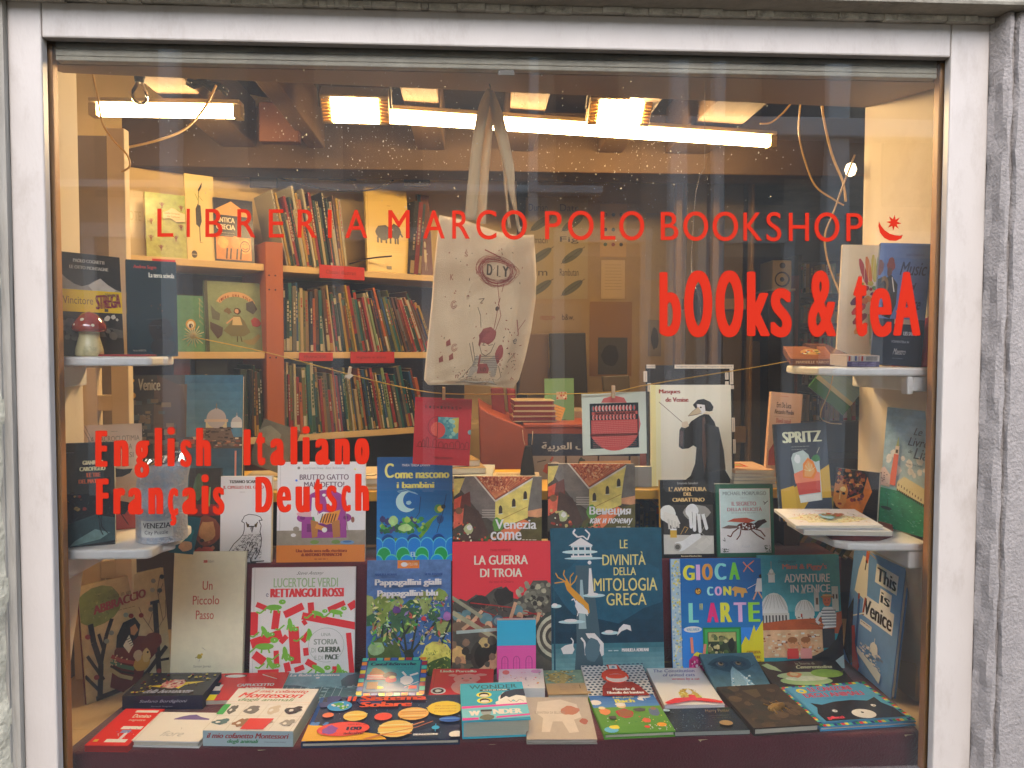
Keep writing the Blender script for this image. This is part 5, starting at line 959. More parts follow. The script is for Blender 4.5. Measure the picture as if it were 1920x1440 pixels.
def a_sis(A):
    A.al = .7; A.V(0, 0, 100, 100, '#242c50', '#1c2c4c', 5); A.al = 1; A.R(0, 0, 2.6, 100, '#1f4484').S(50, 4, 4, 98, 96, ['#8a9ac0', '#c9d4e8'], .12, .3).S(14, 4, 2, 40, 20, ['#3a4070'], 2, 6)
    A.P([(0, 66), (8, 68), (20, 76), (36, 84), (46, 88), (52, 96), (54, 101), (0, 101)], '#e8a030').S(10, 2, 62, 12, 68, ['#4a7cc0'], .8, 1.6)
    
    A.E(16, 25, 8.5, 12, '#3a8fd0').B(14, 22, 4, 5, '#4c9c44', .3).B(19, 29, 3, 4, '#4c9c44', .3).S(8, 10, 16, 22, 34, ['#dfe8f0'], .5, 1.1)
    A.E(10.5, 46, 3.8, 5.6, '#dc6a40').E(29, 49, 8, 11.5, '#e8b45c').L([(21.5, 47), (37, 45)], 1, '#f0d08c').L([(22, 52), (36, 51)], 1, '#d8923c').E(48, 52, 6, 8.6, '#d84a3c')
    A.E(68, 47, 10.5, 14.5, '#cfa258'); [A.L([(59.5, 39+4.4*i), (76.5, 38+4.4*i)], 1.0, ('#e0c88c', '#a8743c', '#c08c50')[i % 3]) for i in range(5)]
    A.E(89, 36, 12, 17, '#eab63c').P([(76, 34), (82, 28), (82, 40)], '#eab63c'); [A.T(t, 82, 29+6*i, 97, 33+6*i, '#9c5c28') for i, t in enumerate(('Alla scoperta', 'dei pianeti che', 'ci circondano!'))]
    A.T('Il', 20, 3, 26, 15, '#e0502c', b=.4).T('Sistema', 29, 2, 76, 15, '#e0502c', b=.9).T('Solare', 30, 18, 66, 30, '#e0502c', b=.9)
    A.E(93, 62, 7, 6, '#2a58b0').L([(86, 61), (100, 60)], .8, '#6a9ae0').E(24, 78, 17, 15, '#d8483c', rot=-4).T('100', 26, 74, 36, 81, '#1c2440', b=.5).T('con più di', 26, 67, 38, 71, '#7c2420').T('adesivi!', 25, 84, 38, 90, '#7c2420', b=.3).B(15, 80, 5, 9, '#7a4a9c', .3)
    A.L([(38, 101), (50, 92), (76, 66)], 1.4, '#b8794c').E(58, 80, 11.5, 18, '#e9b060'); [A.L([(47, 73+5*i), (69, 71+5*i)], 1.0, ('#f2d49c', '#d8823c', '#f0c070')[i % 3]) for i in range(5)]; A.L([(46, 95), (72, 78), (82, 66)], .8, '#a8623c')
    A.O(84, 80, 2.6, '#3a9ad8').L([(84, 72), (84, 88)], .5, '#3a9ad8').T('DEAGOSTINI', 70, 92, 86, 95.5, '#e0e6ee', b=.4).E(98, 95, 5, 7, '#d8e4ee')
on_table('wide navy book of the solar system with painted planets', [(570, 1393), (866, 1384), (861, 1303), (597, 1307)], .011, a_sis, '#1f2a4a', gain=GN)
def a_porc(A): A.T('Lindo Porcello', 12, 5, 72, 14, '#f0c8b4', b=.7); A.B(56, 40, 22, 20, '#d88c84', .1).B(56, 70, 24, 26, '#d9948c', .1).B(34, 26, 7, 5, '#d88c84').B(80, 24, 9, 5, '#d88c84').O(50, 38, 1.6, '#432').O(63, 38, 1.6, '#432').B(56, 46, 6, 4, '#c8746c').E(14, 84, 12, 12, '#e8dcd4').E(14, 84, 9, 9, '#3a2c2c').B(14, 84, 5, 5, '#e0d0c4')
on_table('red board book with a pink piglet on the cover', [(804, 1304), (925, 1304), (925, 1254), (812, 1254)], .007, a_porc, '#c9343a', gain=GN)
def a_wond(A):
    A.V(0, 0, 100, 100, '#3fb4d8', '#35a8d0', 3).T('WONDER', 14, 6, 90, 17, '#22505c', b=.2).R(30, 19, 78, 24, '#23404a').T('TUTTE LE STORIE', 34, 20, 74, 23, '#c9e4ec', b=.3)
    for y in (34, 50): A.E(36, y, 12, 7.5, '#d8e04c').E(36, y, 8, 6, '#1f1c1c').E(36, y+2, 6.6, 3.6, '#efd9c0')
    A.P([(56, 60), (58, 42), (66, 30), (80, 24), (101, 22), (101, 62), (62, 64)], '#efeae4').P([(60, 48), (62, 36), (70, 27), (84, 22), (101, 21), (101, 42), (86, 38), (74, 44), (70, 40)], '#2a2423').E(58, 58, 6, 6, '#e8dcd2').L([(72, 50), (76, 56), (80, 50), (84, 57), (90, 50), (96, 56)], .8, '#445').E(80, 54, 2, 1.6, '#5cc0d8')
    A.P([(0, 64), (100, 60), (100, 64), (0, 70)], '#c8489c').P([(0, 70), (100, 64), (100, 96), (0, 100)], '#6cb8d4').T('W', 10, 76, 27, 88, '#e9f3f6', b=1.2).T('NDER', 46, 74, 90, 86, '#e9f3f6', b=1.2).B(36, 82, 8, 7, '#8a9aa4', .1).R(28, 74, 45, 79, '#3a3f44').B(36, 93, 11, 7, '#5c6a5c').P([(0, 93), (24, 93), (24, 98), (0, 99)], '#c8489c').P([(50, 92), (100, 88), (100, 92), (50, 96)], '#c8489c')
on_table('thick light blue novel with a drawn face and a pink band', [(864, 1352), (990, 1349), (983, 1277), (866, 1283)], .034, a_wond, '#3fb4d8', gain=GN, pages='#c9ccb8')
def a_pinkbox(A): A.al = .8; A.R(0, 0, 100, 100, '#ecdcd8'); A.al = 1; A.E(16, 20, 8, 12, '#e8806c').E(84, 14, 12, 10, '#eaa0c0').S(30, 8, 20, 92, 90, ['#e0707c', '#d8a04c', '#8a8aa0', '#c87a9c'], 1, 2.4).T('K', 58, 50, 63, 64, '#667')
bk = lay('small white box with pink doodles behind the thick novel', [(938, 1290), (1022, 1290), (1018, 1254), (932, 1254)], ZTAB+.024, .023, a_pinkbox, '#e6e4e4', hard=False, cat='box', gain=GN, pages='#e4e8ea')
on_table('kraft folded map with a green and gold picture', [(1028, 1304), (1106, 1302), (1095, 1256), (1018, 1257)], .009, lambda A: (setattr(A, 'al', .3), A.R(0, 0, 100, 58, '#7f9a7c'), A.B(36, 30, 30, 22, '#b09a4c', .3), A.S(60, 4, 4, 74, 52, ['#d8c070', '#8a7434', '#c9b060', '#5c7c5c'], 1.5, 4), setattr(A, 'al', .8), A.R(0, 58, 100, 100, '#b39668'), setattr(A, 'al', 1), small(A, 70, '#7c6440', 30, 70, 3, 6), A.R(78, 66, 80, 80, '#7c6440')), '#b39668', hard=False, gain=GN)
def a_hood(A):
    A.R(0, 0, 100, 100, '#cdd4da'); 
    for i in range(14):
        for j in range(14): A.E(3+7.4*i+(3.7 if j % 2 else 0), 3+7.2*j, 2.6, 2.2, '#24405c', n=6)
    A.P([(20, 100), (24, 72), (32, 60), (72, 60), (80, 70), (92, 100)], '#8c2a1c').B(48, 42, 22, 22, '#d4401f', .05).E(50, 48, 17, 13, '#efe6dc').E(50, 43, 15, 7, '#d4401f').P([(40, 6), (58, 6), (62, 26), (42, 26)], '#c8341c').R(43, 8, 56, 20, '#e9e4de').B(50, 14, 3, 3, '#4c7c9c').L([(42, 56), (50, 58), (58, 56)], .8, '#c9a090').R(24, 78, 84, 96, '#7c2218').T('Manuale di', 38, 78, 72, 85, '#f0dcd4', b=.5).T('Filosofia dei bambini', 28, 88, 84, 95, '#f0dcd4', b=.5)
on_table('blue checked book with a red hooded figure', [(1112, 1310), (1236, 1308), (1192, 1247), (1089, 1248)], .008, a_hood, '#c8ccd0', gain=GN)
def a_grey(A): A.al = .85; A.R(0, 0, 100, 100, '#a89f98'); A.P([(20, 12), (56, 6), (80, 18), (84, 50), (72, 56), (76, 84), (62, 86), (54, 60), (40, 60), (34, 84), (22, 84), (26, 52), (16, 40)], '#c2bab4').B(68, 34, 14, 11, '#a8705c', .2).B(86, 60, 6, 7, '#9c5c50', .2); A.al = 1; A.T('ELEFANTERIA DA BELLEZZA', 14, 36, 60, 42, '#8a827c').L([(22, 30), (50, 28)], .4, '#d8d2cc')
on_table('grey book with a pale animal wrapped in shiny plastic', [(990, 1386), (1124, 1387), (1098, 1307), (982, 1308)], .009, a_grey, '#a39a92', gain=GN, pages='#cfc8bc')
def a_bach(A):
    A.V(0, 0, 100, 36, '#3c74c8', '#5c94dc', 4).V(0, 34, 100, 100, '#6aa43c', '#5a9a30', 4).E(6, 20, 9, 7, '#e0ecf4').E(84, 8, 10, 4, '#dce8f4').T('Il mio piccolo', 36, 5, 68, 11, '#dcd878', b=.2).T('Bach', 36, 13, 66, 23, '#e0dc5c', b=.8).P([(72, 12), (80, 9), (80, 20), (72, 17)], '#e0e8f0').L([(83, 10), (84, 18)], .8, '#e0e8f0')
    A.B(42, 32, 7, 6, '#d8b890', .08).B(42, 28, 8, 5, '#e8e4d8', .15).B(42, 52, 13, 12, '#a83c34', .12).R(34, 44, 52, 60, '#8c5a34').B(66, 44, 10, 5, '#4c4440').B(14, 46, 8, 9, '#e0824c').B(12, 36, 5, 4, '#e8c89c').B(86, 50, 8, 11, '#5c6a84').B(87, 42, 4, 4, '#8a6a54').B(68, 72, 6, 6, '#c8603c').B(64, 88, 4, 3, '#d83c2c').E(86, 84, 7, 5, '#e8922c').E(12, 92, 10, 7, '#5ca8d0').B(18, 86, 7, 5, '#e0c43c').S(20, 62, 84, 100, 100, ['#e0e8d0'], .6, 1).S(26, 6, 60, 96, 80, ['#c83c34', '#e0c84c', '#3a7c2c', '#f0e8e0'], .6, 1.4).R(16, 60, 26, 68, '#4c4038')
bk = on_table('small bright board book of musician animals on green grass', [(1128, 1376), (1262, 1371), (1228, 1300), (1108, 1305)], .011, a_bach, '#5a9a30', gain=GN)
def a_cats(A):
    A.T('The Constitution', 8, 4, 84, 13, '#6a6e98', it=3, b=.2).T('of united cats', 22, 16, 80, 25, '#6a6e98', it=3, b=.2).T('written by a cat', 34, 29, 84, 37, '#c8545c', it=3, b=.2); small(A, 41, '#aaa', 34, 72, 3, 4)
    A.P([(34, 88), (34, 70), (44, 60), (56, 60), (66, 72), (70, 88)], '#b9a03c').S(50, 34, 62, 70, 88, ['#d8c860', '#8a7424', '#e0d890'], 1, 2.2).B(52, 70, 5, 6, '#efe9e0').P([(48, 78), (58, 78), (60, 90), (46, 90)], '#d8382c').P([(2, 96), (22, 86), (50, 84), (80, 88), (99, 94), (97, 99), (50, 92), (6, 101)], '#c8302c')
on_table('white cat constitution booklet with curling script', [(1246, 1322), (1360, 1321), (1312, 1252), (1212, 1253)], .010, a_cats, '#dfdce4', hard=False, gain=GN, pages='#e4e4ea')
def a_owlm(A):
    A.al = .35; A.R(0, 0, 100, 100, '#4a7488').B(50, 30, 40, 22, '#2f5468', .12); A.al = 1
    for x in (30, 62): A.B(x, 30, 15, 9, '#23425a', .1).O(x, 31, 5.5, '#8a7a5c').O(x, 31, 3.6, '#1c1a18').O(x+1, 30, 1, '#e8e8e0')
    A.al = .5; A.P([(42, 50), (56, 50), (74, 92), (30, 92)], '#9cc4d8').S(50, 34, 64, 72, 92, ['#cfe4ee', '#5c94b0', '#e0eef4'], 1, 2.4).L([(10, 40), (34, 52)], 1.6, '#2f5468').L([(90, 36), (64, 50)], 1.6, '#2f5468')
on_table('blue leathery notebook with a moulded owl face', [(1344, 1296), (1449, 1291), (1408, 1224), (1313, 1226)], .009, a_owlm, '#3c6074', gain=1.0, gloss=False)
def a_cen(A):
    A.al = .7; A.R(0, 0, 100, 100, '#2c2c2a'); A.al = 1; A.T('la Storia di', 46, 5, 70, 14, '#b4b08c').T('Cenerentolina', 42, 17, 88, 29, '#d8d4a4', it=3, b=.3)
    A.al = .6; A.E(46, 56, 34, 14, '#b9cc94').E(44, 74, 32, 16, '#9cbc84').E(46, 66, 26, 9, '#d0dcb8').E(76, 48, 20, 16, '#8cb44c').P([(8, 30), (2, 14), (10, 8), (18, 22), (22, 40)], '#b4c890').B(34, 52, 9, 10, '#e08c5c', .2).B(34, 50, 5, 6, '#f0c890', .2).L([(94, 46), (100, 38)], 2, '#5c5c3c')
on_table('dark book of a green gourd and glowing petals', [(1452, 1292), (1606, 1288), (1562, 1239), (1430, 1240)], .008, a_cen, '#2a2a28', gain=1.25)
on_table('thin dark starry book with a small gold oval', [(1260, 1373), (1404, 1368), (1376, 1326), (1246, 1329)], .009, lambda A: (setattr(A, 'al', .6), A.R(0, 0, 100, 100, '#22262a'), setattr(A, 'al', 1), A.S(80, 4, 10, 52, 92, ['#5c7484', '#3a4c58', '#8aa0ac'], .3, .8), A.T('Harry Potter', 56, 12, 90, 30, '#8a744c', it=2), small(A, 40, '#5c5444', 60, 86, 2, 10), A.E(74, 74, 9, 11, '#a88c5c'), A.E(4, 12, 5, 6, '#9cc0d8')), '#22262a', hard=False, gain=1.0, pages='#b0b4ac')
def a_scar(A):
    A.al = .35; A.R(0, 0, 100, 100, '#3a2e26').S(34, 4, 4, 96, 96, ['#33302a', '#4c3c2c', '#2a2622', '#5a4836'], 5, 12); A.al = 1; A.L([(4, 10), (30, 40), (24, 70), (40, 98)], .8, '#26211c').L([(96, 14), (70, 40), (84, 80)], .8, '#26211c').P([(34, 14), (60, 12), (56, 30), (44, 34)], '#5c4c38')
on_table('brown leathery notebook with a raised golden scarab', [(1404, 1366), (1524, 1359), (1466, 1281), (1352, 1288)], .015, a_scar, '#352a22', gain=1.0, gloss=False)
sb = sc.objects[-3] if False else [o for o in sc.objects if o.get('label', '').startswith('brown leathery notebook')][0]
ww, hh = wof(sb)
g = G()
for k in range(9):
    t_ = (k-4)/4; rr = .0115*math.sqrt(max(.08, 1-t_*t_)); g.lathe([(0, .0075-abs(t_)*.002), (rr*.5, .0068-abs(t_)*.002), (rr, .003), (rr*1.05, 0)], C('#9a7c44'), 10, M=Matrix.Translation((ww*.62+t_*.018, hh*.42+t_*.010, 0)))
for sx in (-1, 1):
    for k in range(3): g.tube([(ww*.62+(k-1)*.012, hh*.42+sx*.006+(k-1)*.006, .003), (ww*.62+(k-1)*.016-sx*.004, hh*.42+sx*.022+(k-1)*.006, .001)], .0012, 5, C('#9a7c44'))
g.build('relief', mat('antique_gold', vcol=True, rough=.4, metal=.6, bump=.4, bscale=200), sb)
sb = [o for o in sc.objects if o.get('label', '').startswith('blue leathery notebook')][0]; ww, hh = wof(sb)
g = G()
for x in (.30, .62): g.lathe([(0, .005), (.0035, .0042), (.006, .0022), (.0085, .0018), (.0105, 0)], C('#2a4860'), 16, M=Matrix.Translation((ww*x, hh*.69, 0)), cols=[C('#15130f'), C('#8a7a5c'), C('#2a4860'), C('#35586c')])
g.mesh([(ww*.49, hh*.62, .001), (ww*.42, hh*.5, .0), (ww*.56, hh*.5, 0), (ww*.49, hh*.40, .0065), (ww*.36, hh*.12, 0), (ww*.62, hh*.12, 0), (ww*.49, hh*.10, .004)], [(0, 1, 3), (0, 3, 2), (1, 4, 3), (3, 4, 6), (3, 6, 5), (3, 5, 2)], C('#8fb8cc'), sm=True)
g.build('relief', mat('leather_relief', vcol=True, rough=.5, bump=.5, bscale=150), sb)
def a_anim(A):
    A.R(0, 0, 100, 100, '#4c9ccc')
    for i in range(26):
        a = 100*i/26; c = ('#2f8c4c', '#dcd84c', '#22408c', '#c83c34', '#4cb4ac')[i*3 % 5]; A.R(a, 0, a+3.4, 5, c).R(a, 95, a+3.4, 100, c).R(0, a, 4, a+3.4, c).R(96, a, 100, a+3.4, c)
    A.V(5, 6, 95, 94, '#58acdc', '#4ca0d8', 3).O(19, 17, 5.5, '#e0c83c').O(19, 17, 2.4, '#58acdc').T('LE CANZONI', 28, 9, 76, 20, '#b04c68', b=.5).T('DEGLI ANIMALI', 16, 24, 82, 35, '#b04c68', b=.5).T('canzoncine', 34, 37, 66, 42, '#3a80b0')
    A.P([(10, 92), (10, 74), (16, 60), (14, 48), (24, 54), (40, 48), (60, 46), (76, 50), (88, 42), (88, 56), (94, 70), (94, 92)], '#1f1f24').O(30, 70, 2.6, '#e8e4e4').O(76, 62, 2.6, '#e8e4e4').O(30.5, 70.4, 1, '#222').O(76.5, 62.4, 1, '#222').E(56, 80, 12, 11, '#e0dcdc').O(56, 77, 1.6, '#1a1a1a').T('gallucci', 14, 82, 32, 90, '#c83c4c', b=.5)
on_table('bright blue animal songs book with a black cat face', [(1530, 1362), (1716, 1354), (1622, 1279), (1466, 1290)], .009, a_anim, '#4c9ccc', gain=GN)
# pink and blue booklet standing in front
def a_door(A):
    A.R(0, 0, 100, 43, '#30a4cc').R(0, 43, 100, 100, '#cc4c9c').L([(0, 43), (100, 43)], .8, '#a83c84')
    for cx in (20, 50, 82):
        for o in (0, 2.2): A.P([(cx-9+o, 82)]+[(cx+(9-o)*math.cos(math.radians(180-a)), 68-(8-o*.5)*math.sin(math.radians(a))) for a in range(0, 181, 30)]+[(cx+9-o, 82)], ('#9c3478' if o == 0 else '#cc4c9c'))
        A.L([(cx, 60), (cx, 82)], .7, '#9c3478').L([(cx-7, 72), (cx+7, 72)], .5, '#9c3478')
    A.E(50, 100, 9, 6, '#9c3478').E(50, 100, 7, 5, '#cc4c9c')
stand('small booklet half turquoise half pink with three little doors', [(932, 1262), (1005, 1262), (1006, 1163), (931, 1162)], .016, a_door, '#cc4c9c', z=ZTAB, Y=(.335, .335), lean=4, hard=False, gain=GN)
# ================================================================== left side shelves
ZU2 = ZU+.0006
def a_otto(A):
    A.al = .7; A.R(0, 0, 100, 100, '#2c2a28'); A.al = 1; A.T('PAOLO COGNETTI', 24, 5.5, 74, 8.8, '#a9a49a', b=.4).T('LE OTTO MONTAGNE', 18, 12, 80, 15.3, '#a9a49a', b=.4)
    A.al = .6; A.P([(0, 18), (12, 25), (24, 30), (36, 32), (46, 30), (56, 26), (66, 23), (78, 29), (90, 33), (100, 35), (100, 42), (0, 42)], '#8f8a84').P([(46, 31), (66, 23), (78, 29), (92, 34), (80, 38), (56, 38)], '#b9b5ae').R(0, 58, 100, 100, '#33312e').P([(0, 66), (30, 68), (60, 70), (100, 74), (100, 82), (40, 80), (0, 78)], '#54524e').S(26, 0, 60, 100, 86, ['#5f5c56', '#2a2826', '#6e6b64'], 3, 8); A.al = 1
    A.R(0, 35.5, 100, 57, '#d8b81c').T('Vincitore', 5, 42, 52, 49.5, '#8a6a1c').T('STREGA', 56, 40, 98, 54, '#7c2c34', b=1.4, up=3).T('PREMIO', 72, 37.5, 92, 41, '#7c6a2c').R(70, 53, 76, 56, '#4c4430').S(6, 70, 59, 96, 64, ['#b9b5a8'], 2, 4)
stand('dark mountain novel wrapped with a yellow prize band', [(116, 667), (233, 664), (215, 480), (103, 472)], .022, a_otto, '#2b2927', z=ZU, Y=(.055, .15), lean=3, hard=False, gain=1.25)
def a_terra(A): A.al = .7; A.R(0, 0, 100, 100, '#15272c'); A.al = 1; A.T('Andrea Segre', 14, 5, 60, 9.5, '#a8382c', b=.6).T('La terra scivola', 44, 12.5, 96, 17.5, '#d8d0bc', b=.6).T('Marsilio NARRATIVA', 10, 93, 36, 95, '#a9a08c'); A.al = .8; A.B(66, 72, 26, 12, '#1f1a1a').L([(34, 62), (76, 60)], 1, '#3a3f3c').L([(40, 68), (70, 68)], 1, '#3a3f3c').B(70, 90, 24, 10, '#1c1718').S(4, 44, 46, 74, 54, ['#b8682c'], .6, 1)
stand('dark green black novel La terra scivola with orange author name', [(240, 664), (334, 663), (324, 490), (228, 487)], .016, a_terra, '#16262a', z=ZU, Y=(.10, .14), lean=3, hard=False, gain=1.25)
# mushroom
m0 = at(168, 668, .085); m0.z = ZU+.0004
def mush():
    t = thing('mushroom', 'red capped ceramic mushroom on the left upper shelf', 'ornament', Matrix.Translation(m0))
    k = (at(196, 600, .085).x-at(134, 600, .085).x)/2
    g = G(); hh_ = .060; g.lathe([(0, 0), (.020, 0), (.0235, .003), (.023, .012), (.0195, .026), (.017, .036), (.0175, .044), (.019, .046)], C('#d9cf9c'), 28); g.build('stem', mat('glazed_cream_ceramic', vcol=True, rough=.22, spec=.6, noise=.2, nscale=30, dirt='#4a4a34', dscale=26, damt=.8), t)
    g = G(); g.lathe([(.017, .0435), (k*.86, .044), (k*.98, .047), (k, .0505), (k*.95, .057), (k*.78, .066), (k*.55, .0735), (k*.28, .079), (0, .081)], C('#9c3020'), 32); g.build('cap', mat('glazed_red_ceramic', vcol=True, rough=.12, spec=.8, noise=.35, nscale=40, coat=.6), t)
    g = G(); r = random.Random(2)
    for i, (az, el) in enumerate(((-92, 34), (-52, 14), (-122, 16))):
        a, e = math.radians(az), math.radians(el); p = Vector((k*.97*math.cos(e)*math.cos(a), k*.97*math.cos(e)*math.sin(a), .0475+.0335*math.sin(e)))
        n_ = Vector((p.x/k, p.y/k, math.sin(e)*1.3)).normalized(); u = n_.orthogonal().normalized(); v = n_.cross(u); s_ = r.uniform(.0022, .0036)
        g.lathe([(0, .0012), (s_*.7, .0009), (s_, -.0006)], C('#ede2c8'), 9, M=Matrix(((u.x, v.x, n_.x, p.x), (u.y, v.y, n_.y, p.y), (u.z, v.z, n_.z, p.z), (0, 0, 0, 1))))
    g.build('cap_glints', MISC, t)  # pale dots stand in for the highlights on the glazed cap
mush()
lay('thin red booklet lying on the left upper shelf', [(190, 669), (268, 669), (262, 664.5), (205, 664.5)], ZU+.0042, .0036, None, '#8c2a28', hard=False) if False else None
g = G(); p = at(236, 668, .085); g.box(p.x-.045, p.x+.04, .075, .125, ZU+.0005, ZU+.004, C('#8f2c2a')); g.build('booklet', MISC, label='thin red booklet lying flat beside the mushroom', cat='booklet', bevel=.0005)
ZL2 = ZL+.0006
def a_macro(A):
    A.R(0, 0, 7, 100, '#7c3c2c').R(0, 76, 100, 100, '#a8443c'); A.L([(8, 0), (26, 22)], .5, '#444').L([(13, 0), (28, 20)], .5, '#444').T('LA MACROCLOTIMIA', 18, 11, 96, 16, '#7a6a58').T('DELLA TERRA', 40, 19, 84, 24, '#7a6a58').T('CO TESI', 48, 27, 86, 32, '#7a6a58'); small(A, 6.5, '#9a8a74', 52, 62)
    A.P([(40, 34), (48, 32), (50, 38), (60, 42), (70, 43), (84, 43), (80, 47), (68, 50), (52, 50), (44, 44)], '#2c2626').P([(40, 66), (60, 72), (84, 76), (70, 86), (48, 82)], '#2c2626').L([(60, 80), (76, 96)], 1.4, '#2c2626').B(45, 36, 3, 3, '#c89a7c')
stand('pale book with a reclining figure behind the dark crime novel', [(146, 1003), (270, 985), (272, 797), (133, 795)], .010, a_macro, '#c9ad90', z=ZL, Y=(.17, .22), lean=4, gain=1.25)
def a_gian(A):
    A.al = .6; A.R(0, 0, 100, 100, '#17181a'); A.al = 1; small(A, 9, '#888', 4, 20); A.T('GIANRICO', 36, 17.5, 78, 21.5, '#d8cc9c', b=.8).T('CAROFIGLIO', 30, 23.5, 82, 27.5, '#d8cc9c', b=.8).T('LE TRE', 44, 29.5, 72, 33.5, '#c8582c', b=.8).T('DEL MATTINO', 28, 35.5, 86, 39.5, '#c8582c', b=.8)
    A.al = .3; A.S(12, 2, 48, 40, 64, ['#7c2c20', '#4c3c2c', '#a8884c'], 2, 5).S(20, 10, 50, 96, 74, ['#26302e', '#33423c', '#1c2220'], 4, 10, 'l').P([(0, 78), (60, 70), (100, 74), (100, 96), (0, 100)], '#33484a').P([(20, 94), (60, 84), (90, 88), (70, 94), (10, 99)], '#6c8884'); A.al = 1; A.L([(66, 66), (70, 84), (76, 90)], 2.2, '#15161a').L([(72, 68), (73, 82), (86, 89)], 2, '#15161a')
stand('black crime novel by the window at the left shelf', [(121, 1019), (216, 1007), (181, 829), (112, 832)], .020, a_gian, '#17181a', z=ZL, Y=(.058, .085), lean=5, hard=False, gain=1.25)
# silver puzzle tube
c0 = at(304, 1003, .125); rr = (at(348, 1003, .125).x-at(256, 1003, .125).x)/2; ht = at(312, 868, .125).z-ZL2
c0.z = ZL2
t = thing('puzzle_tube', 'silver glitter gift tube labelled Venezia City Puzzle', 'tube', Matrix.Translation(c0))
gl_m = mat('holographic_foil', '#d2d0d4', .35, metal=.2, noise=.25, nscale=90, bump=.8, bscale=220, col2='#a6b4c4')
g = G(); n = 40; V_ = []; prof = [(0, 1), (.01, 1), (.25, .99), (.5, .985), (.78, .99), (.9, 1.0), (1.0, .99)]
for f, s_ in prof:
    for k in range(n):
        a = 2*math.pi*k/n; fl = max(0, (f-.72)/.28)   # pinched towards the top
        x = rr*s_*math.cos(a)*(1+.03*fl)+.010*fl; y = rr*s_*math.sin(a)*(1-.62*fl); V_.append((x, y, ht*f*(1+.05*fl*math.cos(a))))
m_ = len(prof); g.mesh(V_, [(i*n+k, i*n+(k+1) % n, (i+1)*n+(k+1) % n, (i+1)*n+k) for i in range(m_-1) for k in range(n)]+[tuple(range(n-1, -1, -1))], sm=True); g.build('foil_sleeve', gl_m, t)
g = G(); r = random.Random(4); top = V_[-n:]; q = []
for k in range(n): x, y, z = top[k]; q.append((x, y, z+.001)); 
cap_v = q+[(x*.86+.002, y*.6, z+.010+.004*math.sin(k*1.1)) for k, (x, y, z) in enumerate(q)]+[(x*.3+.004, y*.2, z+.012+.003*math.sin(k*2.2)) for k, (x, y, z) in enumerate(q)]
g.mesh(cap_v, [(i*n+k, i*n+(k+1) % n, (i+1)*n+(k+1) % n, (i+1)*n+k) for i in range(2) for k in range(n)]+[tuple(range(2*n, 3*n))], C('#b9ad98'), sm=False); g.build('crumpled_top', mat('crumpled_silver', vcol=True, rough=.12, metal=.9), t)
a0 = math.radians(-118); aw = math.radians(74); lh = .0305; lz = ht*.085
g = G(); A = Art(rr*aw, lh, '#e6e6e0'); A.T('VENEZIA', 8, 12, 92, 44, '#2c2c30', b=.3); A.T('City Puzzle', 14, 58, 84, 88, '#44464a')
fn = lambda x, y, z: ((rr*1.004+z)*math.cos(a0+aw*x/100), (rr*1.004+z)*math.sin(a0+aw*x/100), lz+lh*(1-y/100))
for i in range(12): g.face([fn(i*100/12, 100, 0), fn((i+1)*100/12, 100, 0), fn((i+1)*100/12, 0, 0), fn(i*100/12, 0, 0)], C('#e6e6e0'))
A.emit(g, fn, base=2e-4); g.build('paper_label', PM(), t)
# ================================================================== right side shelves
ZR2 = ZUR+.0006
def a_autumn(A):
    A.al = .9; A.R(0, 0, 100, 100, '#e3cda8'); A.al = 1; cols = ['#a8282c', '#d8742c', '#c8b43c', '#5c8c3c', '#5c2c5c', '#c8403c', '#8c2434', '#e09a3c']
    for i in range(7): A.E(40+9*i, 18+abs(3-i)*1.5, 5, 12, cols[i], rot=-18+6*i, n=10).L([(40+9*i, 8), (42+7*i, 30)], .6, '#e0d0a0')
    for i in range(4): A.E(32+3*i, 46+8*i, 7, 7, cols[(i+4) % 8], rot=50, n=9)
    A.S(26, 36, 32, 92, 56, cols, 3, 7).S(16, 60, 30, 96, 62, ['#e0742c', '#f0e0c0', '#c83c2c'], 3, 6).P([(52, 58), (98, 52), (98, 96), (74, 96), (58, 84)], '#a9ae74').S(8, 60, 60, 92, 90, ['#6c7c3c', '#c8cc9c'], 3, 6, 'leaf').R(20, 92, 100, 100, '#b9a88c').S(60, 20, 92, 100, 100, ['#5c5040', '#8a7c64'], .6, 1.4, 'l')
stand('pale book with a crown of colourful autumn leaves at the right', [(1562, 640), (1668, 660), (1692, 458), (1586, 466)], .012, a_autumn, '#e3cda8', z=ZUR, Y=(.27, .24), roll=1, lean=2, gain=1.15)
def a_music(A):
    A.al = .7; A.R(0, 0, 100, 62, '#566ea0').R(0, 62, 100, 100, '#1f2c40'); A.al = 1; A.T('Jesse Cantanovich', 52, 8, 88, 11, '#3a4a70').T('Music', 42, 15, 92, 26, '#222c4c', it=5, b=.4).T('of', 66, 32, 74, 38, '#222c4c', it=3, b=.4).T('Venice', 46, 44, 86, 54, '#222c4c', it=5, b=.4)
    A.B(24, 18, 8, 6, '#7c3024').B(22, 24, 5, 4, '#5c3426').P([(12, 30), (26, 26), (40, 34), (40, 50), (30, 62), (14, 60)], '#2c2420').B(12, 36, 10, 9, '#7c5a2c', .08).B(12, 36, 5.5, 5.5, '#33261c', .1).L([(28, 28), (34, 40)], 2, '#d8d0c4').B(2, 20, 8, 7, '#6a2c22').P([(0, 30), (8, 28), (6, 60), (0, 64)], '#2a2624').S(6, 40, 54, 66, 62, ['#e0c890', '#c86c4c'], 2, 4).R(40, 62, 80, 66, '#b8a088')
    A.T('& THE', 42, 70, 56, 73, '#a9b4c8', b=.3).T('LES SABRE', 60, 72, 86, 75, '#c9d0dc', b=.3).T('FORMENTERA IN', 38, 79.5, 72, 81.5, '#b0b8c8').T('Maestro', 42, 86, 66, 91, '#c9ccd4', it=3); small(A, 94, '#8a94a8', 42, 62)
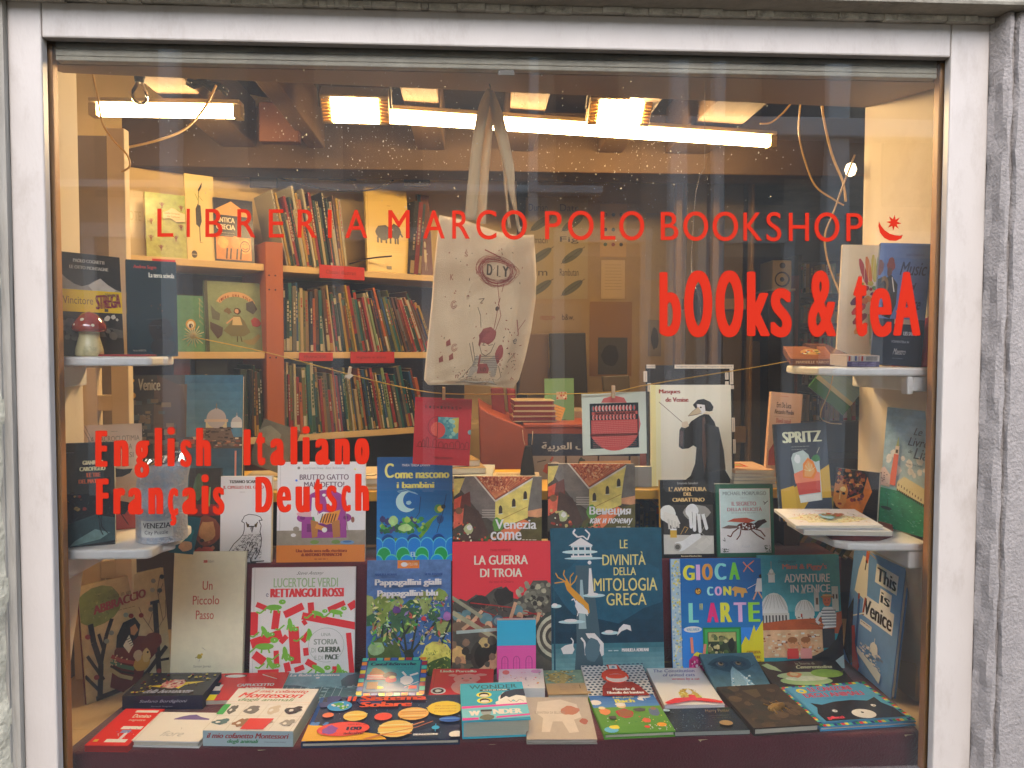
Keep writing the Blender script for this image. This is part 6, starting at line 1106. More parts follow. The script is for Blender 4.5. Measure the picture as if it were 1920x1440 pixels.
stand('tall blue music book leaning at the right wall', [(1630, 676), (1722, 677), (1753, 458), (1654, 461)], .022, a_music, '#3c5078', z=ZUR, Y=(.125, .095), roll=1, lean=2, gain=1.15)
g = G(); a = at(1727, 674, .095); b = at(1758, 500, .12); g.mesh([(a.x, .09, ZR2), (a.x+.012, .09, ZR2), (a.x+.012, .20, ZR2), (a.x, .20, ZR2), (b.x-.004, .09, b.z), (b.x+.004, .09, b.z), (b.x+.004, .20, b.z), (b.x-.004, .20, b.z)], [(3, 2, 1, 0), (4, 5, 6, 7), (0, 1, 5, 4), (1, 2, 6, 5), (2, 3, 7, 6), (3, 0, 4, 7)], C('#b0222a')); g.build('book', PR(), label='thin red book squeezed between the blue music book and the right wall', cat='book')
def boxthing(label, x0, x1, Yn, dep, z, t, art, bg, side, sbg, cat='box', **kw):
    bk = layY(label, x0, x1, Yn, dep, z, t, art, bg, hard=False, cat=cat, pages=sbg, **kw)
    ww, hh = wof(bk); front_print(bk, ww, t, side, sbg)
    g = G(); g.box(-.0004, -.0001, 0, hh, -t+.0005, -.0005, C(sbg)); g.build('side_print', PR(), bk); return bk
boxthing('brown tarot box with a colourful round emblem on the right shelf', 1482, 1558, .185, .105, ZUR+.001, .0145, lambda A: (setattr(A, 'al', .6), A.R(0, 0, 100, 100, '#a8683c'), A.R(4, 4, 96, 96, '#9c5c34'), setattr(A, 'al', 1), A.B(56, 46, 24, 24, '#c8944c', .1), A.S(26, 36, 28, 76, 62, ['#c83c2c', '#4c7c3c', '#e0c060', '#e8d8b0', '#3c5c8c'], 2, 5)), '#a0623a',
         lambda A: A.T('MARSEILLE TAROT', 12, 30, 88, 66, '#c89c70', b=.4), '#7c4830', rot=-14, tilt=14)
boxthing('darker brown tarot box tilted crosswise behind the first', 1562, 1618, .205, .085, ZUR+.001, .018, lambda A: (A.R(4, 4, 96, 96, '#7c4a30'), A.L([(6, 8), (94, 8)], 2, '#a87c54')), '#6a3c28', lambda A: A.T('TAROT', 20, 25, 80, 70, '#b08c64', b=.6), '#54301f', rot=24, tilt=20)
boxthing('small white and violet card box in front of the tarot boxes', 1588, 1651, .085, .06, ZUR+.001, .0215, lambda A: (A.R(0, 0, 100, 100, '#b9a8a4'), A.S(10, 8, 20, 90, 80, ['#a88c84', '#d0c4bc'], 4, 8)), '#b8a8a4',
         lambda A: (A.R(0, 0, 100, 52, '#c9c2be'), [A.R(3+10*i, 4, 9+10*i, 48, ('#b83c34', '#e4e0dc', '#3c4c8c', '#c8a0a0')[i % 4]) for i in range(5)], [A.R(58+3*i, 6, 59.6+3*i, 46, '#555') for i in range(12)], A.R(0, 52, 100, 100, '#3f3368'), A.T('SPIRIT CANDY CARDS', 14, 60, 90, 74, '#a098c0'), A.T('DECK GAME MEMORY', 14, 80, 90, 94, '#a098c0')), '#b8aca8', rot=5, tilt=3)
# lower right shelf
ZLR2 = ZLR+.0006
def a_spritz(A):
    A.R(0, 0, 100, 100, '#343c48').P([(0, 76), (30, 66), (100, 44), (100, 78), (60, 78), (30, 100), (0, 100)], '#b9952c').P([(0, 68), (30, 64), (34, 100), (0, 100)], '#c09c30').R(0, 0, 4, 100, '#2a3038').T('SPRITZ', 14, 8.5, 90, 20, '#dcd6b4', b=1.5); small(A, 24, '#8a8e88', 30, 66); small(A, 27, '#8a8e88', 30, 60)
    A.al = .8; A.P([(28, 36), (32, 31), (52, 28), (62, 33), (64, 38), (82, 38), (82, 80), (40, 82)], '#aab8b4').P([(33, 56), (81, 54), (80, 72), (38, 74)], '#b8483c').P([(31, 52), (60, 46), (81, 52), (81, 60), (33, 62)], '#d87c5c').P([(38, 75), (80, 73), (80, 80), (40, 82)], '#c8ccc4'); A.al = 1
    A.P([(48, 56), (50, 42), (60, 36), (70, 40), (76, 50), (68, 58)], '#dc7c34').P([(51, 55), (53, 44), (60, 39), (67, 43), (72, 50), (64, 56)], '#e09a5c'); [A.L([(62, 50), (62+12*math.cos(a), 50+8*math.sin(a))], .7, '#f0d0a0') for a in (3.4, 4.0, 4.6, 5.2, 5.8)]; A.B(76, 37, 8, 4, '#3c7448', .2).L([(78, 32), (84, 26)], .7, '#c9c4a8').B(40, 37, 6, 5, '#d0d8d4')
stand('slate and mustard cocktail book with an orange drink', [(1466, 948), (1563, 940), (1548, 794), (1450, 798)], .014, a_spritz, '#343c48', z=ZLR, Y=(.245, .235), roll=1, lean=6, gain=1.3)
def a_mask(A):
    A.al = .25; A.R(0, 0, 100, 100, '#1c1410').P([(20, 60), (66, 40), (74, 10), (86, 36), (70, 70), (60, 100), (10, 100)], '#c06a1c').S(90, 10, 0, 66, 62, ['#4c1c12', '#7c2c1c', '#a85c28', '#3a140e', '#c88c4c', '#5c2c30'], 2, 6); A.al = .5
    A.P([(2, 30), (12, 16), (26, 20), (34, 40), (30, 62), (20, 76), (8, 72), (0, 60)], '#b9742c').B(22, 38, 7, 5, '#e0b468').E(10, 44, 4, 2.4, '#20140c').E(24, 46, 4, 2.4, '#20140c').L([(16, 44), (15, 58)], 2.2, '#e0b060').E(16, 66, 5, 2.2, '#7c2c18').S(26, 4, 10, 34, 30, ['#3a1810', '#8a3c20'], 1.5, 3); A.E(66, 98, 22, 9, '#15100e')
stand('dark book of a golden carnival mask with curls', [(1572, 938), (1640, 938), (1654, 847), (1558, 828)], .008, a_mask, '#1c1410', Y=(.24, .18), roll=1, snap=ZLR, lean=5, hard=False, gain=1.3)
def a_lia(A):
    A.al = .4; A.V(0, 0, 100, 66, '#7aa8d0', '#c0dae6', 10).S(12, 10, 36, 90, 56, ['#c9d8dc', '#d8c4bc'], 3, 9).V(0, 68, 100, 100, '#4cac88', '#3c9c78', 5).S(90, 0, 69, 100, 99, ['#4caf84', '#7fcaa4', '#1c6c54', '#5c9c94'], 2, 6, 'l', 0.05); A.al = 1
    A.P([(26, 38), (36, 38), (34, 64), (20, 64)], '#c8604c').P([(27, 38), (36, 38), (36, 31), (28, 31)], '#b9a894').R(29, 34, 34, 37, '#4a3c34').P([(29, 31), (35, 31), (33, 23)], '#8a9464').P([(0, 52), (8, 50), (22, 56), (22, 66), (0, 66)], '#c0a8a4').S(12, 1, 54, 18, 64, ['#6c5458'], 1, 1.8, 'r').P([(38, 60), (52, 55), (100, 62), (100, 74), (38, 67)], '#dcb48c'); [A.L([(42+6*i, 61.5+1.0*i), (42+6*i, 63.5+1.0*i)], 1.6, '#5a4038') for i in range(9)]; [A.L([(40+4*i, 66+.55*i), (40+4*i, 68+.55*i)], 1.8, '#43302c') for i in range(15)]
    A.T('Le', 64, 14, 80, 20, '#2c3a54', it=5, b=.3).T('Livre', 54, 22, 94, 29, '#2c3a54', it=5, b=.3).T('de', 56, 32, 64, 35, '#2c3a54', it=3, b=.2).T('Lia', 68, 30, 96, 39, '#2c3a54', it=5, b=.3).T('Melanie Marie Goujon', 54, 43, 88, 45.5, '#33486c').E(20, 84, 12, 1.4, '#2c4444').L([(22, 84), (22, 76)], .8, '#333')
stand('tall watercolour book of a red bell tower above green water', [(1645, 968), (1738, 1010), (1749, 776), (1665, 763)], .006, a_lia, '#8cbcd4', z=ZLR, Y=(.20, .085), roll=1, lean=3, hard=False, gain=1.7)
g = G(); a = at_z(1540, 985, ZLR2); q = [at_z(x, y, ZLR2+.012) for x, y in ((1540, 988), (1560, 1000), (1600, 1003), (1650, 1002), (1675, 995), (1672, 975), (1640, 955), (1560, 955))]
g.prism([(p.x, p.y) for p in q][::-1], ZLR2, ZLR2+.010, C('#5f2a26')); o = g.build('book', PM(), label='dark red rounded book lowest in the pile on the right lower shelf', cat='book')
def a_wc(A):
    A.al = .9; A.R(0, 0, 100, 100, '#e3e0d0'); A.al = .5; A.B(50, 60, 42, 26, '#dcd0a8', .2).S(120, 12, 36, 92, 86, ['#a8744c', '#6c8c5c', '#4c8c98', '#b04c34', '#8a7c3c', '#c0946c'], 2, 6, 'l').B(48, 56, 8, 16, '#7fa8bc', .2).S(26, 46, 40, 70, 56, ['#a84c38', '#6a7c4c', '#8c5c44'], 1.5, 4); A.al = 1; A.T('RENZO D', 12, 9, 30, 18, '#a08c80').T('VENEZIA ACQUERELLI', 36, 10, 66, 18, '#a08c80').T('VENEZIA', 42, 22, 62, 30, '#c88c7c')
layY('cream watercolour sketchbook topmost in the pile on the right lower shelf', 1497, 1657, .085, .125, ZLR+.0225, .006, a_wc, '#e3e0d0', hard=False, gain=GN, rot=-3, tilt=3)
layY('white book between the sketchbook and the dark red book on the right lower shelf', 1512, 1672, .078, .12, ZLR+.0115, .009, None, '#dfe2e4', hard=False, gain=GN, rot=-6)
# ================================================================== yellow shelf and what stands on it
YY = .50
ZY = at(800, 921, YY).z
yl = thing('display_shelf', 'long mustard yellow shelf board behind the window display', 'shelf', Matrix.Translation((0, YY, ZY)))
T4 = Matrix.Translation((0, -YY, -ZY))
g = G(); g.box(-.70, .83, YY, YY+.34, ZY-.024, ZY, M=T4); g.build('board', mat('mustard_paint', '#c99a26', .5, noise=.08, nscale=8), yl, bevel=.003)
for x in (-.68, .05, .80): g = G(); g.box(x-.02, x+.02, YY+.03, YY+.33, .1, ZY-.0245, M=T4); g.build('support', mat('dark_brown_panel'), yl)
ZY += .0006
def a_masq(A):
    A.R(0, 0, 100, 100, '#e4dcc4'); A.R(0, 0, 6, 100, '#e8cf94').R(6, 0, 12, 100, '#e6d6ac')
    A.T('Masques', 10, 4.5, 37, 9.8, '#8c3c30', b=.5).T('de Venise', 18, 12.5, 47, 17, '#8c3c30', b=.5).L([(10, 17), (40, 38)], .7, '#6a5c4c').T('HERSCHER', 12, 97, 36, 99.2, '#8a7a64', b=.2)
    k = '#0f0d0c'
    A.P([(52, 20), (58, 15), (66, 14), (74, 17), (78, 22), (76, 27), (68, 26), (62, 23), (56, 24)], k).P([(57, 19), (67, 20), (68, 28), (62, 29), (58, 26)], '#f0e8d4').P([(59, 22), (63, 27), (57, 29.5), (46, 31), (52, 26)], '#b8a888').L([(46, 31), (57, 29.5), (63, 28)], .7, '#5c4c3c').L([(58, 22.5), (52, 26), (46, 31)], .5, '#6c5c48').E(62, 22.5, 1.3, .8, '#222').P([(64, 28), (76, 26), (78, 28), (68, 31)], '#d8cdb8')
    A.P([(60, 31), (66, 29), (72, 29.5), (79, 37), (84, 52), (87, 66), (91, 84), (99, 95), (99, 97.5), (70, 97), (42, 97.5), (40, 95), (48, 90), (54, 78), (56, 62), (52, 60), (46, 63), (38, 63.5), (34, 61), (35, 45), (37, 42), (44, 42), (50, 36)], k).P([(35, 45), (40, 46), (39, 61), (35, 60)], '#4a3026').P([(64, 32), (67, 32), (69, 60), (66, 88), (63, 70)], '#4c3226').P([(38, 37), (45, 36), (47, 41), (42, 43), (38, 42)], '#c8bba4').P([(80, 54), (84, 58), (88, 60), (84, 63), (80, 58)], '#d8d0c0').L([(82, 60), (86, 70), (90, 78)], 1.4, '#6a6248')
    A.al = .3; A.P([(66, 38), (84, 42), (90, 66), (92, 84), (70, 86)], '#24201b')
stand('cream book Masques de Venise with a beaked figure in a black robe', [(1222, 912), (1373, 912), (1355, 721), (1212, 722)], .012, a_masq, '#e2d8bc', z=ZY, Y=(.54, .54), lean=5, gain=1.3)
# big Venice photo book behind
def a_venice(A):
    A.al = .6; A.R(0, 0, 100, 100, '#3a3a34').V(50, 0, 100, 58, '#2f6c8c', '#6a9cae', 8).R(24, 8, 52, 66, '#5a4a3a').P([(26, 0), (48, 10), (52, 30), (50, 62), (36, 60)], '#4c3c30').S(40, 2, 22, 44, 62, ['#6a6456', '#2c2a26', '#4f5c5c', '#7c6c50'], 2, 5, 'r').S(30, 2, 34, 24, 66, ['#8a8474', '#454842'], 1, 2.4, 'l')
    A.V(46, 62, 100, 100, '#3f6478', '#4c7488', 4).R(46, 54, 100, 64, '#4a4038').S(60, 50, 54, 100, 63, ['#a8704c', '#6a5a48', '#3c342e', '#c8a888', '#7c4838'], .8, 2, 'r'); A.al = 1
    A.P([(62, 57), (64, 46), (90, 46), (94, 57)], '#6a5646').R(69, 40, 87, 46, '#c9ae84').O(78, 38, 8.4, '#a39a92', 22).R(68, 38.6, 88, 41, '#b9a284').R(76.5, 29, 79.5, 33, '#a39a92').L([(78, 30), (78, 25)], .8, '#6a645c').O(95.5, 41, 4.6, '#aca8a2', 16).R(90.5, 41, 100, 46, '#d0c6b4').R(94.6, 35.5, 96.4, 38, '#aca8a2').L([(95.5, 36), (95.5, 33)], .6, '#8a8680').S(30, 62, 46, 92, 56, ['#4a3c32', '#8c7860', '#2f2822'], .6, 1.6, 'r').L([(95, 66), (95, 92)], 1.6, '#b9806c').R(50, 56, 60, 60, '#a8543c')
    A.T('Venice', 11, 3.5, 30, 13.5, '#a9a38c', b=.25).E(6, 5, 2, 1.6, '#b08c34').E(7, 18, 2.4, 2.6, '#b08c34').T('nice', 5, 7, 7.5, 12, '#8a7434').R(1, 0, 1.6, 100, '#2c2c28')
stand('big glossy photo book of Venice with a blue sky and domes', [(232, 906), (453, 906), (447, 703), (230, 703)], .02, a_venice, '#33342f', z=ZY, Y=(.53, .53), lean=5, gain=1.7)
# magnetic word board behind
bb = stand('black word magnet box standing behind the masked figure book', [(1214, 905), (1378, 902), (1350, 684), (1200, 686)], .010, lambda A: (A.R(0, 0, 100, 100, '#1f1d1b'), A.P([(24, 4), (30, 5), (27, 12), (21, 11)], '#34322f')), '#1f1d1b', z=ZY, Y=(.556, .556), lean=5)
bw, bh = wof(bb); strips = [(0, -.5, 10, 2.6, 'notes'), (32, -.5, 68, 2.8, 'imaginer une phrase'), (68, -.5, 100, 2.8, 'magique toujours'), (-3.5, 5, .5, 14, ''), (1, 15, 5, 22, ''), (90, 6, 94, 12, ''), (90, 13.5, 94, 20, ''), (95.5, 3, 99.5, 16, ''), (96, 16.8, 100, 20, ''), (97, 44, 100.5, 56, ''), (98, 62, 101, 74, ''), (3, 78, 7, 90, ''), (4, 91, 8, 100, '')]
for x0, y0, x1, y1, tx in strips:
    g = G(); g.box(bw*x0/100, bw*x1/100, bh*(1-y1/100), bh*(1-y0/100), .0032, .0040, C('#d8ccb8'))
    A = Art(bw*(x1-x0)/100, bh*(y1-y0)/100)
    if tx: A.T(tx, 6, 28, 94, 76, '#5c5348')
    else: A.L([(45, 12), (52, 88)], 10, '#8a8070')
    A.emit(g, lambda x, y, z: (bw*(x0+(x1-x0)*x/100)/100, bh*(1-(y0+(y1-y0)*y/100)/100), .0040+z)); g.build('word_strip', PM(), bb)
# piles of flat books on the yellow shelf
layY('green and cream book lying under the leaning one on the yellow shelf', 446, 560, .52, .16, ZY, .024, lambda A: (A.B(70, 60, 24, 20, '#6c7c4c'), A.B(40, 50, 20, 16, '#c8b080')), '#c9b894', spine='#d8ceb8', rot=4)
stand('cream spined book leaning sideways behind the word Italiano', [(455, 892), (530, 892), (566, 815), (500, 812)], .012, lambda A: (setattr(A, 'al', .5), A.R(0, 0, 100, 100, '#6c6450'), A.B(30, 30, 30, 20, '#8c8468')), '#6c6450', Y=(.62, .60), lean=12, roll=1, snap=ZY+.025, spine='#d8d0c0', gain=1.0)
layY('pale book lying second beside the purple armchair book on the yellow shelf', 640, 716, .52, .20, ZY+.011, .016, lambda A: (A.B(60, 70, 20, 12, '#4c4434'), A.B(64, 66, 14, 8, '#d8c8a0')), '#cdb890', rot=2)
layY('pale book lowest beside the purple armchair book on the yellow shelf', 636, 720, .515, .21, ZY, .010, lambda A: A.B(50, 60, 24, 14, '#5c4c34', .3), '#c9ae80')
for i, (lb, dx, c, dy) in enumerate((('lowest white wrapped book in the pile right of the red hanging book', 0, '#c9ccc4', 0), ('white wrapped book second in the pile right of the red hanging book', -4, '#b8beb8', .01), ('tan book third in the pile right of the red hanging book', -14, '#a88c5c', .03), ('tan book topmost in the pile right of the red hanging book', -24, '#9c7c4c', .05))):
    layY(lb, 838, 926+dx, .52+dy, .20, ZY+i*.0155, .015, (lambda A: A.S(30, 5, 5, 95, 95, ['#e0e4e0', '#98a09c'], 2, 6, 'l')) if i < 2 else (lambda A: A.S(16, 5, 5, 95, 95, ['#c8ac78', '#7c5c34'], 3, 8)), c, hard=False, rot=(3, -4, 8, 14)[i])
layY('cream book with closely printed title lying left of the Arabic book', 922, 1014, .51, .13, ZY, .014, lambda A: [A.T(t, 8, 14+18*i, 92, 25+18*i, '#3c2c1c') for i, t in enumerate(('MANIFESTO DEGLI AUTORI', 'SCRITTORI DI STRADA', 'RACCONTI ILLUSTRATI', 'PER TUTTI I GIORNI'))], '#c8b490', hard=False, rot=-3, tilt=4)
for i in range(5):
    layY(('white book lowest in', 'grey white book second in', 'white book third in', 'white book fourth in', 'pink patterned book topmost in')[i]+' the pile right of the masked figure book', 1377+i, 1460-i, .515+.003*i, .15, ZY+i*.0083, .008, (lambda A: (A.R(8, 20, 56, 60, '#c8503c'), A.R(12, 26, 50, 50, '#a8a05c'), A.S(40, 5, 62, 95, 98, ['#5c4c44', '#c8584c'], 1, 2.4, 'l'))) if i == 4 else None, ('#c9ccc8', '#a8aaa8', '#c4c8c4', '#d0d0ca', '#dcb898')[i], hard=False, rot=(0, 3, -2, 4, 1)[i])
def a_erri(A):
    A.R(0, 0, 100, 100, '#e0b89c'); small(A, 4, '#c8584c', 30, 56); A.T('Erri De Luca', 20, 11, 66, 17, '#5c4434', b=.3).T('Alessandro Mendini', 14, 19, 76, 24, '#5c4434', b=.3).T('Diavoli custodi', 22, 29, 68, 34, '#b84c3c', b=.2).L([(14, 27), (76, 27)], .5, '#8a6a54')
    A.P([(6, 66), (20, 56), (40, 62), (56, 54), (76, 60), (76, 80), (6, 82)], '#b8443c').S(40, 4, 54, 90, 98, ['#a83c34', '#5c4c4c', '#e0c4b0', '#3c3434'], 1.5, 4, 'l')
stand('narrow pink novel with an open fore edge beside the cocktail book', [(1432, 905), (1494, 908), (1504, 742), (1448, 737)], .014, a_erri, '#e0b89c', z=ZY, Y=(.56, .56), roll=1, lean=4, hard=False, gain=.95)
stand('small black jacketed booklet behind the Cyrillic titled book', [(1176, 914), (1222, 914), (1216, 872), (1182, 878)], .02, None, '#8c8c86', z=ZY, Y=(.53, .53), lean=3, hard=False)
stand('orange edged paperback peeping over the Cyrillic titled book', [(1090, 914), (1185, 914), (1180, 866), (1098, 862)], .014, None, '#c88a4c', z=ZY, Y=(.53, .54), lean=12, hard=False)
# Arabic book and black pouch
def a_arab(A):
    A.R(0, 0, 100, 42, '#232a3c').R(0, 42, 100, 100, '#8f8270').T('ﺔﻴﺑﺮﻌﻟا فوﺮﺣ', 12, 16, 68, 34, '#b9b4a4', b=.4)
    for x in (33, 62, 90): A.R(x, 42, x+1.4, 100, '#23211f')
    A.B(22, 66, 9, 12, '#a8442c', .15).B(24, 58, 4, 6, '#d8c8b0').L([(20, 52), (22, 44)], 2, '#a8442c').B(48, 60, 4, 14, '#2f4034', .2).B(78, 66, 7, 12, '#8c4434', .2).L([(8, 54), (16, 50)], .8, '#333')
stand('dark blue alphabet book with Arabic lettering and small animals', [(990, 912), (1200, 912), (1198, 815), (985, 812)], .012, a_arab, '#232a3c', Y=(.66, .66), lean=5, gain=.8)
c = at(985, 872, .62); t = thing('black_pouch', 'black cloth pouch hanging by thin cords in front of the Arabic book', 'pouch', Matrix.Translation(c))
g = G(); M_ = Matrix.Translation(-c)
pts = [(984, 835), (996, 835), (1002, 880), (1006, 920), (972, 920), (977, 870)]
q = [M_ @ at(x, y, .60) for x, y in pts]; q2 = [M_ @ at(x, y, .632) for x, y in pts]; n = len(q)
g.mesh(q+q2, [tuple(range(n)), tuple(range(2*n-1, n-1, -1))]+[(i, n+i, n+(i+1) % n, (i+1) % n) for i in range(n)], C('#0c0b0a')); g.build('pouch', MISC, t, bevel=.004)
for p_ in ([(980, 806), (981, 822), (984, 834)], [(999, 808), (998, 825), (997, 834)]): g = G(); g.tube([M_ @ at(x, y, .61) for x, y in p_], .0008, 5, C('#b8a07c')); g.build('cord', MISC, t)
# ------------------------------------------------------------------ things hanging on the string
YS = .20
strp = [(362, 632), (500, 661), (655, 702), (745, 724), (832, 738), (980, 739), (1090, 738), (1150, 735), (1212, 722), (1320, 704), (1420, 688), (1480, 677)]
YST = [.24, .22, .21, .2, .2, .2, .2, .2, .2, .2, .2, .22]
cable('yellow string sagging across the display from the straw star to the right shelf', strp, YST, .0011, mat('yellow_twine', '#c89c3c', .8), name='string')
def pin(label, x, y, Y, ang, bird=False):
    c = at(x, y, Y-.004); M = Matrix.Translation(c) @ Matrix.Rotation(math.radians(ang), 4, 'Y'); t = thing('clothes_peg', label, 'clothes peg', M); wd = C('#d0b08c')
    for s in (-1, 1): g = G(); g.box(-.003, .003, s*.0032-.0016, s*.0032+.0016, -.012, .013, wd); g.build('peg_half', MISC, t, bevel=.0006)
    g = G(); g.tube([(-.0036, 0, -.001), (.0036, 0, -.001)], .0022, 8, C('#8a8478')); g.build('spring', MISC, t)
    if bird: g = G(); g.prism([(-.007, -.012), (-.003, -.008), (.002, -.011), (.007, -.006), (.010, -.002), (.004, .000), (-.001, -.003), (-.007, -.005)], -.001, .001, C('#d8c4a8'), M=Matrix.Rotation(math.pi/2, 4, 'X') @ Matrix.Translation((0, 0, .006))); g.build('wooden_bird', MISC, t)
pin('tiny wooden peg with a bird clipped alone on the string at the left', 655, 700, YS, 10, True)
pin('tiny wooden peg holding the red hanging book', 832, 738, YS, 0)
pin('tiny wooden peg holding the square disc sleeve', 1150, 735, YS, 0)
# straw star
c = at(362, 630, .24); t = thing('straw_star', 'pale straw star ornament tied at the left end of the string', 'ornament', Matrix.Translation(c))
for i in range(9):
    a = math.pi*i/9; g = G(); r_ = .023 if i % 2 else .017; g.tube([(-r_*math.cos(a), .0006*i, -r_*math.sin(a)), (r_*math.cos(a), .0006*i, r_*math.sin(a))], .0009, 5, C('#d8c48c')); g.build('straw', MISC, t)
g = G(); g.lathe([(0, .003), (.006, .002), (.006, -.001)], C('#c8a85c'), 12, M=Matrix.Rotation(math.pi/2, 4, 'X')); g.build('hub', MISC, t)
def a_univ(A):
    A.al = .9; A.R(0, 0, 100, 100, '#b8242c'); A.al = 1; k = '#5c1418'
    for i, ch in enumerate("L'UNIVERSO"): A.T(ch, 18+6.6*i, 11.5+(i % 2)*.8, 22+6.6*i, 15.5+(i % 3)*.5, k, b=.3)
    for i in range(24):
        a = 2*math.pi*i/24; b = 2*math.pi*(i+1)/24; A.L([(42+18*math.cos(a), 43+15.5*math.sin(a)), (42+18*math.cos(b), 43+15.5*math.sin(b))], .7, k)
    A.O(42, 46, 13, '#d0503c', 22); A.al = .3; A.R(41, 28, 78, 60, '#4c8c90').P([(66, 30), (78, 28), (78, 50), (70, 54)], '#b8a84c').S(26, 43, 30, 76, 58, ['#3a7480', '#6ca49c', '#88b4a0'], 2, 4); A.al = 1; A.P([(41, 36)]+[(41+14*math.sin(math.radians(a)), 48-12*math.cos(math.radians(a))) for a in range(0, 181, 20)]+[(41, 60)], '#c8443c').L([(41, 28), (41, 60)], .8, k)
    A.L([(4, 73), (50, 74), (97, 75)], .7, k)
    for x, w, h in ((8, 6, 5), (15, 5, 8), (22, 4, 12), (34, 6, 10), (44, 8, 6), (54, 6, 4), (64, 7, 6), (74, 7, 8), (83, 6, 5), (91, 6, 7)): A.L([(x, 73), (x, 73-h), (x+w/2, 73-h-2.5), (x+w, 73-h), (x+w, 74)], .8, k)
    A.T('FABIO PANARIZIA', 36, 87, 70, 89.5, '#8c1c20', b=.2).O(99, 49, 4.4, '#7c9c98')
stand('red picture book with circle and square hung from the string by a peg', [(774, 870), (880, 874), (885, 748), (774, 745)], .007, a_univ, '#b8242c', Y=(.212, .212), lean=0, gain=1.2)
def a_disc(A):
    A.R(0, 0, 100, 100, '#cdd0bc').R(12, 17, 88, 90, '#23282a')
    A.P([(14+0, 44), (86, 44), (86, 70)]+[(50+40*math.cos(math.radians(a)), 52+42*math.sin(math.radians(a))) for a in range(20, 161, 10)]+[(14, 70)], '#c8544c').P([(30, 16), (34, 9), (50, 5), (66, 9), (70, 17)], '#c8645c').P([(88, 36), (91, 52), (88, 66)], '#c8645c')
    for i in range(14): A.L([(16, 48+3*i), (84, 47+3*i)], .35, '#dc8478')
    for i in range(18): A.L([(16+4*i, 45), (22+3.5*i, 88 if 3 < i < 14 else 70)], .3, '#b04840')
    for i in range(13): A.E(17+5.3*i, 25, 2.1, 4.8, '#dcaea0' if i not in (0, 12) else '#5c6c70').E(18+5.3*i, 25, 1.2, 3.6, '#c8544c'); A.E(17.5+5.3*i, 39.5, 2, 4.2, '#d88c80').E(18.3+5.3*i, 39.5, 1.2, 3, '#c04c44')
    A.R(15, 30.5, 86, 35.5, '#c8584c').T('TRANSITIONAL REGGIO OASIS', 18, 31, 83, 35, '#23181a', b=.7)
    for i in range(5): A.L([(14, 76+3*i), (22+2*i, 76+3*i)], .5, '#4c5c5c').L([(80-2*i, 76+3*i), (87, 76+3*i)], .5, '#4c5c5c')
stand('square disc sleeve with a red hatched circle hung from the string', [(1093, 854), (1213, 850), (1207, 733), (1087, 739)], .003, a_disc, '#cdd0bc', Y=(.210, .210), lean=0, hard=False, gain=1.3, cat='disc sleeve', name='disc_sleeve')
# ------------------------------------------------------------------ tote bag
YB = .13
hook = at(918, 166, YB); bagt = thing('tote_bag', 'off white cotton tote bag with a red drawn girl hanging in the middle', 'tote bag', Matrix.Translation(hook))
Tb = Matrix.Translation(-hook)
canvas = mat('cotton_canvas', vcol=True, rough=.9, spec=.15, noise=.06, nscale=30, bump=.35, bscale=500, sheen=.2)
cn = canvas.node_tree.nodes; pb = cn['Principled BSDF']; tl = cn.new('ShaderNodeBsdfTranslucent'); mxs = cn.new('ShaderNodeMixShader'); mxs.inputs[0].default_value = .3
out = [x for x in cn if x.type == 'OUTPUT_MATERIAL'][0]; canvas.node_tree.links.new(pb.outputs[0], mxs.inputs[1]); canvas.node_tree.links.new(tl.outputs[0], mxs.inputs[2]); canvas.node_tree.links.new(mxs.outputs[0], out.inputs[0]); tl.inputs[0].default_value = (.62, .50, .34, 1)
Lp = [(826, 404), (821, 450), (816, 500), (812, 560), (806, 620), (800, 680), (797, 712), (805, 722)]
Rp = [(1001, 440), (1004, 480), (1006, 520), (1004, 565), (996, 620), (985, 670), (973, 712), (962, 728)]
def interp(T_, f):
    f = max(0, min(.9999, f))*(len(T_)-1); i = int(f); t = f-i; return (T_[i][0]*(1-t)+T_[i+1][0]*t, T_[i][1]*(1-t)+T_[i+1][1]*t)
def bagpt(u, v, side=1, z=0):
    l, r_ = interp(Lp, v), interp(Rp, v); x = l[0]+(r_[0]-l[0])*u; y = l[1]+(r_[1]-l[1])*u
    v = max(0, v); top = (1-v)**6; y += top*(6*math.sin(math.pi*u)-4*math.sin(2*math.pi*u))+ (v**8)*(-3*math.sin(math.pi*u))
    bulge = .012*max(0, math.sin(math.pi*min(1, u*1.02)))**.7*max(0, math.sin(math.pi*min(1, .12+v*.9)))**.6
    wr = .0022*math.sin(9*u+7*v+2*math.sin(5*v))+.0016*math.sin(21*u-13*v)+.0009*math.sin(47*v+12*u)+.004*math.exp(-((u-.86+.05*v)/.035)**2)*math.sin(v*3)+.003*math.exp(-((u-.8+v*1.2)/.04)**2)*(v < .5)
    fold = .03*max(0, u-.78)/.22
    Y = YB-side*bulge-(wr if side > 0 else 0)+fold-z+(.0 if side > 0 else .006)
    return Tb @ at(x, y, Y)
g = G(); nu, nv = 46, 64
bc_ = C('#ecd6ae')
V_ = [bagpt(i/nu, j/nv) for j in range(nv+1) for i in range(nu+1)]; F_ = [(j*(nu+1)+i, (j+1)*(nu+1)+i, (j+1)*(nu+1)+i+1, j*(nu+1)+i+1) for j in range(nv) for i in range(nu)]
g.mesh(V_, F_, bc_, sm=True)
A = Art(.175, .30, '#ecd6ae'); rd = '#a83c3c'; bk_ = '#4a4844'; r = random.Random(9)
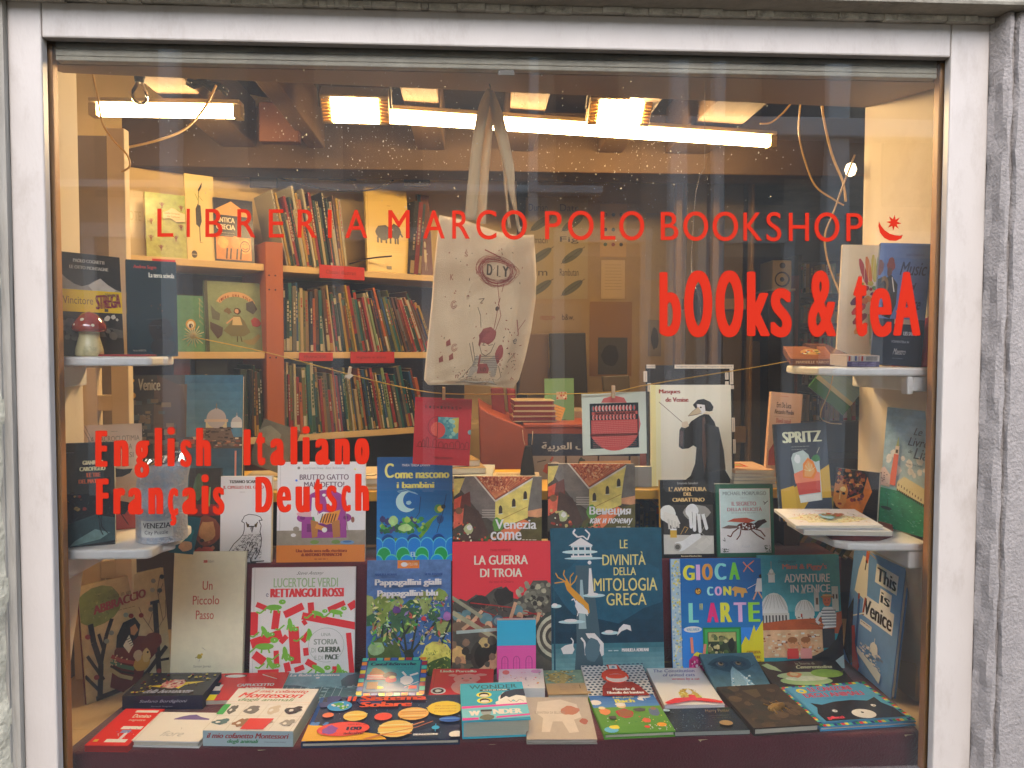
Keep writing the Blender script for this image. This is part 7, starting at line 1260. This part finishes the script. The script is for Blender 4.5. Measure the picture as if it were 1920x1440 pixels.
for i in range(30):
    rx_, ry_ = r.uniform(15, 24), r.uniform(5.8, 10); ph = r.uniform(0, 6); ox, oy = r.uniform(-1.2, 1.2), r.uniform(-.8, .8); q = [(62+ox+rx_*math.cos(ph+a*.35), 25+oy+ry_*math.sin(ph+a*.35)) for a in range(13)]
    A.L(q, .36, ('#b04040', '#c86058', '#9c3030')[i % 3])
A.L([(48, 12.5), (54, 13.5), (60, 14.5), (66, 16)], 1.4, rd)
for ch, x0, x1 in (('D', 51, 57), ('I', 62, 63.5), ('Y', 68, 75)): A.T(ch, x0, 21.5, x1, 28.5, bk_, b=.45)
A.L([(64, 28.5), (66, 28.5)], .6, bk_).L([(63, 32), (66, 42), (65, 52), (64, 58)], .6, rd).L([(70, 33), (66, 44), (70, 50), (66, 58)], .6, rd).O(65, 46.5, 2, bk_).O(65, 46.5, 1.3, '#d3c4a8')
A.al = .3; A.B(59, 60, 9, 4.6, '#bc4a48', .14).P([(50, 60), (54, 58), (52, 66), (50, 65)], '#b02c30').B(75, 70, 4.5, 4.4, '#bc4a48', .2).B(73, 75, 3.6, 1.6, '#a82c30', .2); A.al = 1
A.L([(51, 62), (52, 66), (55, 69.5), (60, 71), (65, 69), (68, 64)], .6, bk_).L([(54, 65), (58, 65.5)], .5, bk_).L([(61, 65.5), (66, 65)], .5, bk_).L([(58, 68), (61, 68.4)], .6, rd)
A.P([(50, 70), (58, 73), (64, 73), (70, 71), (76, 78), (76, 86), (70, 86), (70, 82), (52, 82), (48, 86), (44, 86), (46, 78)], '#c8bba4')
for i in range(11): A.L([(48-i*.2, 71+1.3*i), (76+i*.05, 71.4+1.3*i)], .42, bk_)
A.al = .5; A.R(54, 76, 67, 83.5, '#b04440'); A.al = 1; A.R(53, 70, 55, 78, '#b04440'); A.T('lib', 57, 78.5, 64, 82, '#5c1c1c')
A.L([(46, 78), (38, 86), (34, 88), (40, 90), (50, 87)], .6, bk_).L([(77, 78), (83, 86), (80, 90), (74, 88)], .6, bk_)
A.P([(30, 96), (40, 94), (56, 98), (68, 94), (80, 98), (74, 91), (56, 93), (42, 90)], '#d0c6b0').L([(30, 96.5), (42, 94.5), (56, 98.5), (68, 95), (82, 99)], 1.4, bk_).L([(36, 92), (44, 86), (50, 86)], .5, bk_).L([(78, 95), (74, 88)], .5, bk_)
A.S(40, 44, 86, 74, 94, [rd, bk_, '#8c3434'], .8, 2.2, 'l'); A.S(60, 8, 8, 94, 98, [rd, rd, bk_], .8, 2.4, 'l'); A.S(26, 76, 56, 97, 84, [rd, bk_], 1, 2.6, 'l'); A.S(14, 30, 80, 44, 90, [rd, bk_], 1, 3, 'l', 1.5)
for sy in range(9): A.L([(52+sy*.9, 57.5), (50.5+sy*1.3, 64-abs(4-sy)*.6)], .45, '#8c2024')
for x, y in ((18, 45), (24, 66)):
    for k_ in (3.2, 1.8): A.L([(x+k_*math.cos(a*.7), y+k_*.58*math.sin(a*.7)) for a in range(9)], .5, rd)
for x, y in ((14, 63), (8, 71), (19, 70)): A.P([(x, y), (x+4, y-1.4), (x+5.5, y+1.6), (x+1, y+2.4)], rd)
A.L([(40, 64), (47, 74)], .6, bk_).L([(43, 63.5), (49, 73)], .6, bk_).L([(46, 44), (50, 41.5), (44, 42)], .6, bk_).L([(44, 46), (48, 50), (50, 56)], .5, bk_).L([(88, 52), (92, 60)], 1, rd).L([(90, 58), (97, 52)], .6, rd).L([(86, 76), (92, 70)], .6, bk_)
for ch, x, y, c in (('S', 26, 18, rd), ('T', 40, 96, rd), ('z', 66, 99, bk_), ('e', 88, 64, bk_), ('K', 12, 32, rd), ('X', 90, 72, rd), ('b', 95, 88, rd), ('n', 30, 86, rd)): A.T(ch, x, y-2, x+3.4, y+1, c)
# keep straight print on the curved cloth by mapping every point onto the sheet
A.emit(g, lambda x, y, z: bagpt(.045+.91*x/100, .03+.94*y/100, 1, .0003+z*2), lay=1.5e-6)
g.build('front_panel', canvas, bagt)
g = G(); V_ = [bagpt(-.012+.99*i/nu, -.012+1.0*j/nv, -1) for j in range(nv+1) for i in range(nu+1)]; g.mesh(V_, F_, bc_, sm=True); g.build('back_panel', canvas, bagt)
def strap(pts, wd, yo, name='handle'):
    g = G(); V_ = []
    q = [Tb @ at(x, y, YB+yo+.004*math.sin(i*1.3)) for i, (x, y) in enumerate(pts)]
    P = []
    for i in range(len(q)-1):
        p0, p1, p2, p3 = q[max(i-1, 0)], q[i], q[i+1], q[min(i+2, len(q)-1)]; w0, w1 = wd[i], wd[i+1]
        for k in range(6): t = k/6; P.append((.5*((2*p1)+(-p0+p2)*t+(2*p0-5*p1+4*p2-p3)*t*t+(-p0+3*p1-3*p2+p3)*t**3), w0+(w1-w0)*t))
    P.append((q[-1], wd[-1])); m = len(P)
    for i, (p, w_) in enumerate(P):
        d = (P[min(i+1, m-1)][0]-P[max(i-1, 0)][0]).normalized(); s_ = d.cross(Vector((0, 1, 0))).normalized()
        for k, f in enumerate((-1, -.33, .33, 1)): V_.append(p+s_*w_*f/2+Vector((0, .0025*math.sin(f*2+i*.4)+.0015*f, 0)))
    g.mesh(V_, [(i*4+k, (i+1)*4+k, (i+1)*4+k+1, i*4+k+1) for i in range(m-1) for k in range(3)], C('#cbb48c'), sm=True)
    o = g.build(name, canvas, bagt); s = o.modifiers.new('thick', 'SOLIDIFY'); s.thickness = .0014
strap([(882, 412), (888, 340), (895, 270), (906, 205), (918, 168)], [.022, .021, .021, .020, .010], -.006)
strap([(901, 420), (906, 350), (911, 290), (917, 220), (920, 170)], [.019, .018, .018, .016, .010], .010)
strap([(920, 168), (932, 215), (944, 260), (955, 310), (960, 360), (968, 400), (975, 436)], [.010, .022, .020, .017, .012, .006, .004], -.002)
strap([(920, 172), (930, 230), (942, 280), (948, 320), (950, 370), (955, 428)], [.010, .012, .012, .008, .004, .007], .012)
g = G(); g.tube([(0, .0, .022), (0, 0, .004), (.0015, -.004, -.002), (.001, -.007, .002)], .0014, 6, C('#6a6052')); g.build('hook', MISC, bagt)
# ------------------------------------------------------------------ bead chain with pendant
def beads(g, pts, Y, step=.0032, r=.0011):
    P = [at(x, y, Y) for x, y in pts]; acc = 0
    for a, b in zip(P, P[1:]):
        L_ = (b-a).length; d = (b-a)/L_; t = acc
        while t < L_:
            p = a+d*t; v = [p+Vector(o)*r for o in ((1, 0, 0), (-1, 0, 0), (0, 1, 0), (0, -1, 0), (0, 0, 1), (0, 0, -1))]
            g.mesh(v, [(0, 2, 4), (2, 1, 4), (1, 3, 4), (3, 0, 4), (2, 0, 5), (1, 2, 5), (3, 1, 5), (0, 3, 5)], C('#d8d4cc'), sm=True); t += step
        acc = t-L_
c = at(1321, 316, .05); t = thing('bead_necklace', 'silver bead chain with a black oval pendant hanging over the letters', 'necklace', Matrix.Translation(c)); Mi = -c
g = G(); beads(g, [(1321, 316), (1312, 330), (1305, 360), (1301, 400), (1298, 450), (1297, 480), (1296, 540), (1297, 600)], .05); beads(g, [(1297, 500), (1303, 530), (1310, 560), (1314, 590)], .052); beads(g, [(1300, 510), (1306, 540), (1317, 580)], .056)
g.v = [tuple(Vector(v)+Mi) for v in g.v]; g.build('beads', mat('silver_beads', vcol=True, rough=.25, metal=.8), t)
g = G(); a = at(1309, 568, .060)+Mi
g.mesh([(a.x+.0115*math.cos(k*.4189), a.y+s*.002, a.z+.034*math.sin(k*.4189)) for s in (-1, 1) for k in range(15)], [tuple(range(15)), tuple(range(29, 14, -1))]+[(k, 15+k, 15+(k+1) % 15, (k+1) % 15) for k in range(15)], C('#15120f')); g.build('pendant', MISC, t)
g = G(); pp = at(1321, 316, .05)+Mi; g.tube([pp, pp+Vector((0, .0, .03)), pp+Vector((.0, .02, .62))], .0004, 4, C('#8a8070')); g.build('thread', MISC, t)
# ------------------------------------------------------------------ hanging folder at the right
def a_sea(A): A.V(0, 0, 100, 58, '#1f4a7c', '#8fb4c4', 8).R(0, 58, 100, 70, '#c8ccb0').R(0, 70, 100, 100, '#3c7c34')
a = at(1516, 725, .36); b = at(1578, 776, .36); U = (b-a).normalized(); V = U.cross(Vector((0, -1, 0))).normalized()*-1
V = Vector((0, -1, 0)).cross(U); 
make_book('folder', 'blue and green landscape folder hanging tilted under the right shelf', frame(at(1516, 725, .36), U, V if V.z > 0 else -V), (b-a).length*1.05, .085, .004, a_sea, '#3c7c34', hard=False, cat='folder')
cable('thin pale cord looped round the tilted folder', [(1563, 697), (1556, 730), (1548, 750), (1540, 770), (1540, 785), (1555, 793), (1578, 795)], .35, .001, name='cord')
# ------------------------------------------------------------------ covers standing on the bookcase, left bay
def a_cact(A):
    A.al = .3; A.R(0, 0, 100, 100, '#aab06a').V(0, 0, 100, 26, '#9cac5c', '#a8b468', 3).S(240, 2, 22, 98, 98, ['#d0cc94', '#8c9450', '#c8c488'], .8, 1.6, 'l', .7); A.al = 1
    A.P([(42, 30), (56, 26), (64, 22), (74, 24), (84, 28), (98, 30), (98, 42), (76, 44), (60, 38), (42, 40)], '#dccca4').T('Dalle foreste', 46, 29, 84, 32, '#7c6a44').T('del Sublime', 52, 34, 84, 37, '#7c6a44')
    for x, y in ((12, 44), (10, 70), (34, 84), (72, 68), (88, 20), (40, 18), (86, 50)): A.L([(x, y+6), (x, y-3)], 2.2, '#7c3c2c').L([(x-6, y-2), (x, y+3), (x+6, y-2)], 1.6, '#7c3c2c').L([(x-3, y-3), (x, y+2), (x+3, y-3)], 1.2, '#7c3c2c')
onshelf('green cactus patterned book on the top shelf behind the letter L', [(276, 487), (351, 490), (347, 366), (273, 361)], .012, a_cact, '#aab06a', z=zA)
def a_beet(A):
    A.R(0, 0, 100, 100, '#d8c48c').P([(34, 40), (42, 34), (52, 36), (54, 54), (46, 62), (34, 58)], '#3c362c').L([(44, 36), (46, 22), (52, 14)], 2.6, '#5c6440').P([(44, 18), (60, 8), (58, 14), (48, 20)], '#2c2a22').L([(46, 24), (60, 30)], 2, '#7c8c4c').L([(44, 30), (34, 22)], 3, '#8ca05c').L([(46, 60), (46, 78)], 3, '#3c362c').L([(44, 79), (54, 79)], 1.6, '#3c362c').E(24, 93, 10, 4.4, '#4c4a44').R(15, 92.6, 33, 93.6, '#a89c7c')
onshelf('tall cream leporello with a long legged dark bird figure', [(352, 490), (406, 493), (424, 333), (372, 330)], .014, a_beet, '#d8c48c', z=zA, back=.04)
def a_antica(A):
    A.R(0, 0, 100, 100, '#1f1c2c').P([(4, 18), (44, 4), (90, 22), (90, 27), (4, 26)], '#d8a45c').T('ANTICA', 4, 30, 52, 38, '#d8ccb0', b=.6).T('GRECIA', 4, 41, 52, 49, '#d8ccb0', b=.6); small(A, 54, '#a89c80', 8, 50, 2, 4)
    A.al = .4; A.R(2, 60, 92, 96, '#c8843c').B(20, 70, 14, 9, '#e0a850', .1).B(52, 68, 12, 10, '#d8944c', .1).B(76, 74, 16, 12, '#e0a04c', .06); A.al = 1; A.E(76, 74, 13, 9, '#2c2420').E(76, 74, 11, 7.5, '#d8984c').L([(68, 76), (76, 79), (84, 76)], 2, '#7c2c1c').L([(70, 71), (74, 70)], 1.4, '#222').L([(79, 70), (83, 71)], 1.4, '#222')
    for x in (30, 40, 56, 66): A.L([(x, 78), (x-3, 95)], 4, '#2c2420')
onshelf('black and orange ancient history book in a plastic wrapper', [(405, 492), (478, 496), (491, 378), (424, 374)], .02, a_antica, '#1f1c2c', z=zA, back=.03)
onshelf('pale sheet leaning at the left end of the top shelf', [(228, 480), (272, 485), (270, 362), (228, 352)], .003, lambda A: (A.R(0, 0, 100, 100, '#c8b89c'), A.T('IL OTE', 10, 30, 90, 44, '#b0a080')), '#c8b89c', z=zA, back=.12, hard=False)
onshelf('dark triangular card at the left end of the top shelf', [(228, 484), (244, 486), (236, 450), (228, 446)], .003, lambda A: A.R(0, 0, 100, 100, '#3a2c34'), '#3a2c34', z=zA, back=.05, hard=False)
def a_volta(A):
    A.al = .6; A.R(0, 0, 100, 100, '#7c9070').R(0, 0, 6, 100, '#3c4434'); A.al = 1
    for i in range(9):
        a0_, a1_ = math.radians(200+16*i), math.radians(216+16*i); A.P([(54+36*math.cos(a0_), 36+22*math.sin(a0_)), (54+36*math.cos(a1_), 36+22*math.sin(a1_)), (54+28*math.cos(a1_), 36+15*math.sin(a1_)), (54+28*math.cos(a0_), 36+15*math.sin(a0_))], '#c8a070')
    for i, ch in enumerate("C'ERA UNA VOLTA"):
        if ch == ' ': continue
        a_ = math.radians(212+8.4*i); x, y = 54+32*math.cos(a_), 37.5+18*math.sin(a_); A.T(ch, x-1.5, y-2, x+1.5, y+2, '#7c3c28', b=.25)
    A.B(56, 42, 6, 5, '#3c2c22').B(55, 42, 3.6, 3.4, '#d0a080').P([(48, 48), (60, 48), (68, 56), (78, 72), (66, 78), (44, 78), (30, 70), (44, 58)], '#6c6c4c').P([(48, 50), (60, 50), (64, 62), (46, 62)], '#c8b890').L([(54, 78), (54, 86)], 1.6, '#3a3026').L([(60, 78), (62, 86)], 1.6, '#3a3026').L([(48, 52), (36, 60)], 2.4, '#d0a080').P([(8, 58), (20, 62), (30, 66), (28, 76), (20, 82), (8, 68)], '#4c4038').P([(10, 34), (18, 42), (26, 46), (24, 56), (12, 54)], '#5c6458').P([(72, 30), (84, 26), (92, 38), (84, 46), (72, 40)], '#3c3c38').B(88, 58, 9, 7, '#9c342c', .2).P([(62, 84), (80, 82), (92, 74), (96, 78), (84, 90), (72, 90)], '#8c8460').B(40, 42, 6, 4, '#6c5c34', .4)
onshelf('green fairy tale book with a girl in a wide dress', [(387, 652), (494, 655), (490, 531), (386, 527)], .014, a_volta, '#7c9070', z=zB)
def a_snow(A): A.al = .5; A.V(0, 0, 100, 100, '#4c8468', '#5c8c70', 4); A.al = 1; A.B(50, 52, 18, 10, '#c89c4c', .05).B(50, 52, 12, 7, '#e0dcc4', .1).B(50, 54, 7, 4, '#33302a').L([(86, 4), (82, 40)], 1, '#c8b88c'); [A.L([(80, y), (96, y+8)], 1, '#c8b88c') for y in (4, 12, 22, 34, 44)]
onshelf('turquoise fairy tale book by the straw star', [(333, 651), (386, 652), (386, 556), (333, 553)], .012, a_snow, '#4c8468', z=zB, back=.04)
def a_eleph(A):
    A.R(0, 0, 100, 100, '#d3b765').R(4, 0, 5, 100, '#b89c50').B(40, 52, 20, 9, '#3c362c', .12).B(68, 50, 14, 9, '#3c362c', .12).L([(78, 50), (86, 56)], 4, '#3c362c'); [A.L([(x, 58), (x, 65)], 4.4, '#3c362c') for x in (26, 34, 46, 56, 68, 74)]; small(A, 70, '#a8904c', 22, 84, 3, 2.4, .5); A.R(44, 92, 56, 96, '#6a5a34').L([(50, 20), (58, 20)], .8, '#8c7840')
onshelf('big yellow cover with a dark elephant on the top shelf', [(690, 506), (768, 508), (786, 360), (712, 356)], .016, a_eleph, '#d3b765', z=zA, back=.02, lean=4)
for i, (px0, px1, py, c, lb) in enumerate(((768, 776, 370, '#26221e', 'black spine right of the yellow elephant cover'), (776, 784, 372, '#8c2c24', 'red spine right of the yellow elephant cover'), (784, 789, 376, '#3a4a4c', 'slim grey green spine right of the yellow elephant cover'))):
    s0, _ = onB(px0, 505); s1, _ = onB(px1, 505); z1 = onB(px0, py)[1]; spine_book(BKM, lb, s0, zA+.0004, s1-s0-.001, z1-zA-.01, .19, math.radians(-5), c, '#b8a070', 'spines right of the yellow cover')
onshelf('brown cover with a small pale standing figure beside the tote bag', [(790, 509), (812, 511), (840, 372), (806, 368)], .012, lambda A: (setattr(A, 'al', .6), A.R(0, 0, 100, 100, '#6c4430'), setattr(A, 'al', 1), A.R(0, 0, 30, 18, '#2c4450'), A.E(44, 62, 9, 4, '#b8a880'), A.R(34, 68, 54, 84, '#b8a880'), A.L([(40, 84), (38, 94)], 3, '#b8a880'), A.L([(48, 84), (52, 94)], 3, '#b8a880')), '#6c4430', z=zA, back=.02)
# dark goods on the low shelf behind the big Venice book
for i, (x0, x1, y0, c, lb) in enumerate(((330, 360, 668, '#5c2420', 'dark red cover under the left middle shelf'), (372, 430, 672, '#2c3440', 'dark blue cover under the left middle shelf'), (455, 492, 690, '#33402c', 'dark green cover left of the orange post'))):
    onshelf(lb, [(x0, 812), (x1, 814), (x1, y0+4), (x0, y0)], .014, lambda A: A.S(14, 10, 10, 90, 90, ['#8c7c5c', '#5c5444', '#7c3c2c'], 3, 8), c, z=zC, back=.02, lean=3)
# ------------------------------------------------------------------ dim middle room: cabinet, stacks, booklet
rw = mat('red_brown_wood', '#8a3c1c', .5, noise=.15, nscale=6)
def solid(name, label, cat, pts_px, Y0, Y1, m, c=(.5, .5, .5)):
    q = [at(x, y, Y0) for x, y in pts_px]; n = len(q); vs = [(p.x, Y0, p.z) for p in q]+[(p.x, Y1, p.z) for p in q]
    g = G(); g.mesh(vs, [tuple(range(n)), tuple(range(2*n-1, n-1, -1))]+[(i, n+i, n+(i+1) % n, (i+1) % n) for i in range(n)], C(c) if isinstance(c, str) else c); return g.build(name, m, label=label, cat=cat, bevel=.003)
cx = thing('cabinet', 'red brown wooden book cabinet with a sloping side in the dim room', 'cabinet', Matrix.Translation((0, 1.0, 0)))
T5 = Matrix.Translation((0, -1.0, 0))
q = [at(x, y, 1.0) for x, y in ((898, 762), (920, 776), (980, 800), (1240, 802), (1240, 1000), (905, 1000))]; n = len(q)
g = G(); g.mesh([T5 @ Vector((p.x, 1.0, p.z)) for p in q]+[T5 @ Vector((p.x, 1.45, p.z)) for p in q], [tuple(range(n)), tuple(range(2*n-1, n-1, -1))]+[(i, n+i, n+(i+1) % n, (i+1) % n) for i in range(n)]); g.build('side_panel', rw, cx, bevel=.004)
a = at(982, 802, 1.0); b = at(1242, 800, 1.0); g = G(); g.box(a.x, b.x, .992, 1.45, a.z+.001, a.z+.012, M=T5); g.build('top_board', rw, cx, bevel=.002)
zc_ = at(1000, 800, 1.0).z+.0135
for i in range(4):
    layY(('lowest', 'second', 'third', 'topmost')[i]+' cream notebook with a dark red spine in the stack on the cabinet', 962+i, 1044-i, 1.03, .13, zc_+.0165*i-.001, .016, None, '#b8a078', hard=True, spine='#6c2420', pages='#7c3028', rot=(2, -2, 1, 3)[i])
def a_mint(A): A.R(0, 0, 100, 100, '#6c9468').R(40, 28, 76, 44, '#b8a488').S(10, 42, 30, 74, 42, ['#a8503c', '#d8c8a8'], 2, 5).T('Minimario', 42, 78, 62, 82, '#2c3c2c'); A.T('di varia umanità', 40, 84, 72, 88, '#2c3c2c')
stand('small green booklet standing in the dim room right of the tote bag', [(1022, 800), (1077, 799), (1076, 709), (1021, 710)], .006, a_mint, '#6c9468', Y=(1.12, 1.12), lean=2, hard=False)
stand('small yellow card with handwriting leaning on the notebook stack', [(1028, 782), (1052, 790), (1054, 762), (1030, 756)], .001, lambda A: A.lines(10, 15, 90, 4, 20, '#7c4c1c', 3), '#d8982c', Y=(1.04, 1.04), lean=4, hard=False, cat='card', name='card')
solid('box', 'grey brown cardboard box behind the green booklet', 'box', [(1060, 770), (1200, 770), (1200, 800), (1060, 800)], 1.2, 1.35, MISC, '#8c7a64')
solid('chair_back', 'deep red chair back below the tote bag', 'chair', [(920, 728), (944, 728), (948, 778), (924, 782)], 1.25, 1.29, MISC, '#6c1c18'); solid('chair_back', 'second deep red chair back nearer the stack of notebooks', 'chair', [(950, 728), (966, 730), (970, 772), (954, 776)], 1.25, 1.29, MISC, '#7c201c')
solid('picture', 'large dark framed picture on the poster wall right of the tote bag', 'picture', [(1030, 625), (1098, 624), (1102, 740), (1034, 742)], 1.9, 1.93, MISC, '#23211c')
solid('picture', 'brown patterned picture between the bag and the dark picture', 'picture', [(985, 626), (1028, 626), (1030, 740), (972, 740)], 1.95, 1.97, MISC, '#5c4428')
solid('monitor', 'dark screen standing behind the disc sleeve', 'monitor', [(1130, 706), (1180, 704), (1182, 732), (1132, 734)], 1.3, 1.33, MISC, '#4c4638')
# vertical dark door leafs right of posters
door = thing('glazed_door', 'brown glazed inner door with narrow panels behind the heavy letters', 'door', Matrix.Translation((0, 1.8, 0))); T6 = Matrix.Translation((0, -1.8, 0))
dw = mat('door_wood', '#6c563a', .6, noise=.12, nscale=6)
for x0, x1 in ((1262, 1282), (1330, 1352), (1400, 1418)):
    g = G(); a = at(x0, 1000, 1.8); b = at(x1, 190, 1.8); g.box(a.x, b.x, 1.8, 1.84, 0, b.z, M=T6); g.build('stile', dw, door, bevel=.002)
for y0, y1 in ((300, 318), (560, 580), (800, 830)):
    g = G(); a = at(1282.5, y1, 1.8); b = at(1329.5, y0, 1.8); g.box(a.x, b.x, 1.803, 1.837, a.z, b.z, M=T6); g.build('rail', dw, door)
    g = G(); a = at(1352.5, y1, 1.8); b = at(1399.5, y0, 1.8); g.box(a.x, b.x, 1.803, 1.837, a.z, b.z, M=T6); g.build('rail', dw, door)
for x0, x1, c in ((1282.5, 1329.5, '#4a3f30'), (1352.5, 1399.5, '#433828')):
    g = G(); a = at(x0, 1000, 1.8); b = at(x1, 200, 1.8); g.box(a.x, b.x, 1.815, 1.82, 0, b.z, C(c), M=T6); g.build('panel', MISC, door)
# beams / duct low relief at the right top
# deep shelves at the far right
DS = thing('deep_bookcase', 'tall dark bookcase deep in the shop behind the ampersand', 'bookcase', Matrix.Translation((0, 2.6, 0))); T7 = Matrix.Translation((0, -2.6, 0))
xa, xb = at(1500, 600, 2.6).x, at(1660, 600, 2.6).x
zs_ = [at(1530, y, 2.6).z for y in (550, 606, 665, 722, 790, 860, 940)]
for z in zs_: g = G(); g.box(xa, xb, 2.6, 2.85, z-.02, z, M=T7); g.build('shelf_board', mat('dark_brown_panel'), DS)
g = G(); g.box(xa-.02, xa-.001, 2.59, 2.86, .2, at(1500, 478, 2.6).z, M=T7); g.build('side_panel', mat('dark_brown_panel'), DS)
g = G(); g.box(xa-.075, xa-.021, 2.57, 2.62, .2, at(1490, 518, 2.6).z, M=T7); g.build('edge_post', rw, DS)
g = G(); g.box(xa-.02, xb, 2.851, 2.86, .2, at(1500, 478, 2.6).z, M=T7); g.build('back_panel', mat('dark_brown_panel'), DS)
M8 = Matrix.Translation((0, 2.61, 0))
for k, z in enumerate(zs_[:5]):
    hh_ = (at(1530, 488, 2.6).z-z) if k == 0 else (zs_[k-1]-.03-z)
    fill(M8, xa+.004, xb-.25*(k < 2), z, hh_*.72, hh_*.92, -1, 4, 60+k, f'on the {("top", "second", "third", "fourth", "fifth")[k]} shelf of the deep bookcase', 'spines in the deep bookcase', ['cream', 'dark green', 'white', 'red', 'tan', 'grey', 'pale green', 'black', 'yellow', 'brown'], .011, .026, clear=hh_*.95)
# loudspeaker
c = at(1468, 515, 2.2); t = thing('loudspeaker', 'pale loudspeaker with a dark cone standing left of the ampersand', 'loudspeaker', Matrix.Translation(c))
g = G(); g.box(-.05, .042, 0, .16, -.068, .068, C('#b8a478')); g.build('case', MISC, t, bevel=.006)
Mx = Matrix.Rotation(math.pi/2, 4, 'X')
g = G(); g.lathe([(.036, .003), (.032, .005), (.028, -.001), (.012, -.004), (.010, .003), (0, .004)], C('#33291e'), 22, M=Matrix.Translation((-.004, 0, -.022)) @ Mx); g.build('woofer', MISC, t)
g = G(); g.lathe([(.014, .003), (.010, .004), (0, .002)], C('#4a3c2a'), 16, M=Matrix.Translation((-.004, 0, .042)) @ Mx); g.build('tweeter', MISC, t)
solid('loudspeaker_shelf', 'pale edged shelf board under the loudspeaker', 'shelf', [(1448, 541), (1492, 541), (1492, 545), (1448, 545)], 2.15, 2.4, MISC, '#c8b890')
solid('cupboard', 'dark cupboard under the loudspeaker shelf', 'cupboard', [(1440, 546.5), (1490, 546.5), (1490, 900), (1440, 900)], 2.2, 2.5, MISC, '#2c261e')
solid('cupboard', 'pale cupboard front low in the dim room right of the masks book', 'cupboard', [(1395, 640), (1438, 640), (1438, 900), (1395, 900)], 2.3, 2.5, MISC, '#6c5c44')
# leaning spines on the low shelf seen under the right corner shelf
M9 = Matrix.Translation((0, .66, 0)); zlow = at(1500, 1046, .66).z
g = G(); g.box(.20, .85, .62, .90, zlow-.02, zlow); g.build('low_shelf', mat('pale_wood_board'), label='pale low shelf board under the mustard shelf', cat='shelf')
g = G(); g.box(-.70, .19, .60, .90, zlow-.03, zlow-.012); g.build('low_shelf', mat('dark_brown_panel'), label='dark low shelf board behind the standing covers', cat='shelf')
fill(M9, at(1446, 1040, .66).x, at(1640, 1040, .66).x, zlow, .17, .20, -38, -30, 77, 'leaning under the right corner shelf', 'old spines leaning under the mustard shelf', ['olive', 'tan', 'brown', 'dark green', 'grey'], .008, .016, clear=.21)
fill(M9, at(705, 1040, .66).x, at(855, 1040, .66).x, zlow-.012, .15, .19, -30, -24, 78, 'leaning behind the deep blue moon book', 'spines leaning in the dark middle', ['brown', 'olive', 'black', 'grey'], .010, .02, clear=.2)
fill(M9, at(1190, 1040, .66).x, at(1240, 1040, .66).x, zlow-.012, .15, .18, 0, 3, 79, 'between the Cyrillic titled book and the cobbler book', 'grey spines in the gap', ['grey', 'white', 'grey', 'blue'], .012, .02, clear=.2)
g = G(); g.box(-.70, .85, .905, .915, .3, 1.19, C('#1c1712')); g.build('dark_backing', MISC, label='dark panel closing the space under the mustard shelf', cat='panel')
# ================================================================== opposite side of the street (seen only as reflections)
fac = thing('opposite_house', 'pale plastered house across the street seen in the reflection', 'house', Matrix.Translation((0, -7.2, 0))); T10 = Matrix.Translation((0, 7.2, 0))
g = G(); 
pm_ = mat('opposite_plaster', '#a08f76', .9, noise=.2, nscale=1.2, bump=.3)
g.box(-9, 9, -7.6, -7.2, 0, 5.4, M=T10); g.build('wall', pm_, fac)
for i, x in enumerate((-6.2, -4.0, -1.4, 1.0, 2.6, 4.6, 6.6)):
    g = G(); g.box(x, x+.85, -7.198, -7.15, 1.0 if i % 3 else 0.02, 2.6, C('#2c2a28'), M=T10); g.build('shutter', MISC, fac)
    g = G(); g.box(x-.12, x-.001, -7.197, -7.10, 0, 2.75, C('#cfc8ba'), M=T10); g.build('jamb', MISC, fac); g = G(); g.box(x+.851, x+.97, -7.197, -7.10, 0, 2.75, C('#cfc8ba'), M=T10); g.build('jamb', MISC, fac)
    g = G(); g.box(x-.12, x+.97, -7.197, -7.08, 2.7515, 2.9, C('#d8d0c0'), M=T10); g.build('lintel', MISC, fac)
    g = G(); g.box(x, x+.85, -7.198, -7.15, 3.2, 4.1, C('#3c4438'), M=T10); g.build('shutter', MISC, fac)

pale = mat('istrian_stone', '#e6e0d4', .7, noise=.08, nscale=3)
for b in ((2.15, 2.34, 0, 5.2), (2.62, 2.74, 0, 5.2), (.60, .70, 2.95, 5.2), (-3.3, -3.1, 0, 5.3), (3.9, 4.15, 0, 5.2)):
    g = G(); g.box(b[0], b[1], -7.1965, -7.02, b[2], b[3], M=T10); g.build('pilaster', pale, fac, bevel=.02)
g = G(); g.box(-7, 1.4, -7.1963, -7.0, 3.26, 3.34, M=T10); g.build('string_course', pale, fac, bevel=.01)
g = G(); g.box(1.5, 8, -7.1961, -6.95, 3.9, 4.1, M=T10); g.build('cornice', pale, fac, bevel=.02)
for x in (-5.4, -2.4, .9, 3.2): g = G(); g.box(x, x+.7, -7.1959, -7.14, 3.5, 4.9, C('#1f1e1c'), M=T10); g.build('window', MISC, fac)
